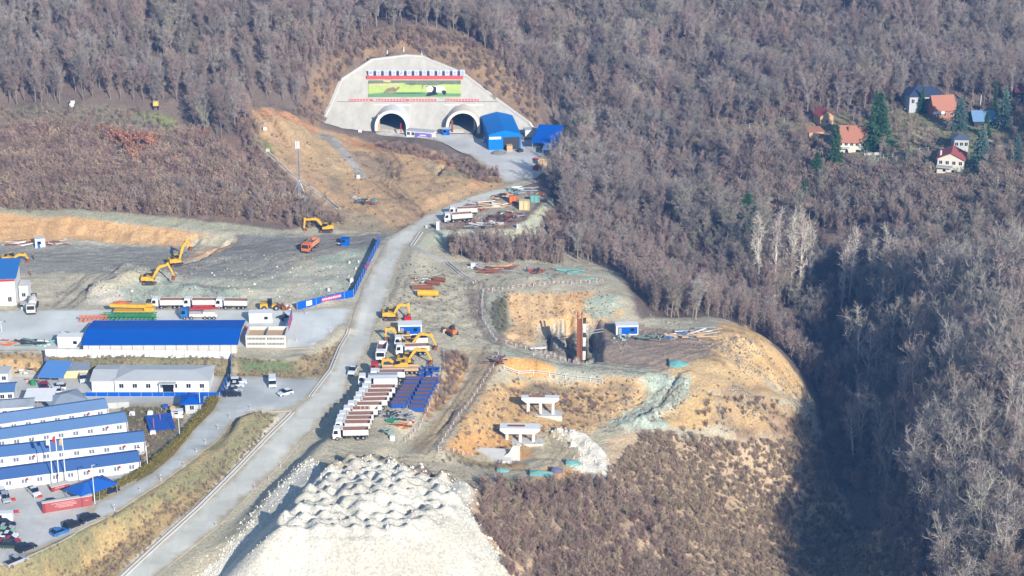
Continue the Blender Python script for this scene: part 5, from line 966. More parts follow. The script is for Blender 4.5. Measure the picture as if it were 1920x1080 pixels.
# ventilation hall: long barrel-roofed blue shed, seen end on
p = P(912, 282, YARD); q = P(975, 276, YARD); p2 = P(905, 245, YARD)
hall = thing('blue_hall', 'large bright blue low-gabled hall beside the right tunnel mouth', 'hall', p + Vector((.8, 0, 0))); W2 = 11.5
a1 = math.atan2(-5.0, 24.0); hall.rotation_euler = (0, 0, .12)
def vault(r_out, wv, hgt_, rise_): return [(-.0, 0), (0, hgt_)] + [(wv * i / 14, hgt_ + rise_ * (1 - abs(i - 7) / 7) ** .8) for i in range(1, 14)] + [(wv, hgt_), (wv, 0)]
m = MB().use(mat('hall_blue', C(4,124,208), .6, .04, .3, spec=.15)); pr = vault(0, W2, 5.6, 1.5); m.prism(pr, 0, 25, 'y'); part('shell', m, hall)
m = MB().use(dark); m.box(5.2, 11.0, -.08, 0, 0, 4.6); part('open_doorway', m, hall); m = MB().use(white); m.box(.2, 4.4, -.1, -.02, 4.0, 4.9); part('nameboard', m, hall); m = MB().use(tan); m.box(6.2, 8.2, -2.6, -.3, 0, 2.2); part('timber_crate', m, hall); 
pg_ = G(935, 288); s = thing('aggregate_heap', 'small heap of grey gravel at the corner of the blue hall', 'heap', pg_)
m = MB().use(mat('grey_gravel', C(130,136,130), .95, .2, 2))
def heap(m, r, h, n=18, rings=5, sx=1, seed=1):
    rr = random.Random(seed); vs = [(0, 0, h)]; 
    for k in range(1, rings + 1):
        for i in range(n):
            a = 2 * math.pi * i / n; q = r * k / rings * rr.uniform(.88, 1.12); vs.append((q * math.cos(a) * sx, q * math.sin(a), h * max(0, 1 - (k / rings) ** 1.1) * rr.uniform(.85, 1.15) - (.3 if k == rings else 0)))
    fs = [(0, 1 + i, 1 + (i + 1) % n) for i in range(n)]
    for k in range(rings - 1):
        o = 1 + k * n; fs += [(o + i, o + n + i, o + n + (i + 1) % n, o + (i + 1) % n) for i in range(n)]
    m.add(vs, fs)
heap(m, 2.6, 1.5, sx=1.3); part('gravel', m, s)
def shed(A, depth, W, h, rise_, label, roofm, rz=0.0, name='open_shed', cat='shed', posts=True, lowh=None):
    p = G(*A); t = thing(name, label, cat, p, rz); lowh = h if lowh is None else lowh
    m = MB().use(roofm); m.add([(-.3,-.3,lowh),(W+.3,-.3,lowh),(W+.3,depth+.3,h+rise_),(-.3,depth+.3,h+rise_),(-.3,-.3,lowh+.12),(W+.3,-.3,lowh+.12),(W+.3,depth+.3,h+rise_+.12),(-.3,depth+.3,h+rise_+.12)], [(0,3,2,1),(4,5,6,7),(0,1,5,4),(1,2,6,5),(2,3,7,6),(3,0,4,7)]); part('roof', m, t)
    for x, y, z in [(0, 0, lowh), (W, 0, lowh), (W, depth, h + rise_), (0, depth, h + rise_), (W / 2, 0, lowh), (W / 2, depth, h + rise_)]:
        m = MB().use(steel); m.tube((x, y, -.4), (x, y, z), .09, .09, 6); part('post', m, t)
    return t
shed((1003,276), 9, 8.5, 4.2, 1.6, 'blue open-sided shed on the right of the tunnel forecourt', blu, -.2, lowh=3.6)
shed((998,283), 4, 9, 3.4, .4, 'low blue lean-to in front of the blue open-sided shed', blu, -.05, lowh=3)
shed((1018,292), 4.5, 7.5, 2.6, .5, 'pale blue tarpaulin lean-to at the edge of the forecourt drop', mat('pale_blue_sheet', C(90,140,196), .7), -.25, lowh=2.2)
building((985,258), (1008,258), 3.5, 2.6, 'white workshop container behind the blue sheds', white, grey, 'workshop_container', 'container', .1, 'flat', .1)
for i, (u, v, c_, lb, r_) in enumerate([(1018,308,tan,'timber formwork crate at the right edge of the forecourt',1.9),(1004,300,redp,'small red tool chest below the blue lean-to',.7),(1022,300,dirtyw,'dirty white water cube beside the forecourt edge',1.0),(975,285,dark,'dark drill frame under the hall eave',1.0),(1008,318,rust,'rusty bundle of props at the forecourt corner',1.4)]):
    p = G(u, v); s = thing('site_crate', lb, 'crate', p, .2 * i); m = MB().use(c_); m.box(-r_, r_, -r_ * .7, r_ * .7, -.1, r_ * .9); m.box(-r_ * .8, r_ * .7, -r_ * .5, r_ * .6, r_ * .9, r_ * 1.15); part('body', m, s); m = MB().use(dark)
    for k in range(3): m.box(-r_ - .03 + k * r_ * .9, -r_ + .12 + k * r_ * .9, -r_ * .7 - .04, -r_ * .7, 0, r_ * .9)
    part('battens', m, s)
rail_fence([(985,333),(1006,326),(1022,312),(1029,296)], 'white railing along the outer edge of the tunnel forecourt', 1.1, False)
# ------------------------------------------------------------------ mast on the dirt hill
p = G(562, 373); h = hat(p, 262); t = thing('telecom_mast', 'tall slim lattice telecom mast with white antennas on the dirt slope', 'mast', p)
m = MB().use(steel); lg = [(-.45, -.35), (.45, -.35), (0, .45)]
for x, y in lg: m.tube((x, y, 0), (x, y, h), .11, .09, 5)
k = int(h / 1.2)
for i in range(k):
    for j in range(3):
        a, b_ = lg[j], lg[(j + 1) % 3]; m.tube((*a, h * i / k), (*b_, h * (i + 1) / k), .03, .03, 4, False)
part('lattice', m, t)
for x, y in [(-2.6, -1.2), (2.6, -1.2), (.4, 2.8), (0, -2.6)]:
    m = MB().use(steel); m.tube((x, y, .5), (0, 0, 6.4), .13, .13, 5); part('stay', m, t); m = MB().use(concp); m.box(x - .9, x + .9, y - .8, y + .8, -.5, .9); part('ballast_block', m, t)
for x in (-.5, .5, 0): m = MB().use(white); m.box(x - .16, x + .16, -.7, -.45, h - 2.8, h - .3); part('antenna', m, t)
m = MB().use(steel); m.tube((0, 0, h), (0, 0, h + 3), .04); part('spike', m, t)
p = G(562, 378); s = thing('equipment_box', 'white equipment box at the foot of the telecom mast', 'box', p); m = MB().use(white); m.box(-1, 1, -.6, .6, -.3, 1.5); part('case', m, s)
def channel(pix, half, label, h=.25):
    ps = wp(pix); t = thing('drain_channel', label, 'drain', ps[0]); m = MB().use(concp)
    for a, b_ in zip(ps[:-1], ps[1:]):
        k = max(1, int((b_ - a).length / 2.5))
        for j in range(k):
            q0, q1 = a.lerp(b_, j / k), a.lerp(b_, (j + 1) / k); q0.z = hz(q0.x, q0.y); q1.z = hz(q1.x, q1.y); d = (q1 - q0).normalized(); sd = Vector((-d.y, d.x, 0)) * half
            for s_ in (-1, 1): m.beam(q0 + sd * s_ - ps[0] + Vector((0, 0, .12)), q1 + sd * s_ - ps[0] + Vector((0, 0, .12)), .3, h + .3)
    part('side_wall', m, t); return t
channel([(500,286),(520,305),(545,328),(580,352),(610,372),(634,392)], .6, 'pale concrete drain stepping down the dirt slope past the mast')
channel([(655,618),(637,652),(620,694),(606,712),(582,744)], .35, 'concrete kerb drain along the left side of the main road by the grass bank')
channel([(548,775),(500,822),(445,880),(370,955),(300,1018),(225,1088)], .45, 'narrow pale roadside drain along the lower main road')
channel([(790,436),(772,462),(800,478),(838,492),(862,512),(890,530)], .45, 'curving concrete ditch right of the main road', .3)
# red/white guard rails
for pix, lb in [([(906,548),(903,575),(905,600),(930,640),(985,655),(1040,668),(1080,678)],'red and white guard rail around the near side of the excavation'),([(905,548),(960,542),(1020,536),(1105,532),(1130,528)],'red and white guard rail along the rim above the excavation'),([(935,665),(925,690),(895,735),(860,780),(830,828),(822,842)],'red and white rail beside the muddy descending track'),([(822,846),(850,848),(885,856)],'red and white rail above the triangular concrete ramp'),([(832,655),(833,690),(826,720),(806,762),(788,800),(760,828)],'red and white rail at the right edge of the truck yard'),([(1000,668),(1050,676),(1100,684)],'low red and white rail in front of the piling mast')]: rail_fence(pix, lb)
rail_fence([(945,694),(1000,702),(1060,710),(1130,719)], 'white double rail below the haul road, above the near pier', 1.2, False, 3.0, rr_=.1)
rail_fence([(828,432),(880,431),(915,430),(962,430)], 'thin dark rail in front of the scrap stacks', .9, False, rail=dark, post=dark)
ORD = ['nearest', 'second', 'third', 'fourth', 'fifth', 'sixth', 'seventh', 'eighth', 'ninth', 'tenth', 'eleventh', 'twelfth', 'thirteenth']
# ------------------------------------------------------------------ truck yard
ROW = [(656,822),(660,809),(664,801),(666,793),(676,783),(684,774.5),(695,766),(698,757.5),(704,750),(709,742)]
for i, (u, v) in enumerate(ROW):
    lb = '%s white tipper truck of the tightly parked row beside the main road' % (ORD[i] if i else 'nearest')
    dump_truck(u + random.uniform(-1.5, 1.5), v, (u - 30, v + .6), lb, 'tipper trucks parked in a row', axles=3 if i < 2 else 4, L_=8.6, bedp=[dirtyw, concp, dirtyw][i % 3], load=None)
tank_truck(715, 732, (685, 732.5), 'white tanker truck in the parked row just before the silver one', white)
tank_truck(710, 722, (680, 722.5), 'silver tanker truck near the far end of the parked row', sil, L_=10.5)
dump_truck(726, 713, (700, 713.5), 'white tipper truck at the far end of the parked row beyond the tankers', bedp=white)
t = thing('lowbed_truck', 'red and white cab truck with a long timber-decked trailer below the excavators', 'truck', G(742, 699), heading((742, 699), (710, 699.5))); cab(t, 6.6, redp, ('red', 13))
m = MB().use(tan); m.box(-6, 3.6, -1.4, 1.4, 1.0, 1.3); m.box(-6, 3.6, -1.4, -1.25, 1.3, 1.75); m.box(-6, 3.6, 1.25, 1.4, 1.3, 1.75); m.use(dark); m.box(-5.8, 5.5, -.4, .4, .6, 1.0); part('trailer_bed', m, t); wheels(t, [5.3, 3.2, -3, -4.3, -5.5], .5, 1.1, .4)
dump_truck(716, 668, (712, 682), 'white tipper truck facing the camera beside the excavators', bedp=white)
dump_truck(773, 664, (743, 665), 'white tipper truck between two yellow excavators in the yard', bedp=concp)
t = dump_truck(770, 649, (742, 650), 'white flatbed truck just in front of the blue cabin', bedp=white)
excavator(766, 655, (790, 654.5), 'yellow excavator reaching right over the white tipper truck', [(.9,1.6),(3.2,4.6),(6.2,4.0),(7.6,.9)])
excavator(752, 640, (725, 640.5), 'yellow excavator behind the flatbed with its arm curled down to the left', [(.9,1.6),(2.2,4.0),(4.0,3.4),(4.2,1.2)])
excavator(762, 684, (790, 683.5), 'yellow excavator with arched boom and bucket lowered at the yard edge', [(.6,1.6),(2.6,4.5),(5.4,4.0),(6.8,1.2)])
excavator(748, 693, (715, 693.5), 'yellow excavator with its arm stretched left across the lowbed trailer', [(.9,1.6),(2.6,3.0),(4.2,2.6),(4.4,1.0)])
excavator(733, 598, (760, 597), 'yellow excavator beside the main road above the blue cabin', [(.9,1.6),(2.4,4.2),(5.0,4.0),(5.2,1.3)])
excavator(612, 434, (580, 434.5), 'yellow excavator digging at the forest edge below the mast', [(.9,1.6),(2.8,4.2),(6.6,4.0),(6.9,1.0)])
excavator(331, 497, (350, 494), 'yellow excavator with raised boom at the trench in the left yard', [(.9,1.6),(2.2,5.6),(3.6,7.2),(4.8,5.0)])
excavator(281, 531, (310, 530), 'yellow excavator on the grey spoil heap with its arm arched right', [(.9,1.6),(3.0,5.0),(5.6,5.6),(7.2,2.0)])
excavator(20, 493, (45, 492), 'yellow excavator behind the blue-roofed batching building', [(.9,1.6),(2.6,2.6),(4.6,2.4),(5.4,1.0)])
cabin(769, 628, (792, 627.5), 'blue-fronted white site cabin in the truck yard', 6.4, 3.4, 2.8, white, white, blu)
cabin(1176, 628, (1198, 627.5), 'blue-fronted white site cabin beside the piling pit', 6.2, 3, 2.7, white, white, blu)
p = G(765, 605); s = thing('fuel_tank', 'bright red fuel box behind the blue-fronted truck-yard cabin', 'tank', p); m = MB().use(mat('bright_red', C(226,28,52), .5)); m.box(-.9, .9, -.6, .6, .3, 1.7); m.use(dark); m.box(-.8, -.6, -.5, .5, 0, .3); m.box(.6, .8, -.5, .5, 0, .3); part('tank', m, s)
def skip_mesh():
    m = MB().use(dblu); L2, W2, h = 1.95, .85, 1.25
    for s_ in (-1, 1):
        m.box(-L2, L2, s_ * W2 - .05, s_ * W2 + .05, 0, h)
        m.box(s_ * L2 - .05, s_ * L2 + .05, -W2, W2, 0, h)
    for i in range(5):
        x = -L2 + .25 + i * (2 * L2 - .5) / 4
        for s_ in (-1, 1): m.box(x - .07, x + .07, s_ * (W2 + .1) - .08, s_ * (W2 + .1) + .08, 0, h)
    return m.mesh('skip_shell')
def skip(p, rz, label, grp):
    t = thing('steel_skip', label, 'skip', p, rz, grp); part('shell', cached('skip', skip_mesh), t)
    part('rusty_lining', mesh_of('skl', (brown, [('box', -1.9, 1.9, -.8, .8, .1, 1.2)])), t)
sk0 = P(748, 764, .6); rzs = .02
for c_ in range(2):
    for r_ in range(8):
        x = sk0.x + c_ * 4.45 + r_ * .42; y = sk0.y + r_ * 2.35
        skip((x, y, hz(x, y)), rzs, '%s blue steel skip of the %s column with a rust-brown inside' % (ORD[r_], ['left', 'right'][c_]), 'blue steel skips in two columns')
for i in range(9):
    x = sk0.x + 5.0 + (i % 3) * 1.7; y = sk0.y + 20.5 + (i // 3) * 2; s = thing('blue_formwork', 'jumbled blue formwork panel on the heap behind the skips', 'panel', (x, y, hz(x, y) + .5 * (i % 2)), random.uniform(-.5, .5), 'blue formwork panels heaped behind the skips'); s.rotation_euler.x = random.uniform(-.5, .5)
    m = MB().use(dblu); m.box(-1, 1, -.7, .7, 0, .3); m.box(-.9, -.75, -.7, .7, .3, .9); m.box(.7, .85, -.7, .7, .3, .8); part('panel', m, s)
def junk(u, v, label, mats_, n=8, r=2.0, L_=2.5, cat='scrap heap', name='scrap_pile', h=.8, flatness=.3, group=None):
    p = G(u, v); t = thing(name, label, cat, p, 0, group)
    for k, mt in enumerate(mats_):
        for i in range(max(2, n // len(mats_))):
            a = random.gauss(0, flatness); c_ = Vector((random.uniform(-r, r), random.uniform(-r * .8, r * .8), random.uniform(.1, h))); d = Vector((math.cos(a), math.sin(a), random.gauss(0, .12))) * L_ * random.uniform(.3, .6)
            w_ = random.uniform(.12, .45); m = MB().use(mt); m.beam(c_ - d, c_ + d, w_, random.uniform(.12, .5)); part('scrap_piece', m, t)
    return t
junk(735, 775, 'dark tangle of hoses and pipes in front of the blue skips', [dark, steel, grey], 14, 3.2, 2.4, flatness=1.2)
junk(733, 790, 'crumpled green tarpaulin on the truck-yard scrap', [grnp, teal], 8, 1.6, 1.8, h=.5, flatness=.8)
junk(750, 800, 'stack of orange-brown planks beyond the green tarpaulin', [tan, rust, ora], 14, 1.8, 3, h=.7)
junk(722, 812, 'teal barrel and frame pile near the nearest trucks', [teal, dark], 6, 1.4, 1.4, flatness=1)
junk(771, 791, 'small red and white bundle near the yard rail', [redp, white], 5, .7, .9, flatness=1)
junk(755, 783, 'grey reinforcement bundles at the yard edge', [steel, dark], 14, 2.5, 2.5, h=.5, flatness=.5)
p = G(736, 826); s = thing('water_tank', 'small white cube tank at the near corner of the truck yard', 'tank', p); m = MB().use(white); m.box(-.6, .6, -.5, .5, .1, 1.3); m.use(steel); m.box(-.7, .7, -.6, .6, -.1, .1); part('tank', m, s)
p = G(847, 627); t = thing('bulldozer', 'small yellow bulldozer alone right of the truck yard', 'bulldozer', p, 2.2)
m = MB().use(dark); m.box(-1.6, 1.4, -1.2, -.7, 0, .8); m.box(-1.6, 1.4, .7, 1.2, 0, .8); m.box(-.9, .3, -.6, .6, 1.7, 2.6); part('tracks_and_cab', m, t); m = MB().use(ora); m.box(.3, 1.5, -.6, .6, .6, 1.6); m.box(-1.5, .3, -.65, .65, .6, 1.7); part('hood', m, t); m = MB().use(tan); m.prism([(1.9, 0), (2.1, .5), (2.0, 1.2), (1.85, 1.2), (1.9, .5), (1.75, 0)], -1.6, 1.6, 'y'); part('blade', m, t)
# yellow and brown cylinders above
p = G(803, 556); s = thing('horizontal_tank', 'bright yellow horizontal tank on the earth yard', 'tank', p, -.05); m = MB().use(yel); m.tube((-3, 0, 1.1), (3, 0, 1.1), .95, .95, 16); part('tank', m, s); m = MB().use(dark); m.box(-2, -1.6, -.8, .8, 0, .5); m.box(1.6, 2, -.8, .8, 0, .5); part('cradle', m, s)
for i, (u, v, lb) in enumerate([(792,543,'long rusty steel tube lying above the yellow tank'),(824,528,'short rusty steel casing at the back of the scrap stack'),(812,534,'rusty bored-pile casing lying at an angle')]):
    p = G(u, v); s = thing('steel_casing', lb, 'pipe', p, [.05, -.4, -.3][i]); m = MB().use(rust); L2 = [3, 1.8, 2][i]; m.tube((-L2, 0, .7), (L2, 0, .7), .65, .65, 14); m.use(dark); m.tube((-L2 - .02, 0, .7), (-L2 + .02, 0, .7), .5, .5, 12); part('casing', m, s)
junk(792, 530, 'pale scrap formwork beside the rusty casings', [white, grey, rust], 12, 2.6, 1.8, flatness=.8)
junk(935, 508, 'long stack of steel beams and pipes along the brush edge', [tan, rust, steel, brown], 26, 4.2, 5, h=1.2, flatness=.12)
junk(893, 502, 'rust-red drill auger parts beside a white drum', [rust, redp, white], 10, 1.8, 1.8, flatness=.9)
junk(1003, 511, 'rust-red rebar cages left of the teal sheeting', [rust, redp, dark], 12, 2.4, 2.0, flatness=.8)
junk(1070, 515, 'long thin teal sheeting strip on the bench edge', [teal], 8, 6, 5, h=.2, flatness=.05)
p = G(889, 502); s = thing('water_drum', 'white and blue drum at the ditch corner', 'drum', p); m = MB().use(white); m.box(-1, .4, -.6, .6, 0, 1.5); m.use(lblu); m.tube((.9, 0, 0), (.9, 0, 1), .35, .35, 10); part('drum', m, s)
# ------------------------------------------------------------------ storage spur by the upper road
dump_truck(858, 415, (830, 417), 'white tipper truck facing the road beside the upper scrap stacks', bedp=dirtyw)
dump_truck(868, 404, (842, 405), 'second white tipper truck parked behind the first at the scrap stacks', bedp=dirtyw)
for u, v, lb, ms, n_, r_, L_, fl in [(897,392,'brown rebar heap by the roadside above the tipper trucks',[rust,brown],16,3,2.4,.5),(925,388,'long pale timber stack beside the upper road',[tan,pinkw],16,4,5,.06),(940,412,'dense brown tangle of rebar cages on the spur',[brown,rust,dark],34,4.5,2.6,1.1),(965,408,'grey-brown wire cage heap at the right of the rebar tangle',[steel,brown,rust],24,3.4,2.2,1.2),(966,362,'teal and grey formwork heap near the top of the spur',[teal,dark,steel],18,3.4,2.2,.9),(985,358,'long pale pipes laid over the top formwork heap',[white,steel],10,3.4,4,.2),(940,370,'sand-coloured beam pile with dark struts',[tan,dark],14,3,3,.1),(970,384,'rusty struts leaning before the timber frame tower',[rust,brown],14,2.2,1.8,1.1),(1012,366,'red hose coil next to a yellow drum',[redp,yel,ora],10,1.4,1.2,1.2),(950,400,'small mixed green and white scrap pieces',[grnp,white,tan],10,2.4,1.4,1),(915,425,'long grey steel beams lying at the spur front edge',[steel,grey,dark],12,3.5,8,.02),(880,418,'brown earth and rebar offcuts under the first tipper truck',[brown,rust],10,2.4,1.8,.8),(925,421,'curved timber centring on the spur front edge',[tan,rust,white],9,2,2.2,.4)]: junk(u, v, lb, ms, n_, r_, L_, h=1.1, flatness=fl)
for u, v, w_, h_, c_, lb in [(983,392,3.4,3.0,mat('formwork_yellow', C(222,204,150), .8, .1, 2),'tall pale yellow plywood formwork box on the spur'),(962,380,2.6,2.4,ora,'orange steel frame box left of the yellow formwork'),(1003,378,3.0,2.2,teal,'teal formwork box right of the yellow formwork'),(972,428,1.2,1.3,white,'white drum at the right end of the spur edge'),(821,430,1.2,2.6,white,'white control panel box at the spur entrance'),(800,428,.8,.9,white,'small white marker block beside the road at the spur')]:
    p = G(u, v); s = thing('formwork_box', lb, 'formwork', p, random.uniform(-.2, .2)); m = MB().use(c_); m.box(-w_/2, w_/2, -w_/3, w_/3, 0, h_); part('box', m, s); m = MB().use(dark)
    for k in range(3): m.box(-w_/2 + k * w_/2.3, -w_/2 + .1 + k * w_/2.3, -w_/3 - .05, -w_/3, .1, h_ - .1)
    part('frame', m, s)
junk(686, 380, 'dark tarpaulin and drill parts heaped on the dirt hill', [dark, mat('blue_grey_tarp', C(70,104,124), .8), teal, rust], 26, 3.4, 1.8, h=1.0, flatness=1.3)
junk(668, 374, 'pale rock and rubble heap beside the dark tarpaulin', [concp, grey], 12, 1.8, .9, h=.6, flatness=1.3)
# ------------------------------------------------------------------ piling pit
p = G(1087, 672); h = hat(p, 585); t = thing('piling_mast', 'tall rust-brown piling mast rising from the excavation', 'piling rig', p)
m = MB().use(rust); m.box(-.85, -.55, -.3, .3, -3, h); m.box(.3, .6, -.3, .3, -3, h)
for i in range(int(h / 1.5)): m.beam((-.7, 0, i * 1.5), (.45, 0, i * 1.5 + 1.5), .12, .12)
m.box(-.55, .3, -.1, .1, -3, h - 2); part('lattice', m, t)
m = MB()
for i in range(11): m.use([pinkw, dark, concp][i % 3]); m.box(.75, 1.6, -.5, .5, i * 1.35 - 3, i * 1.35 - 1.7)
part('ladder_column', m, t); m = MB().use(steel); m.beam((1.6, 0, 7.2), (6.4, 2, 7.2), .18, .18); m.beam((1.6, 0, 8.0), (6.4, 2, 8.0), .18, .18); part('walkway', m, t)
p = G(1008, 656); s = thing('timber_bench', 'white planks laid at the left rim of the piling pit', 'planks', p, .1); m = MB().use(white); m.box(-2.2, 2.2, -.5, -.1, .5, .7); m.box(-1.6, 2.4, .2, .6, .5, .65); m.use(dark); m.box(-2, -1.8, -.5, .6, -.3, .5); m.box(1.8, 2, -.5, .6, -.3, .5); part('planks', m, s)
for u, v, lb, ms, n_, r_, L_, fl in [(1168,634,'white and pink rubble in front of the blue-fronted pit cabin',[concp,pinkw,teal],14,2.4,1.2,1.2),(1212,636,'dull green steel box stack right of the pit cabin',[olive,dark],14,2.2,3,.05),(1240,634,'teal and rust scrap beside the green boxes',[teal,rust],8,1.2,1.6,1),(1268,631,'white and sand bagged stack on the platform',[white,tan,lblu],12,2.4,2.6,.1),(1312,627,'long pale pipes at the back of the platform',[steel,tan,concp],12,4,7,.04)]: junk(u, v, lb, ms, n_, r_, L_, h=1.0, flatness=fl)
for u, v, r_, h_, mt, lb, sx_ in [(1268,682,2.6,1.0,teal,'pale teal tarpaulin-covered heap on the platform edge',1.5),(1070,868,1.8,.8,teal,'teal tarpaulin bundle on the rubble ramp',1.4),(1010,888,1.8,.8,teal,'long teal tarpaulin heap beside the lower track',2.4),(940,882,1.4,.6,teal,'small teal and pink heap below the concrete wedge',1.6),(1042,882,1.4,1.0,mat('violet_grey_sheet', C(110,108,134), .8),'violet-grey covered machine on the lower track',1.5)]:
    p = G(u, v); s = thing('covered_heap', lb, 'heap', p); m = MB().use(mt); heap(m, r_, h_, 14, 4, sx_, int(u)); part('sheet', m, s)
    m = MB().use(dark); m.box(-r_ * sx_ * .6, -r_ * sx_ * .5, -r_ * .8, r_ * .6, 0, h_ * .8); part('lashing', m, s)
junk(925, 678, 'dark and rust-red scrap at the junction above the descending track', [dark, rust, steel, brown], 26, 2.6, 2.6, h=1.0, flatness=1.2)
# bridge piers
def pier(u, v, L_, hc, label, tilt=0.0, slab=True, capd=2.0):
    p = G(u, v); t = thing('bridge_pier', label, 'bridge pier', p, tilt)
    m = MB().use(concp); m.box(-L_/2 - .6, L_/2 + .8, -1.6, 2.2, -2, .25); part('footing', m, t)
    for x in (-L_ * .33, 0, L_ * .33): m = MB().use(white); m.tube((x, 0, .2), (x, 0, hc), .44, .44, 16); part('column', m, t)
    m = MB().use(white); m.prism([(-L_/2, hc + 1.5), (L_/2, hc + 1.5), (L_/2, hc + .95), (L_/2 - 1.3, hc), (-L_/2 + 1.3, hc), (-L_/2, hc + .95)], -capd/2, capd/2, 'y'); c_ = part('cap_beam', m, t)
    m = MB().use(rust); m.box(-L_ * .3, L_ * .12, -.4, .4, hc + 1.5, hc + 1.68); part('rebar_mat', m, c_); return t
pier(1013, 777, 9.8, 3.6, 'white three-column bridge pier standing on a slab below the pit', -.02)
pier(975, 829, 10.2, 3.0, 'white three-column bridge pier half buried by the rubble ramp', -.02, capd=3.4)
p = G(960, 868) + Vector((0, 0, .7)); t = thing('concrete_abutment', 'triangular white concrete wedge and upright wall below the lower pier', 'abutment', p)
m = MB().use(concp); m.add([(-9.5, 3.5, 1.5), (-8, 4.2, 1.6), (-.5, 4, 1.2), (0, -1.2, .3), (-2.5, -1.4, .4), (-9.5, 3.5, -2), (-8, 4.2, -2), (-.5, 4, -2), (0, -1.2, -2), (-2.5, -1.4, -2)], [(4, 3, 2, 1, 0), (5, 6, 7, 8, 9), (0, 1, 6, 5), (1, 2, 7, 6), (2, 3, 8, 7), (3, 4, 9, 8), (4, 0, 5, 9)]); part('slab', m, t)
m = MB().use(concp); m.prism([(-1.4, -.5), (2.0, -.5), (2.0, 3.6), (.2, 3.6), (-.8, 1.6), (-2.4, .5)], .8, 1.4, 'y'); part('wall', m, t)
# ------------------------------------------------------------------ blue hoarding and junction
hw = panel_wall((557,581), (663,557), 'blue hoarding with red slogan beside the yard entrance', 2.3, blu, 3.2)
m = MB().use(mat('slogan_pink_red', C(214,64,92), .6)); d = hw[1]; dz = hw[2]; m.add([(d*.43,-.12,dz*.43+.8),(d*.78,-.12,dz*.78+.8),(d*.78,-.12,dz*.78+1.9),(d*.43,-.12,dz*.43+1.9)], [(0,1,2,3)]); part('slogan_board', m, hw[0])
m = MB().use(white); 
for j in range(11): m.box(d*.445 + j * d * .03, d*.445 + j * d * .03 + .35, -.16, -.13, dz*.6 + 1.15, dz*.6 + 1.6)
part('lettering', m, hw[0]); m = MB().use(white); m.box(d*.16, d*.26, -.14, -.11, .55 + dz*.2, 2.0 + dz*.2); part('notice', m, hw[0])
hw = panel_wall((663,557), (712,455), 'long blue hoarding running uphill along the left of the main road', 2.4, blu, 3.2)
m = MB().use(mat('slogan_pink_red', C(214,64,92), .6)); d, dz = hw[1], hw[2]; m.add([(d*.42,-.12,dz*.42+.8),(d*.56,-.12,dz*.56+.8),(d*.56,-.12,dz*.56+1.8),(d*.42,-.12,dz*.42+1.8)], [(0,1,2,3)]); part('slogan_board', m, hw[0])
for u, v, s_, lb in [(659,530,1.4,'white upright marker slab in the shadow of the blue hoarding'),(655,494,.7,'pale boulder near the hoarding, nearest the marker slab'),(667,505,.6,'white stone block halfway along the hoarding'),(672,492,.6,'white stone block at the upper half of the hoarding'),(616,546,.9,'pale boulder cluster at the foot of the rubble field')]:
    p = G(u, v); s = thing('stone_block', lb, 'block', p, .3); m = MB().use(concp); m.prism([(-.4*s_, -.1), (.45*s_, -.1), (.4*s_, s_ * .9), (.1*s_, s_*1.2), (-.35*s_, s_)], -.25*s_, .25*s_, 'y'); part('stone', m, s)
cabin(647, 461, (660, 461), 'small blue tank cabin beside the dark haul road', 2.4, 2.2, 2.1, blu, blu, door=False)
junk(640, 459, 'white pump trailer beside the small blue tank cabin', [white, dark], 6, 1.4, 1.2, flatness=.6, cat='trailer', name='pump_trailer')
dump_truck(582, 468, (574, 474), 'orange tipper truck on the dark haul road', paint=ora, bedp=mat('dusty_orange', C(220,150,104), .8, .12), L_=8.2)
for i, (u, v) in enumerate([(315,577),(375,577),(435,578)]): dump_truck(u, v, (u - 30, v - .1), '%s of three white tipper trucks below the grey-green rubble' % ['left', 'middle', 'right'][i], 'tipper trucks below the rubble heaps', bedp=[dirtyw, dirtyw, concp][i])
p = G(508, 580); t = thing('wheel_loader', 'yellow wheel loader parked at the left end of the blue hoarding', 'wheel loader', p, heading((508,580), (530,579)))
m = MB().use(yel); m.prism([(-3,.8),(-3,2.0),(-.9,2.1),(-.9,.8)], -1.1, 1.1, 'y'); m.box(.2, 1.6, -.7, .7, .8, 1.6); part('body', m, t); m = MB().use(glass); m.box(-.9, .4, -.7, .7, 1.3, 3.1); part('cab', m, t); m = MB().use(rust); m.beam((1, 0, 1.4), (3.4, 0, .6), 1.2, .3); m.prism([(3.2, .1), (3.0, 1.2), (3.3, 1.3), (4.3, .1)], -1.4, 1.4, 'y'); part('bucket', m, t); wheels(t, [1.5, -1.9], .75, 1.1, .55)
junk(535, 578, 'brick-red rubble at the foot of the hoarding end', [redp, white, tan], 12, 1.8, .8, h=.4, flatness=1.2)
# concrete pump truck, mobile crane and rig booms
p = G(375, 597); t = thing('concrete_pump_truck', 'blue-cabbed concrete pump truck with a folded red boom', 'pump truck', p, heading((375,597), (340,597))); cab(t, 5.2, lblu, ('lblu', 10.4))
m = MB().use(dirtyw); m.box(-5, 2.8, -1.1, 1.1, .8, 1.7); m.box(-4.4, -1, -.9, .9, 1.7, 2.2); part('deck', m, t); m = MB().use(redp); m.beam((2.6, .3, 3.0), (-4.8, .3, 3.3), .5, .5); m.beam((2.2, -.4, 2.7), (-5.2, -.4, 3.0), .45, .45); m.beam((1.8, 0, 3.6), (-3.6, 0, 3.8), .4, .4); part('boom', m, t); wheels(t, [4.1, 2.2, -1.6, -2.9, -4.1], .52, 1.05, .4)
p = G(252, 590); t = thing('mobile_crane', 'yellow mobile crane with folded boom behind the blue-roofed warehouse', 'mobile crane', p, heading((252,590), (215,590)))
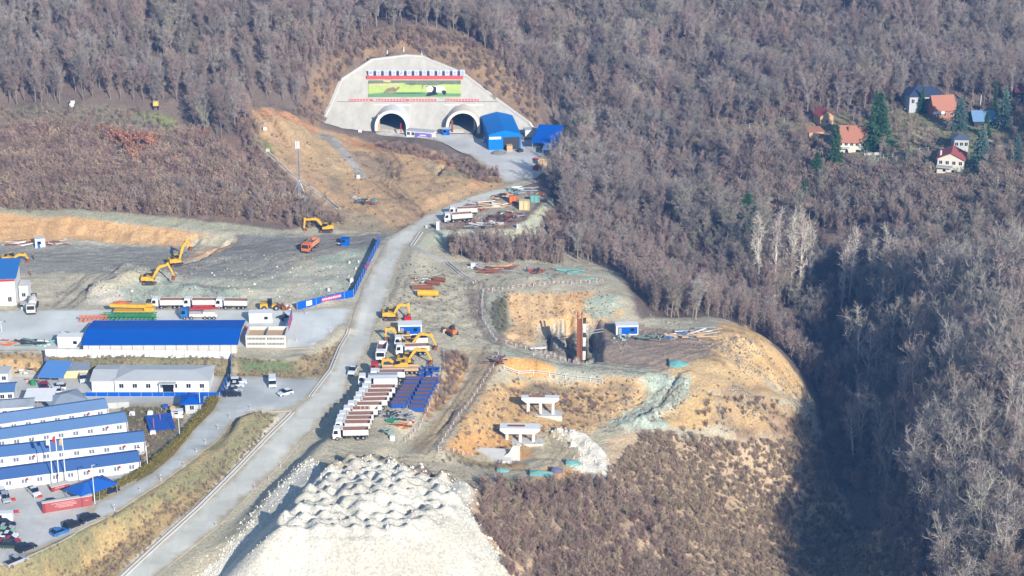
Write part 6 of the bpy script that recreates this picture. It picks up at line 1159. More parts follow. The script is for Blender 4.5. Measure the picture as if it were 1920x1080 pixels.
m = MB().use(yel); m.box(-5.6, 5.6, -1.3, 1.3, .8, 1.5); m.box(-5.8, -3, -1.1, 1.1, 1.5, 2.4); part('carrier', m, t); m = MB().use(yel); m.beam((-3.5, 0, 2.6), (6.6, 0, 2.9), 1.0, .9); part('boom', m, t); m = MB().use(yel); m.prism([(-5.2,1.5),(-5.0,3.1),(-3.2,3.1),(-2.6,1.5)], -1.25, -.3, 'y'); m.use(glass); m.prism([(-4.8,2.1),(-4.7,2.9),(-3.4,2.9),(-3.1,2.1)], -1.27, -1.25, 'y'); part('cab', m, t); wheels(t, [4.4, 2.8, -2.0, -3.8], .6, 1.1, .45)
def lattice_boom(u, v, to, L_, w_, mt, label, name='lattice_boom'):
    p = G(u, v); t = thing(name, label, 'crane boom', p, heading((u, v), to)); m = MB().use(mt)
    for y in (-w_/2, w_/2):
        for z in (.5, .5 + w_): m.beam((-L_/2, y, z), (L_/2, y, z), .16, .16)
    k = int(L_ / 1.1)
    for i in range(k):
        x = -L_/2 + L_ * i / k; x1 = x + L_ / k
        for y in (-w_/2, w_/2): m.beam((x, y, .5), (x1, y, .5 + w_), .1, .1)
        m.beam((x, -w_/2, .5 + w_), (x1, w_/2, .5 + w_), .1, .1)
    part('lattice', m, t); m = MB().use(dark); m.box(-L_/2 + 1, -L_/2 + 1.3, -w_/2, w_/2, -.1, .5); m.box(L_/2 - 1.3, L_/2 - 1, -w_/2, w_/2, -.1, .5); part('support', m, t)
lattice_boom(244, 600, (290, 600), 15, 1.5, grnp, 'bright green lattice boom lying behind the warehouse')
lattice_boom(250, 603, (290, 603), 13, 1.2, grnp, 'second green lattice boom lying closest to the warehouse roof')
lattice_boom(176, 603, (200, 602), 8, 1.2, ora, 'orange lattice boom left of the green ones')
junk(232, 574, 'red-orange crane counterweights under a blue cover', [mat('coral_paint', C(232,104,72), .6), mat('blue_grey_tarp', C(70,104,124), .8)], 12, 2.2, 2.4, h=1.2, flatness=.2)
mixer(62, 581, (57, 596), 'pale concrete mixer truck facing the camera beside the batching building')
cabin(76, 464, (88, 463), 'white site cabin on the orange bank edge of the left yard', 3.0, 2.6, 2.7, white, concp)
junk(40, 455, 'long white pipes laid left of the white cabin', [white, rust], 8, 3, 6, h=.3, flatness=.05); junk(115, 454, 'pale rubble and pipes right of the white cabin', [concp, rust], 12, 4, 2.4, h=.4, flatness=.3)
def person(u, v, label, top, bot=(40,44,60)):
    p = G(u, v); t = thing('person', label, 'person', p, random.uniform(0, 6))
    bm_ = bpy.data.meshes.new('body'); J = [(0,0,.95),(0,0,1.2),(0,0,1.45),(0,0,1.55),(0,0,1.7),(.1,0,.9),(.12,.05,.5),(.12,0,.06),(-.1,0,.9),(-.12,-.05,.5),(-.12,-.05,.06),(.2,0,1.42),(.26,.05,1.12),(.22,.15,.85),(-.2,0,1.42),(-.26,-.03,1.12),(-.24,.08,.85)]
    bm_.from_pydata(J, [(0,1),(1,2),(2,3),(3,4),(0,5),(5,6),(6,7),(0,8),(8,9),(9,10),(2,11),(11,12),(12,13),(2,14),(14,15),(15,16)], []); o = link('body', bm_, t); o.data.materials.append(mat('clothes_%s' % top.name, C(*bot), .9))
    md = o.modifiers.new('s', 'SKIN'); sv = bm_.skin_vertices[0].data; rr = [.15,.14,.17,.06,.11,.1,.07,.05,.1,.07,.05,.06,.05,.04,.06,.05,.04]
    for q, r_ in zip(sv, rr): q.radius = (r_, r_)
    sv[0].use_root = True; o.modifiers.new('d', 'SUBSURF').levels = 1
    m = MB().use(top); m.tube((0,0,.92), (0,0,1.48), .19, .22, 10); part('jacket', m, t); m = MB().use(white if top is not white else redp); m.tube((0,0,1.74), (0,0,1.84), .13, .06, 8); part('helmet', m, t)
person(63, 487, 'person in a red jacket walking on the left yard behind the batching building', redp); person(58, 517, 'person in an orange vest beside the batching building', ora); person(263, 731, 'person in dark clothes standing before the white office', dark); person(267, 731, 'person in an orange vest standing before the white office', ora); person(14, 940, 'person in dark clothes by the silver car in the car park', dark); person(1006, 434, 'person in dark clothes at the spur front edge', dark)
# ------------------------------------------------------------------ batching building at the left edge
t = building((-60,576), (31,572), 12, 8.2, 'tall white batching building with a bright blue roof at the left edge', white, lblu, 'batching_building', 'building', 1.6, 'shed', .6, 4, 0, (1.2, 2.6))
m = MB().use(redp); m.box(-.1, t['W'] + .06, -.1, -.02, 7.3, 7.9); part('red_trim', m, t)
building((37,563), (54,562), 5, 4.2, 'white annex right of the batching building', white, concp, 'annex', 'building', .2, 'flat', .1, 1)
cabin(46, 582, (56, 582), 'grey pump cabin between the batching building and mixer truck', 2, 2, 1.8, grey, grey, door=False)
# ------------------------------------------------------------------ warehouse group
wh = building((157,663), (444,662), 17, 2.6, 'long warehouse with a bright blue gable roof', concp, blu, 'warehouse', 'warehouse', 1.0, 'gable', .5, 0)
for i in range(14): part('wall_post', mesh_of('wpost', (steel, [('box', -.08, .08, -.1, 0, 0, 2.6)])), wh, loc=(wh['W'] * (i + .5) / 14, 0, 0))
cabin(131, 652, (150, 652), 'plain white cabin at the left end of the warehouse', 6.4, 3, 3.0, white, white, door=False)
cabin(489, 606, (510, 605.5), 'plain white cabin above the timber-decked grey building', 6.4, 3, 2.8, white, white, door=False)
t = thing('open_concrete_pen', 'grey block-walled pen with a timber-lined open top beside the warehouse', 'storage pen', G(499, 652), heading((499,652), (535,652)))
m = MB().use(concp); W3 = 5.4
m.box(-W3, W3, -.15, .15, -.4, 3.6); m.box(-W3, W3, 6.5, 6.8, -.4, 3.6); m.box(-W3, -W3 + .3, .15, 6.5, -.4, 3.6); m.box(W3 - .3, W3, .15, 6.5, -.4, 3.6); part('wall', m, t)
m = MB().use(tan); m.box(-W3 + .3, W3 - .3, .15, 6.5, 2.4, 2.6); part('timber_deck', m, t); m = MB().use(dark)
for j in range(26):
    for k in range(2):
        if j != 13: m.box(-W3 + .5 + j * .38, -W3 + .7 + j * .38, -.2, -.16, 2.4 - k * 1.5, 3.0 - k * 1.5)
part('vent_blocks', m, t)
m = MB().use(steel); m.box(-.08, .08, .15, 6.5, 2.6, 3.5); part('divider', m, t)
hw = panel_wall((536,636), (548,600), 'tall narrow blue and pink banner wall beside the concrete pen', 3.4, dblu, 3); m = MB().use(mat('slogan_pink_red', C(214,64,92), .6)); d, dz = hw[1], hw[2]; m.add([(d*.3,-.1,dz*.3+1.0),(d*.9,-.1,dz*.9+1.0),(d*.9,-.1,dz*.9+2.6),(d*.3,-.1,dz*.3+2.6)], [(0,1,2,3)]); part('slogan_board', m, hw[0])
junk(534, 601, 'dark blue machine parts behind the concrete pen', [mat('navy_tarp', C(52,68,100), .8), dark], 10, 1.5, 1.6, h=1.4, flatness=1.2)
junk(456, 618, 'rust-brown plates between the warehouse and the pen', [rust], 6, 1.4, 2, h=1.2)
for u, v, lb, ms, n_, r_, L_, fl in [(18,647,'orange timber bundle at the left end of the yard',[ora,tan],8,1.8,2.4,.1),(60,646,'dull dark green steel boxes left of the plain white cabin',[olive,dark],14,2.6,5,.05),(92,647,'teal and white sheets before the white cabin',[teal,white],10,2.6,2.2,.3),(122,628,'white drum and dark frame behind the white cabin',[white,dark,steel],8,1.4,1.2,1)]: junk(u, v, lb, ms, n_, r_, L_, h=1.0, flatness=fl)
panel_wall((85,669), (434,673), 'long white panel fence along the top of the green bank', 2.2, white, 3.05, 'panel_fence', 'fence')
panel_wall((434,673), (433,714), 'blue sheet fence running down the green bank', 1.9, dblu, 2.5, 'sheet_fence', 'fence'); panel_wall((85,669), (84,698), 'dark blue sheet fence at the left end of the white fence', 1.9, dblu, 2.5, 'sheet_fence', 'fence')
# ------------------------------------------------------------------ offices
of = building((216,735), (392,735), 9.5, 3.3, 'long white office with a pale grey hipped roof', white, grey, 'office', 'office', 1.0, 'hip', .5, 7, 0, (1.2, 2.3), hip=4.5, ww=1.1, hipl=True)
m = MB().use(grey); m.box(of['W'] * .5 - .5, of['W'] * .5 + 3.8, -1.6, -.01, 2.75, 2.95); m.use(white); m.box(of['W'] * .5 - .3, of['W'] * .5 - .1, -1.5, -1.3, -.5, 2.75); m.box(of['W'] * .5 + 3.4, of['W'] * .5 + 3.6, -1.5, -1.3, -.5, 2.75); m.use(glass); m.box(of['W'] * .5 + .3, of['W'] * .5 + 3, -.12, -.08, .1, 2.3); part('entrance_porch', m, of)
building((173,735), (214,735), 10, 3.2, 'white annex with a pale grey roof left of the long office', white, grey, 'office_annex', 'office', .9, 'gable', .4, 0)
for a, b_, lb, h_ in [((160,744),(412,744),'low blue fence with a white base before the office',1.25),((412,744),(432,702),'low blue fence running up the right side of the office',1.3)]:
    hw = panel_wall(a, b_, lb, h_, blu, 3, 'low_fence', 'fence', sink=.0); m = MB().use(pinkw); d, dz = hw[1], hw[2]; m.add([(0,-.12,-.7),(d,-.12,dz-.7),(d,.12,dz-.7),(0,.12,-.7),(0,-.12,.12),(d,-.12,dz+.12),(d,.12,dz+.12),(0,.12,.12)], [(0,3,2,1),(4,5,6,7),(0,1,5,4),(1,2,6,5),(2,3,7,6),(3,0,4,7)]); part('base_wall', m, hw[0])
building((348,776), (373,775), 4, 3.0, 'small grey gatehouse under a bright blue hipped roof', grey, blu, 'gatehouse', 'gatehouse', 1.0, 'hip', 1.2, 1, hip=1.6)
cabin(333, 784, (345,783), 'small white cabin beside the blue court roof', 2.8, 2, 1.6, white, white, door=False)
shed((283,812), 7.0, 5.8, 1.0, .5, 'low bright blue sheet roof on the lawn behind the hedge', dblu, .3, 'low_canopy', 'canopy', lowh=.5)
for u, v, vt, lb in [(289,808,784,'left orange post by the low blue roof'),(301,795,774,'middle orange post by the low blue roof'),(328,788,770,'right orange post by the low blue roof')]:
    p = G(u, v); s = thing('orange_post', lb, 'post', p); m = MB().use(ora); m.tube((0,0,0), (0,0,hat(p, vt)), .07, .07, 6); m.box(-.2, .2, -.2, .2, -.1, .05); part('post', m, s)
for u, v, lb in [(248,778,'small white box on the lawn left'),(282,777,'small white well head in the lawn middle'),(287,814,'white step slab at the left of the low blue roof'),(324,768,'pink-brown trolley beside the gatehouse'),(310,765,'blue folded sign beside the gatehouse')]:
    p = G(u, v); s = thing('garden_box', lb, 'box', p, .1); m = MB().use(dblu if 'blue folded' in lb else tan if 'trolley' in lb else white); m.box(-.7, .7, -.4, .4, -.1, .8); m.box(-.5, .5, -.3, .3, .8, 1.0); part('box', m, s)
# barracks
BAR = [((-70,846),(202,790),'topmost barrack row'),((-70,870),(238,812),'second barrack row from the top'),((-70,889),(271,847),'third barrack row from the top, behind the flagpoles'),((-70,929),(262,885),'nearest barrack row facing the car park')]
BAR = [((-70,824),(202,784)),((-70,853),(238,810)),((-70,884),(271,847)),((-70,929),(262,885))]
for i, (A, B) in enumerate(BAR):
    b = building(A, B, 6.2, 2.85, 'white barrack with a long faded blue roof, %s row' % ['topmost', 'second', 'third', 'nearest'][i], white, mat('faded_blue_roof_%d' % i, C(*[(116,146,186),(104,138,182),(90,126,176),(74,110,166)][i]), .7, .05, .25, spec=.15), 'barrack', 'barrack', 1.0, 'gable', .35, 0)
    W_b = b['W']; md_ = 3.55; k = int(W_b / md_)
    for j in range(k):
        x = W_b - (j + .5) * md_; f = part('window', mesh_of('bwin', (white, [('box', -.75, .75, -.05, 0, 1.0, 2.2)])), b, loc=(x, 0, 0)); part('pane', mesh_of('bpane', (mat('window_grey', C(120,126,140), .3), [('box', -.6, -.08, -.08, -.05, 1.1, 2.1), ('box', .08, .6, -.08, -.05, 1.1, 2.1)])), f)
        part('panel_joint', mesh_of('bpost', (steel, [('box', -.05, .05, -.06, 0, 0, 2.8)])), b, loc=(x + md_ / 2, 0, 0))
        if i == 3 and j % 2: part('door', mesh_of('bdoor', (dirtyw, [('box', -.42, .42, -.07, 0, 0, 2.05)])), b, loc=(x + 1.25, 0, 0))
        if (i == 3 and j % 1 == 0 and j in (1, 3, 5, 7)) or (i < 3 and j in (1,)) or (i == 2 and j == 7): part('red_lantern', mesh_of('lant', (redp, [('tube', (0, -.35, 1.95), (0, -.35, 2.4), .3, .22, 10)])), b, loc=(x + .7, 0, 0))
    m = MB().use(concp); m.box(0, W_b + .3, -1.3, -.0, -.3, .06); part('walkway', m, b)
    m = MB().use(white); m.tube((W_b + .25, -.3, 0), (W_b + .25, -.3, 2.85), .08, .08, 6); part('corner_post', m, b)
building((-60,757), (27,753), 6, 2.8, 'short white barrack with blue roof above the grey-roofed one', white, blu2, 'barrack', 'barrack', .9, 'gable', .3, 6, 0, (1.1,2.1))
building((-60,788), (64,780), 5.5, 2.7, 'white barrack with a mottled grey roof at the left edge', white, mat('mottled_grey_roof', C(150,158,166), .8, .25, .2), 'barrack', 'barrack', .8, 'gable', .2, 8, 0, (1.1,1.9))
shed((46,770), 6, 7.0, 2.9, .5, 'white sheet canopy between the small barracks', white, .02, lowh=2.7, name='canopy', cat='canopy')
building((-60,721), (16,720), 5, 2.8, 'white cabin with dark windows at the left edge below the bank', white, grey, 'cabin', 'cabin', .2, 'flat', .1, 5, 0, (1.2,2.2))
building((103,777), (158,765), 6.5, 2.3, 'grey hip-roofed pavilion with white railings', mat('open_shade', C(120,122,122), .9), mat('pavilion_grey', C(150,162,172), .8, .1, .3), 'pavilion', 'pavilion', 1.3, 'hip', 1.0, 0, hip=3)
rail_fence([(100,780),(130,775),(176,763)], 'white railing around the grey pavilion', 1.2, False, 1.3)
shed((74,724), 8, 6.2, 3.0, .8, 'tilted faded blue sheet canopy over parked cars', mat('sunny_blue_sheet', C(92,144,206), .7, .05), -.1, 'canopy', 'canopy', lowh=2.6)
building((120,710), (166,708), 3.5, 2.2, 'narrow lean-to with grey roof and yellowish wall', mat('yellow_wall', C(226,208,160), .8), mat('lean_to_grey', C(140,150,164), .8), 'lean_to', 'lean-to', .6, 'shed', .3, 0)
junk(42, 700, 'white air-conditioning units and crates below the bank', [white, dark, grey], 12, 2.6, 1.2, h=1.0, flatness=.2); junk(58, 716, 'low tan pallets on the service court', [tan, rust], 8, 2.2, 1.2, h=.4, flatness=.2)
p = G(62, 722); s = thing('green_tank', 'dark green round tank beside the tilted blue canopy', 'tank', p); m = MB().use(grnp); m.tube((0,0,0), (0,0,1.3), .75, .7, 14); m.tube((0,0,1.3), (0,0,1.6), .7, .2, 14); part('tank', m, s)
panel_wall((178,768), (243,764), 'grey mesh screen left of the gatehouse path', 1.6, grey, 2.5, 'mesh_screen', 'fence')
# tent, walls, flags
t = thing('hip_canopy', 'bright blue hip-roofed car canopy at the car park', 'canopy', G(173, 930), heading((150,932), (180,925)) + .25)
m = MB().use(mat('canopy_blue', C(36,98,186), .6, .05)); m.add([(-5.2,-3.4,2.5),(5.2,-3.4,2.5),(5.2,3.4,2.5),(-5.2,3.4,2.5),(-1.6,0,4.0),(1.6,0,4.0)], [(0,1,5,4),(1,2,5),(2,3,4,5),(3,0,4),(0,3,2,1)]); part('roof', m, t)
for x in (-4.8, 0, 4.8):
    for y in (-3.1, 3.1): m = MB().use(steel); m.tube((x,y,-.3), (x,y,2.5), .08, .08, 6); part('post', m, t)
def redwall(A, B, h, th, label, lines):
    p, q = G(*A), G(*B); d = (q - p).xy.length; t = thing('red_sign_wall', label, 'sign wall', p, math.atan2(q.y - p.y, q.x - p.x)); rm_ = mat('sign_wall_red', C(168,84,82), .7, .06, .5)
    m = MB().use(rm_); m.box(0, d, 0, th, -.4, h); part('wall', m, t); m = MB().use(concp); m.box(-.1, d + .1, -.1, th + .1, h, h + .12); part('coping', m, t); m = MB().use(mat('sign_wall_dark_red', C(150,56,58), .7)); m.box(-.08, .6, -.12, th + .12, -.4, h - .01); m.box(d * .78, d * .8, -.1, 0, -.3, h - .02); part('pier', m, t)
    m = MB().use(mat('pale_lettering', C(232,190,186), .7)); rr = random.Random(3)
    for x0, x1, z in lines:
        x = x0 * d
        while x < x1 * d: w_ = rr.uniform(.1, .22); m.box(x, x + w_, -.03, 0, z, z + .16); x += w_ + .1
    part('lettering', m, t)
redwall((81,963), (174,948), 2.5, .9, 'long red sign wall with rows of pale lettering in the car park', [(.18,.62,1.9),(.27,.66,1.55),(.24,.68,1.2),(.32,.6,.85),(.86,.92,1.5)])
redwall((97,923), (131,915), 1.2, 1.6, 'short red plinth wall under the three flagpoles', [(.2,.7,.7)])
for i, (u, v, vt, c_) in enumerate([(100,913,820,white),(112,911,815,None),(124,908,820,tan)]):
    t = lamp_post(u, v, vt, '%s white flagpole behind the short red wall' % ['left', 'middle', 'right'][i], 0, .09, 'flagpole', 'flagpole'); p = t.location; h = hat(Vector(p), vt)
    m = MB().use(c_ or redp); m.add([(0,0,h-.2),(-.7,-.1,h-.6),(-.9,.1,h-2.0),(-.3,0,h-2.1),(0,0,h-1.8),(0,.04,h-.2),(-.7,-.06,h-.6),(-.9,.14,h-2.0),(-.3,.04,h-2.1),(0,.04,h-1.8)], [(0,1,2,3,4),(9,8,7,6,5),(0,5,6,1),(1,6,7,2),(2,7,8,3),(3,8,9,4)]); part('flag', m, t)
for u, v, vt, lb in [(178,945,872,'tall white lamp post at the right end of the red sign wall'),(277,879,836,'tall white lamp post behind the hedge beside the nearest barracks'),(337,822,778,'tall white lamp post beside the low blue roof'),(376,777,732,'tall white lamp post at the gatehouse'),(3,622,603,'short lamp post at the left edge of the upper yard')]: lamp_post(u, v, vt, lb, .9)
for i, (u, v, vt) in enumerate([(431,783,775),(470,768,758),(409,806,796),(385,832,823),(368,848,840),(345,875,867),(302,903,889),(262,920,914),(215,958,945),(303,770,765),(620,624,613),(556,640,634),(575,590,580),(526,876,866),(478,917,908),(405,987,979),(504,900,893),(630,678,672)]):
    p = G(u, v); t = thing('marker_post', 'small white and red marker post, %s along the roads' % ['first', 'second', 'third', 'fourth', 'fifth', 'sixth', 'seventh', 'eighth', 'ninth', 'tenth', 'eleventh', 'twelfth', 'thirteenth', 'fourteenth', 'fifteenth', 'sixteenth', 'seventeenth', 'last'][i], 'marker post', p, 0, 'white marker posts along the roads'); h = hat(p, vt)
    m = MB().use(white); m.tube((0,0,-.1), (0,0,h), .07, .06, 6); part('post', m, t); m = MB().use(redp); m.tube((0,0,h*.55), (0,0,h*.75), .1, .1, 6); part('red_band', m, t)
# hedge between road and barracks
HG = [(412,752),(395,776),(372,800),(350,828),(322,852),(300,872),(262,898),(225,918),(190,940)]
hp_ = wp(HG); PP = []
for a, b_ in zip(hp_[:-1], hp_[1:]):
    k = int((b_ - a).length / .55)
    for j in range(k):
        q = a.lerp(b_, j / k)
        for w_ in (-1.0, -.3, .5): PP.append((q.x + w_ * .8 - 1.2, q.y + w_ * .5 + .4, hz(q.x, q.y)))
hk = kind('hedge', conifer(95, 1.5, .7, .7), bark, mat('hedge_leaves', C(142,134,66), .9, .25, .8, rand=.25, spec=.05))
for q_i, q in enumerate(PP[::3]):
    pass
hedge = thing('hedge', 'yellow-green clipped hedge between the access road and the barracks', 'hedge', hp_[0]); crown = KIND[hk][1]; cn = len(crown.vertices); cv = np.empty(cn * 3); crown.vertices.foreach_get('co', cv); cv = cv.reshape(-1, 3); cf = np.array([p.vertices[:] for p in crown.polygons]); AV, AF = [], []
for i, q in enumerate(PP):
    a = random.uniform(0, 6.28); s_ = random.uniform(.8, 1.15); c_, n_ = math.cos(a) * s_, math.sin(a) * s_
    AV.append(np.stack([cv[:, 0] * c_ - cv[:, 1] * n_ + q[0] - hp_[0].x, cv[:, 0] * n_ + cv[:, 1] * c_ + q[1] - hp_[0].y, cv[:, 2] * s_ + q[2] - hp_[0].z], 1)); AF.append(cf + i * cn)
AV = np.concatenate(AV); AF = np.concatenate(AF); me = bpy.data.meshes.new('foliage'); me.vertices.add(len(AV)); me.vertices.foreach_set('co', AV.ravel()); me.loops.add(AF.size); me.loops.foreach_set('vertex_index', AF.ravel().astype(np.int32)); me.polygons.add(len(AF)); me.polygons.foreach_set('loop_start', np.arange(0, AF.size, 3, dtype=np.int32)); me.polygons.foreach_set('loop_total', np.full(len(AF), 3, np.int32)); me.update(); me.materials.append(crown.materials[0]); part('foliage', me, hedge)
# ------------------------------------------------------------------ cars
cpn = lambda n, c: mat(n, c, .35, .03, spec=.5)
cw, cbk, cbl, cr, cg, cs, cgn = cpn('car_white', C(232,234,236)), cpn('car_black', C(34,40,56)), cpn('car_blue', C(50,120,196)), cpn('car_red', C(176,40,66)), cpn('car_dark_green', C(60,76,60)), cpn('car_silver', C(176,180,186)), cpn('car_pale_green', C(150,190,150))
for u, v, to, lb, pt, stl in [(113,1001,(140,991),'bright blue hatchback, left of three cars along the car park edge',cbl,'hatch'),(138,988,(165,978),'black suv in the middle of three cars along the car park edge',cbk,'suv'),(168,975,(195,965),'dark sedan, right of three cars along the car park edge',cbk,'suv'),
 (50,1031,(72,1022),'black hatchback parked alone at the near end of the car park',cbk,'suv'),(4,977,(-20,978),'white van at the back of the left parking row',cw,'van'),(10,987,(35,988),'dark suv second in the left parking row',cbk,'suv'),(9,994,(35,995),'silver sedan third in the left parking row',cs,'sedan'),(12,1001,(35,1002),'pale green hatchback in the left parking row',cgn,'hatch'),(16,1008,(40,1009),'white car with black roof edge in the left parking row',cw,'sedan'),(19,1018,(45,1019),'dark red sedan in the left parking row',cr,'sedan'),(22,1027,(46,1028),'dark green suv nearest in the left parking row',cg,'suv'),
 (11,938,(18,954),'silver suv facing the camera left of the barrack steps',cs,'suv'),(4,930,(10,944),'white suv behind the silver one by the barrack',cw,'suv'),(64,926,(76,938),'white pickup parked before the nearest barrack',cw,'pickup'),(99,946,(125,944),'dark sedan half hidden behind the red sign wall',cbk,'sedan'),(206,924,(230,916),'dark car under the blue hip canopy',cbk,'sedan'),
 (436,743,(460,742),'dark blue suv nearest in the office parking row',cbk,'suv'),(439,733,(462,732),'silver sedan second in the office parking row',cs,'sedan'),(442,725,(464,724),'white sedan third in the office parking row',cw,'sedan'),(447,719,(470,718),'white suv at the back of the office parking row',cw,'suv'),
 (511,722,(512,740),'white delivery van facing the camera on the access road',cw,'van'),(535,740,(520,744),'small white hatchback driving on the access road',cw,'hatch'),(662,698,(655,710),'white pickup driving down the main road',cw,'pickup'),(100,738,(70,740),'white suv below the tilted blue canopy',cw,'suv'),(108,730,(80,731),'white car partly under the tilted blue canopy',cw,'suv'),(83,730,(80,745),'red and black jeep at the canopy corner',cr,'suv'),(156,714,(158,725),'white van beside the office annex',cw,'suv')]: car(u, v, to, lb, pt, stl)
for u, v, to, lb in [(31,1056,(55,1046),'grey pickup loaded with a pale box at the car park corner')]: car(u, v, to, lb, cs, 'pickup')
for u, v, lb in [(75,933,'red plastic barrier before the white pickup'),(25,939,'red plastic barrier by the silver suv'),(31,962,'red and grey notice frame in the car park'),(662,604,'')][:3]:
    p = G(u, v); s = thing('red_barrier', lb, 'barrier', p, .2); m = MB().use(redp); m.prism([(-.6,0),(.6,0),(.45,.7),(-.45,.7)], -.2, .2, 'y'); m.box(-.1, .1, -.25, .25, .3, .5); part('barrier', m, s)
rail_fence([(-20,1062),(20,1060),(48,1048),(110,1020),(141,1003)], 'low steel kerb rail along the car park edge', .4, False, 3, rail=concp, post=concp)
# boulders along the limestone tip and the roads
rk = []
for i in range(4):
    rr = random.Random(i); m = MB().use(mat('limestone', C(232,224,208), .95, .1, 2)); heap(m, .5, .55, 7, 3, 1.2, i + 3); rk.append(m.mesh('rock'))
for i in range(2):
    m = MB().use(mat('earth_clod_%d' % i, C(*[(168,158,138),(132,120,104)][i]), .95, .2, 2)); heap(m, .5, .5, 7, 3, 1.2, i + 13); rk.append(m.mesh('clod'))
bnd = wp(TIP); PPt = []
lime = wp([(1040,808),(1080,812),(1120,850),(1150,890),(1115,905),(1080,870),(1095,845)]); xs_, ys_ = [], []
for poly, cnt, off in [(bnd, 900, 1.2), (lime, 260, 1.0)]:
    for _ in range(cnt):
        i = random.randrange(len(poly)); a, b_ = poly[i], poly[(i + 1) % len(poly)]; q = a.lerp(b_, random.random()); xs_.append(q.x + random.gauss(0, off)); ys_.append(q.y + random.gauss(0, off))
for _ in range(500):
    q = P(random.uniform(400, 940), random.uniform(870, 1080), 1); 
    if sdist([(p.x, p.y) for p in bnd], np.array([q.x]), np.array([q.y]))[0] < 0: xs_.append(q.x); ys_.append(q.y)
for _ in range(90):
    q = P(random.uniform(200, 660), random.uniform(500, 565), 2); xs_.append(q.x); ys_.append(q.y)
xs_, ys_ = np.array(xs_), np.array(ys_); kr = []
for i in range(2):
    me = rk[i].copy(); me.name = 'kind_rock'; o = bpy.data.objects.new('kind_%02d' % len(kc.objects), me); kc.objects.link(o); kr.append(len(kc.objects) - 1)
sz = np.exp(rng.normal(-1.15, .4, len(xs_)))
scatter('rubble', np.stack([xs_, ys_, hza(xs_, ys_) + .05], 1), np.array(kr)[rng.integers(0, 2, len(xs_))], rng.uniform(0, 6, len(xs_)), np.stack([sz, sz, sz], 1), 'loose pale limestone rubble around the white tip and ramps', 'rubble')
kc_ = []
for i in (4, 5):
    o = bpy.data.objects.new('kind_%02d' % len(kc.objects), rk[i]); kc.objects.link(o); kc_.append(len(kc.objects) - 1)
CPp = []
for pix, n_ in [([(100,500),(640,470),(690,470),(660,550),(500,570),(100,565)], 1500), ([(720,480),(900,520),(900,640),(850,640),(720,600)], 500), ([(950,548),(1160,540),(1340,620),(1340,690),(1000,650)], 900), ([(940,690),(1260,700),(1340,740),(1200,800),(1000,840),(830,850),(860,740)], 1100), ([(1330,640),(1450,660),(1520,750),(1530,830),(1350,820)], 2000), ([(640,850),(1000,885),(900,905),(600,875)], 300), ([(640,380),(800,330),(900,350),(760,430),(640,420)], 120), ([(820,400),(1030,360),(1020,430),(820,430)], 600), ([(1160,740),(1290,710),(1280,780),(1150,810)], 500)]:
    w_ = wp(pix); x0, x1, y0, y1 = min(p.x for p in w_), max(p.x for p in w_), min(p.y for p in w_), max(p.y for p in w_); a = rng.uniform(x0, x1, n_ * 2); b_ = rng.uniform(y0, y1, n_ * 2); k = (sdist(w_, a, b_) < 0) & (fbm(a, b_, 8, 2, 99) > .45); CPp.append(np.stack([a[k], b_[k], hza(a[k], b_[k])], 1))
CPp = np.concatenate(CPp); sz = np.exp(rng.normal(-.95, .45, len(CPp)))
scatter('earth_clods', CPp, np.array(kc_)[rng.integers(0, 2, len(CPp))], rng.uniform(0, 6, len(CPp)), np.stack([sz, sz, sz * .8], 1), 'loose clods and stones over the churned earth of the site', 'clods')
# ------------------------------------------------------------------ hillside houses
ho = building((1756,325), (1806,322), 9, 5.2, 'white two-storey house with a dark red roof, nearest on the right', pinkw, terra2, 'white_house', 'house', 2.0, 'gablef', .5, 4, 0, (3.4, 4.5)); m = MB().use(steel); m.box(-.2, ho['W'] * .6, -1.3, -1.2, 2.5, 3.3); m.use(concp); m.box(-.2, ho['W'] * .6, -1.4, 0, 2.35, 2.5); part('balcony', m, ho)
for x in (2.4, 5.2): f = part('window', mesh_of(('win', 1.0, (.7,1.7)), (white, [('box', -.55, .55, -.05, 0, .7, 1.7)])), ho, loc=(x, 0, 0)); part('pane', mesh_of('hp1', (glass, [('box', -.45, .45, -.07, -.05, .8, 1.6)])), f)
m = MB().use(white); m.box(.6, 1.1, 2, 2.5, 5.5, 7.3); part('chimney', m, ho)
ho = building((1570,288), (1622,284), 8.5, 4.6, 'cream two-storey house with a steep orange tiled roof', pinkw, terra, 'orange_roofed_house', 'house', 4.2, 'gable', .6, 5, 0, (3.0, 4.0)); m = MB().use(terra); m.box(3.4, 4, 2.4, 3, 6, 9); part('chimney', m, ho); m = MB().use(glass); m.prism([(2.6,0),(2.6,1.2),(3.1,1.8),(3.6,1.2),(3.6,0)], -.06, -.01, 'y'); m.box(6.2, 7.4, -.06, 0, 0, 1.6); part('arched_opening', m, ho); m = MB().use(concp); m.box(-1.5, 4, -1.6, 0, 2.3, 2.5); part('terrace', m, ho)
building((1537,239), (1562,233), 5.5, 4.0, 'small cream hut with a red tiled roof in the fenced field', tan, terra2, 'red_roofed_hut', 'house', 2.0, 'gablef', .4, 1, 0, (1.6, 2.4))
building((1517,258), (1544,254), 4, 1.8, 'low shed with a red tiled roof below the small hut', tan, terra, 'low_red_shed', 'shed', .7, 'shed', .3, 0)
building((1704,212), (1768,206), 9, 6.0, 'large dark-roofed house with a stone ground floor behind the others', grey, mat('dark_blue_roof', C(60,74,100), .7, .1), 'dark_roofed_house', 'house', 2.6, 'hip', .6, 5, 0, (3.6, 5.0), hip=3.4)
ho = building((1752,224), (1790,220), 7, 3.6, 'red brick house with a steep orange roof and balcony', brick, terra, 'brick_house', 'house', 4.0, 'gable', .6, 3, 0, (1.1, 2.2)); m = MB().use(white); m.box(-1, 3, -1.4, -1.2, 2.3, 3.2); m.box(-1, 3, -1.4, 0, 2.2, 2.3); part('balcony', m, ho)
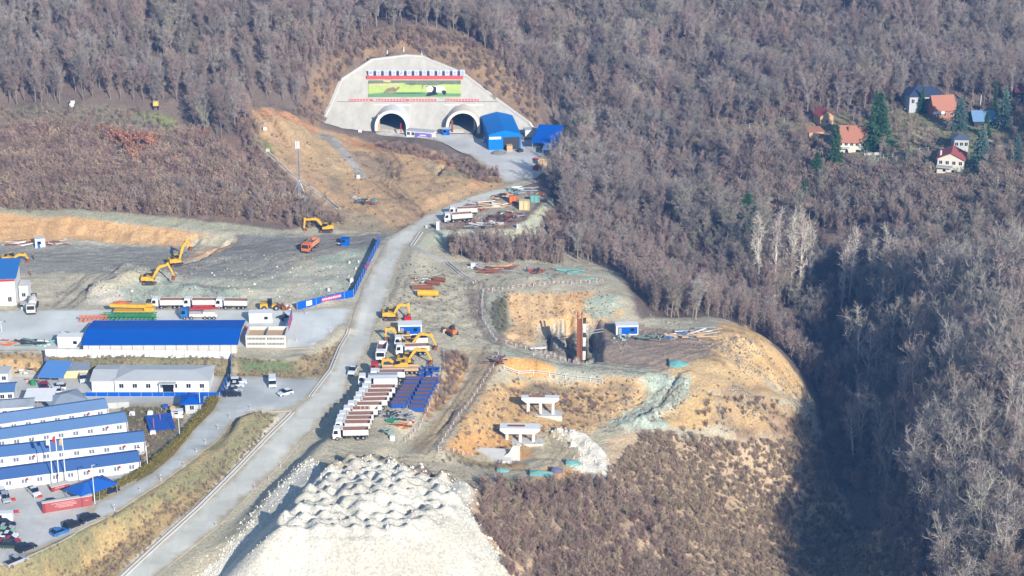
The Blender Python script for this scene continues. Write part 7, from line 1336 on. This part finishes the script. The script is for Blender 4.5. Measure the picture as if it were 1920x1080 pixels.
building((1826,238), (1864,236), 7, 2.4, 'low barn with a pale blue metal roof', dark, mat('metal_blue_roof', C(120,156,192), .5, .1), 'blue_roofed_barn', 'barn', 2.4, 'gable', .6, 0)
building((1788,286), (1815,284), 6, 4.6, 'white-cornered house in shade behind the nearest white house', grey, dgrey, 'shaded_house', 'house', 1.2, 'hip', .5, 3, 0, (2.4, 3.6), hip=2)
building((1904,195), (1940,194), 7, 4.6, 'dark house with white windows at the right edge behind the birches', dark, mat('maroon_roof', C(120,70,72), .8), 'edge_house', 'house', 2.0, 'gable', .6, 3, 0, (1.6, 3.2))
rail_fence([(1290,258),(1330,254),(1380,245),(1430,236),(1490,228),(1525,222)], 'white post fence along the upper side of the grassy field', 1.5, False, 3.6, rail=steel)
rail_fence([(1600,222),(1640,218),(1690,214)], 'white post fence beside the lane behind the spruce', 1.3, False, 3.0, rail=steel)
t = rail_fence([(1640,300),(1690,292),(1740,285),(1760,282)], 'upper row of pale vineyard stakes below the houses', 1.7, False, 2.6, rail=steel); rail_fence([(1630,308),(1680,302),(1720,296)], 'lower row of pale vineyard stakes below the houses', 1.7, False, 2.6, rail=steel)
junk(1715, 206, 'orange and white stacked materials below the dark-roofed house', [ora, white], 10, 3, 2.4, h=1, flatness=.1)
panel_wall((1620,292), (1655,290), 'pale garden wall right of the orange-roofed house', 1.0, concp, 4, 'garden_wall', 'wall')
lamp_post(1838, 200, 178, 'thin pale utility pole in the field behind the barn', 0, .12, 'utility_pole', 'pole')
p = G(293, 205); s = thing('hunting_stand', 'small yellow boxed lookout at the edge of the left meadow', 'lookout', p); m = MB().use(mat('lookout_yellow', C(226,196,110), .7)); m.box(-.9, .9, -.8, .8, 1.4, 3.0); m.use(dark); m.box(-.9, -.75, -.7, .7, 0, 1.4); m.box(.75, .9, -.7, .7, 0, 1.4); part('box', m, s)
p = G(135, 200); s = thing('white_beehive_stack', 'white boxed stack at the wood edge above the left meadow', 'box stack', p); m = MB().use(white); m.box(-.8, .7, -.5, .5, 0, 1.2); m.box(-.3, 1.1, -.4, .4, 1.2, 2.2); part('boxes', m, s)
for u, v, lb in [(502,284,'small white drain inlet block at the head of the concrete drain'),(672,333,'small white survey block on the dirt hill'),(497,243,'white peg near the trench on the dirt slope'),(675,247,'small white cart beside the left tunnel yard')]:
    p = G(u, v); s = thing('white_block', lb, 'block', p); m = MB().use(white); m.box(-.6, .6, -.5, .5, -.1, .9); m.box(-.4, .4, -.55, -.5, .2, .6); part('block', m, s)
for o in list(sc.objects):
    if 'W' in o.keys(): del o['W']
# ------------------------------------------------------------------ air
hb = MB(); hb.box(-3100, 3100, -20, 4100, -60, 225)
hm = bpy.data.materials.new('haze'); hm.use_nodes = True; hm.node_tree.nodes.clear(); o_ = hm.node_tree.nodes.new('ShaderNodeOutputMaterial'); vol = hm.node_tree.nodes.new('ShaderNodeVolumePrincipled')
vol.inputs['Color'].default_value = (.16, .42, 1, 1); vol.inputs['Density'].default_value = .00026; vol.inputs['Anisotropy'].default_value = .3
hm.node_tree.links.new(vol.outputs[0], o_.inputs['Volume']); hb.use(hm); hz_o = link('haze', hb.mesh('haze')); hz_o['kind'] = 'stuff'; hz_o['label'] = 'thin bluish winter haze over the valley'
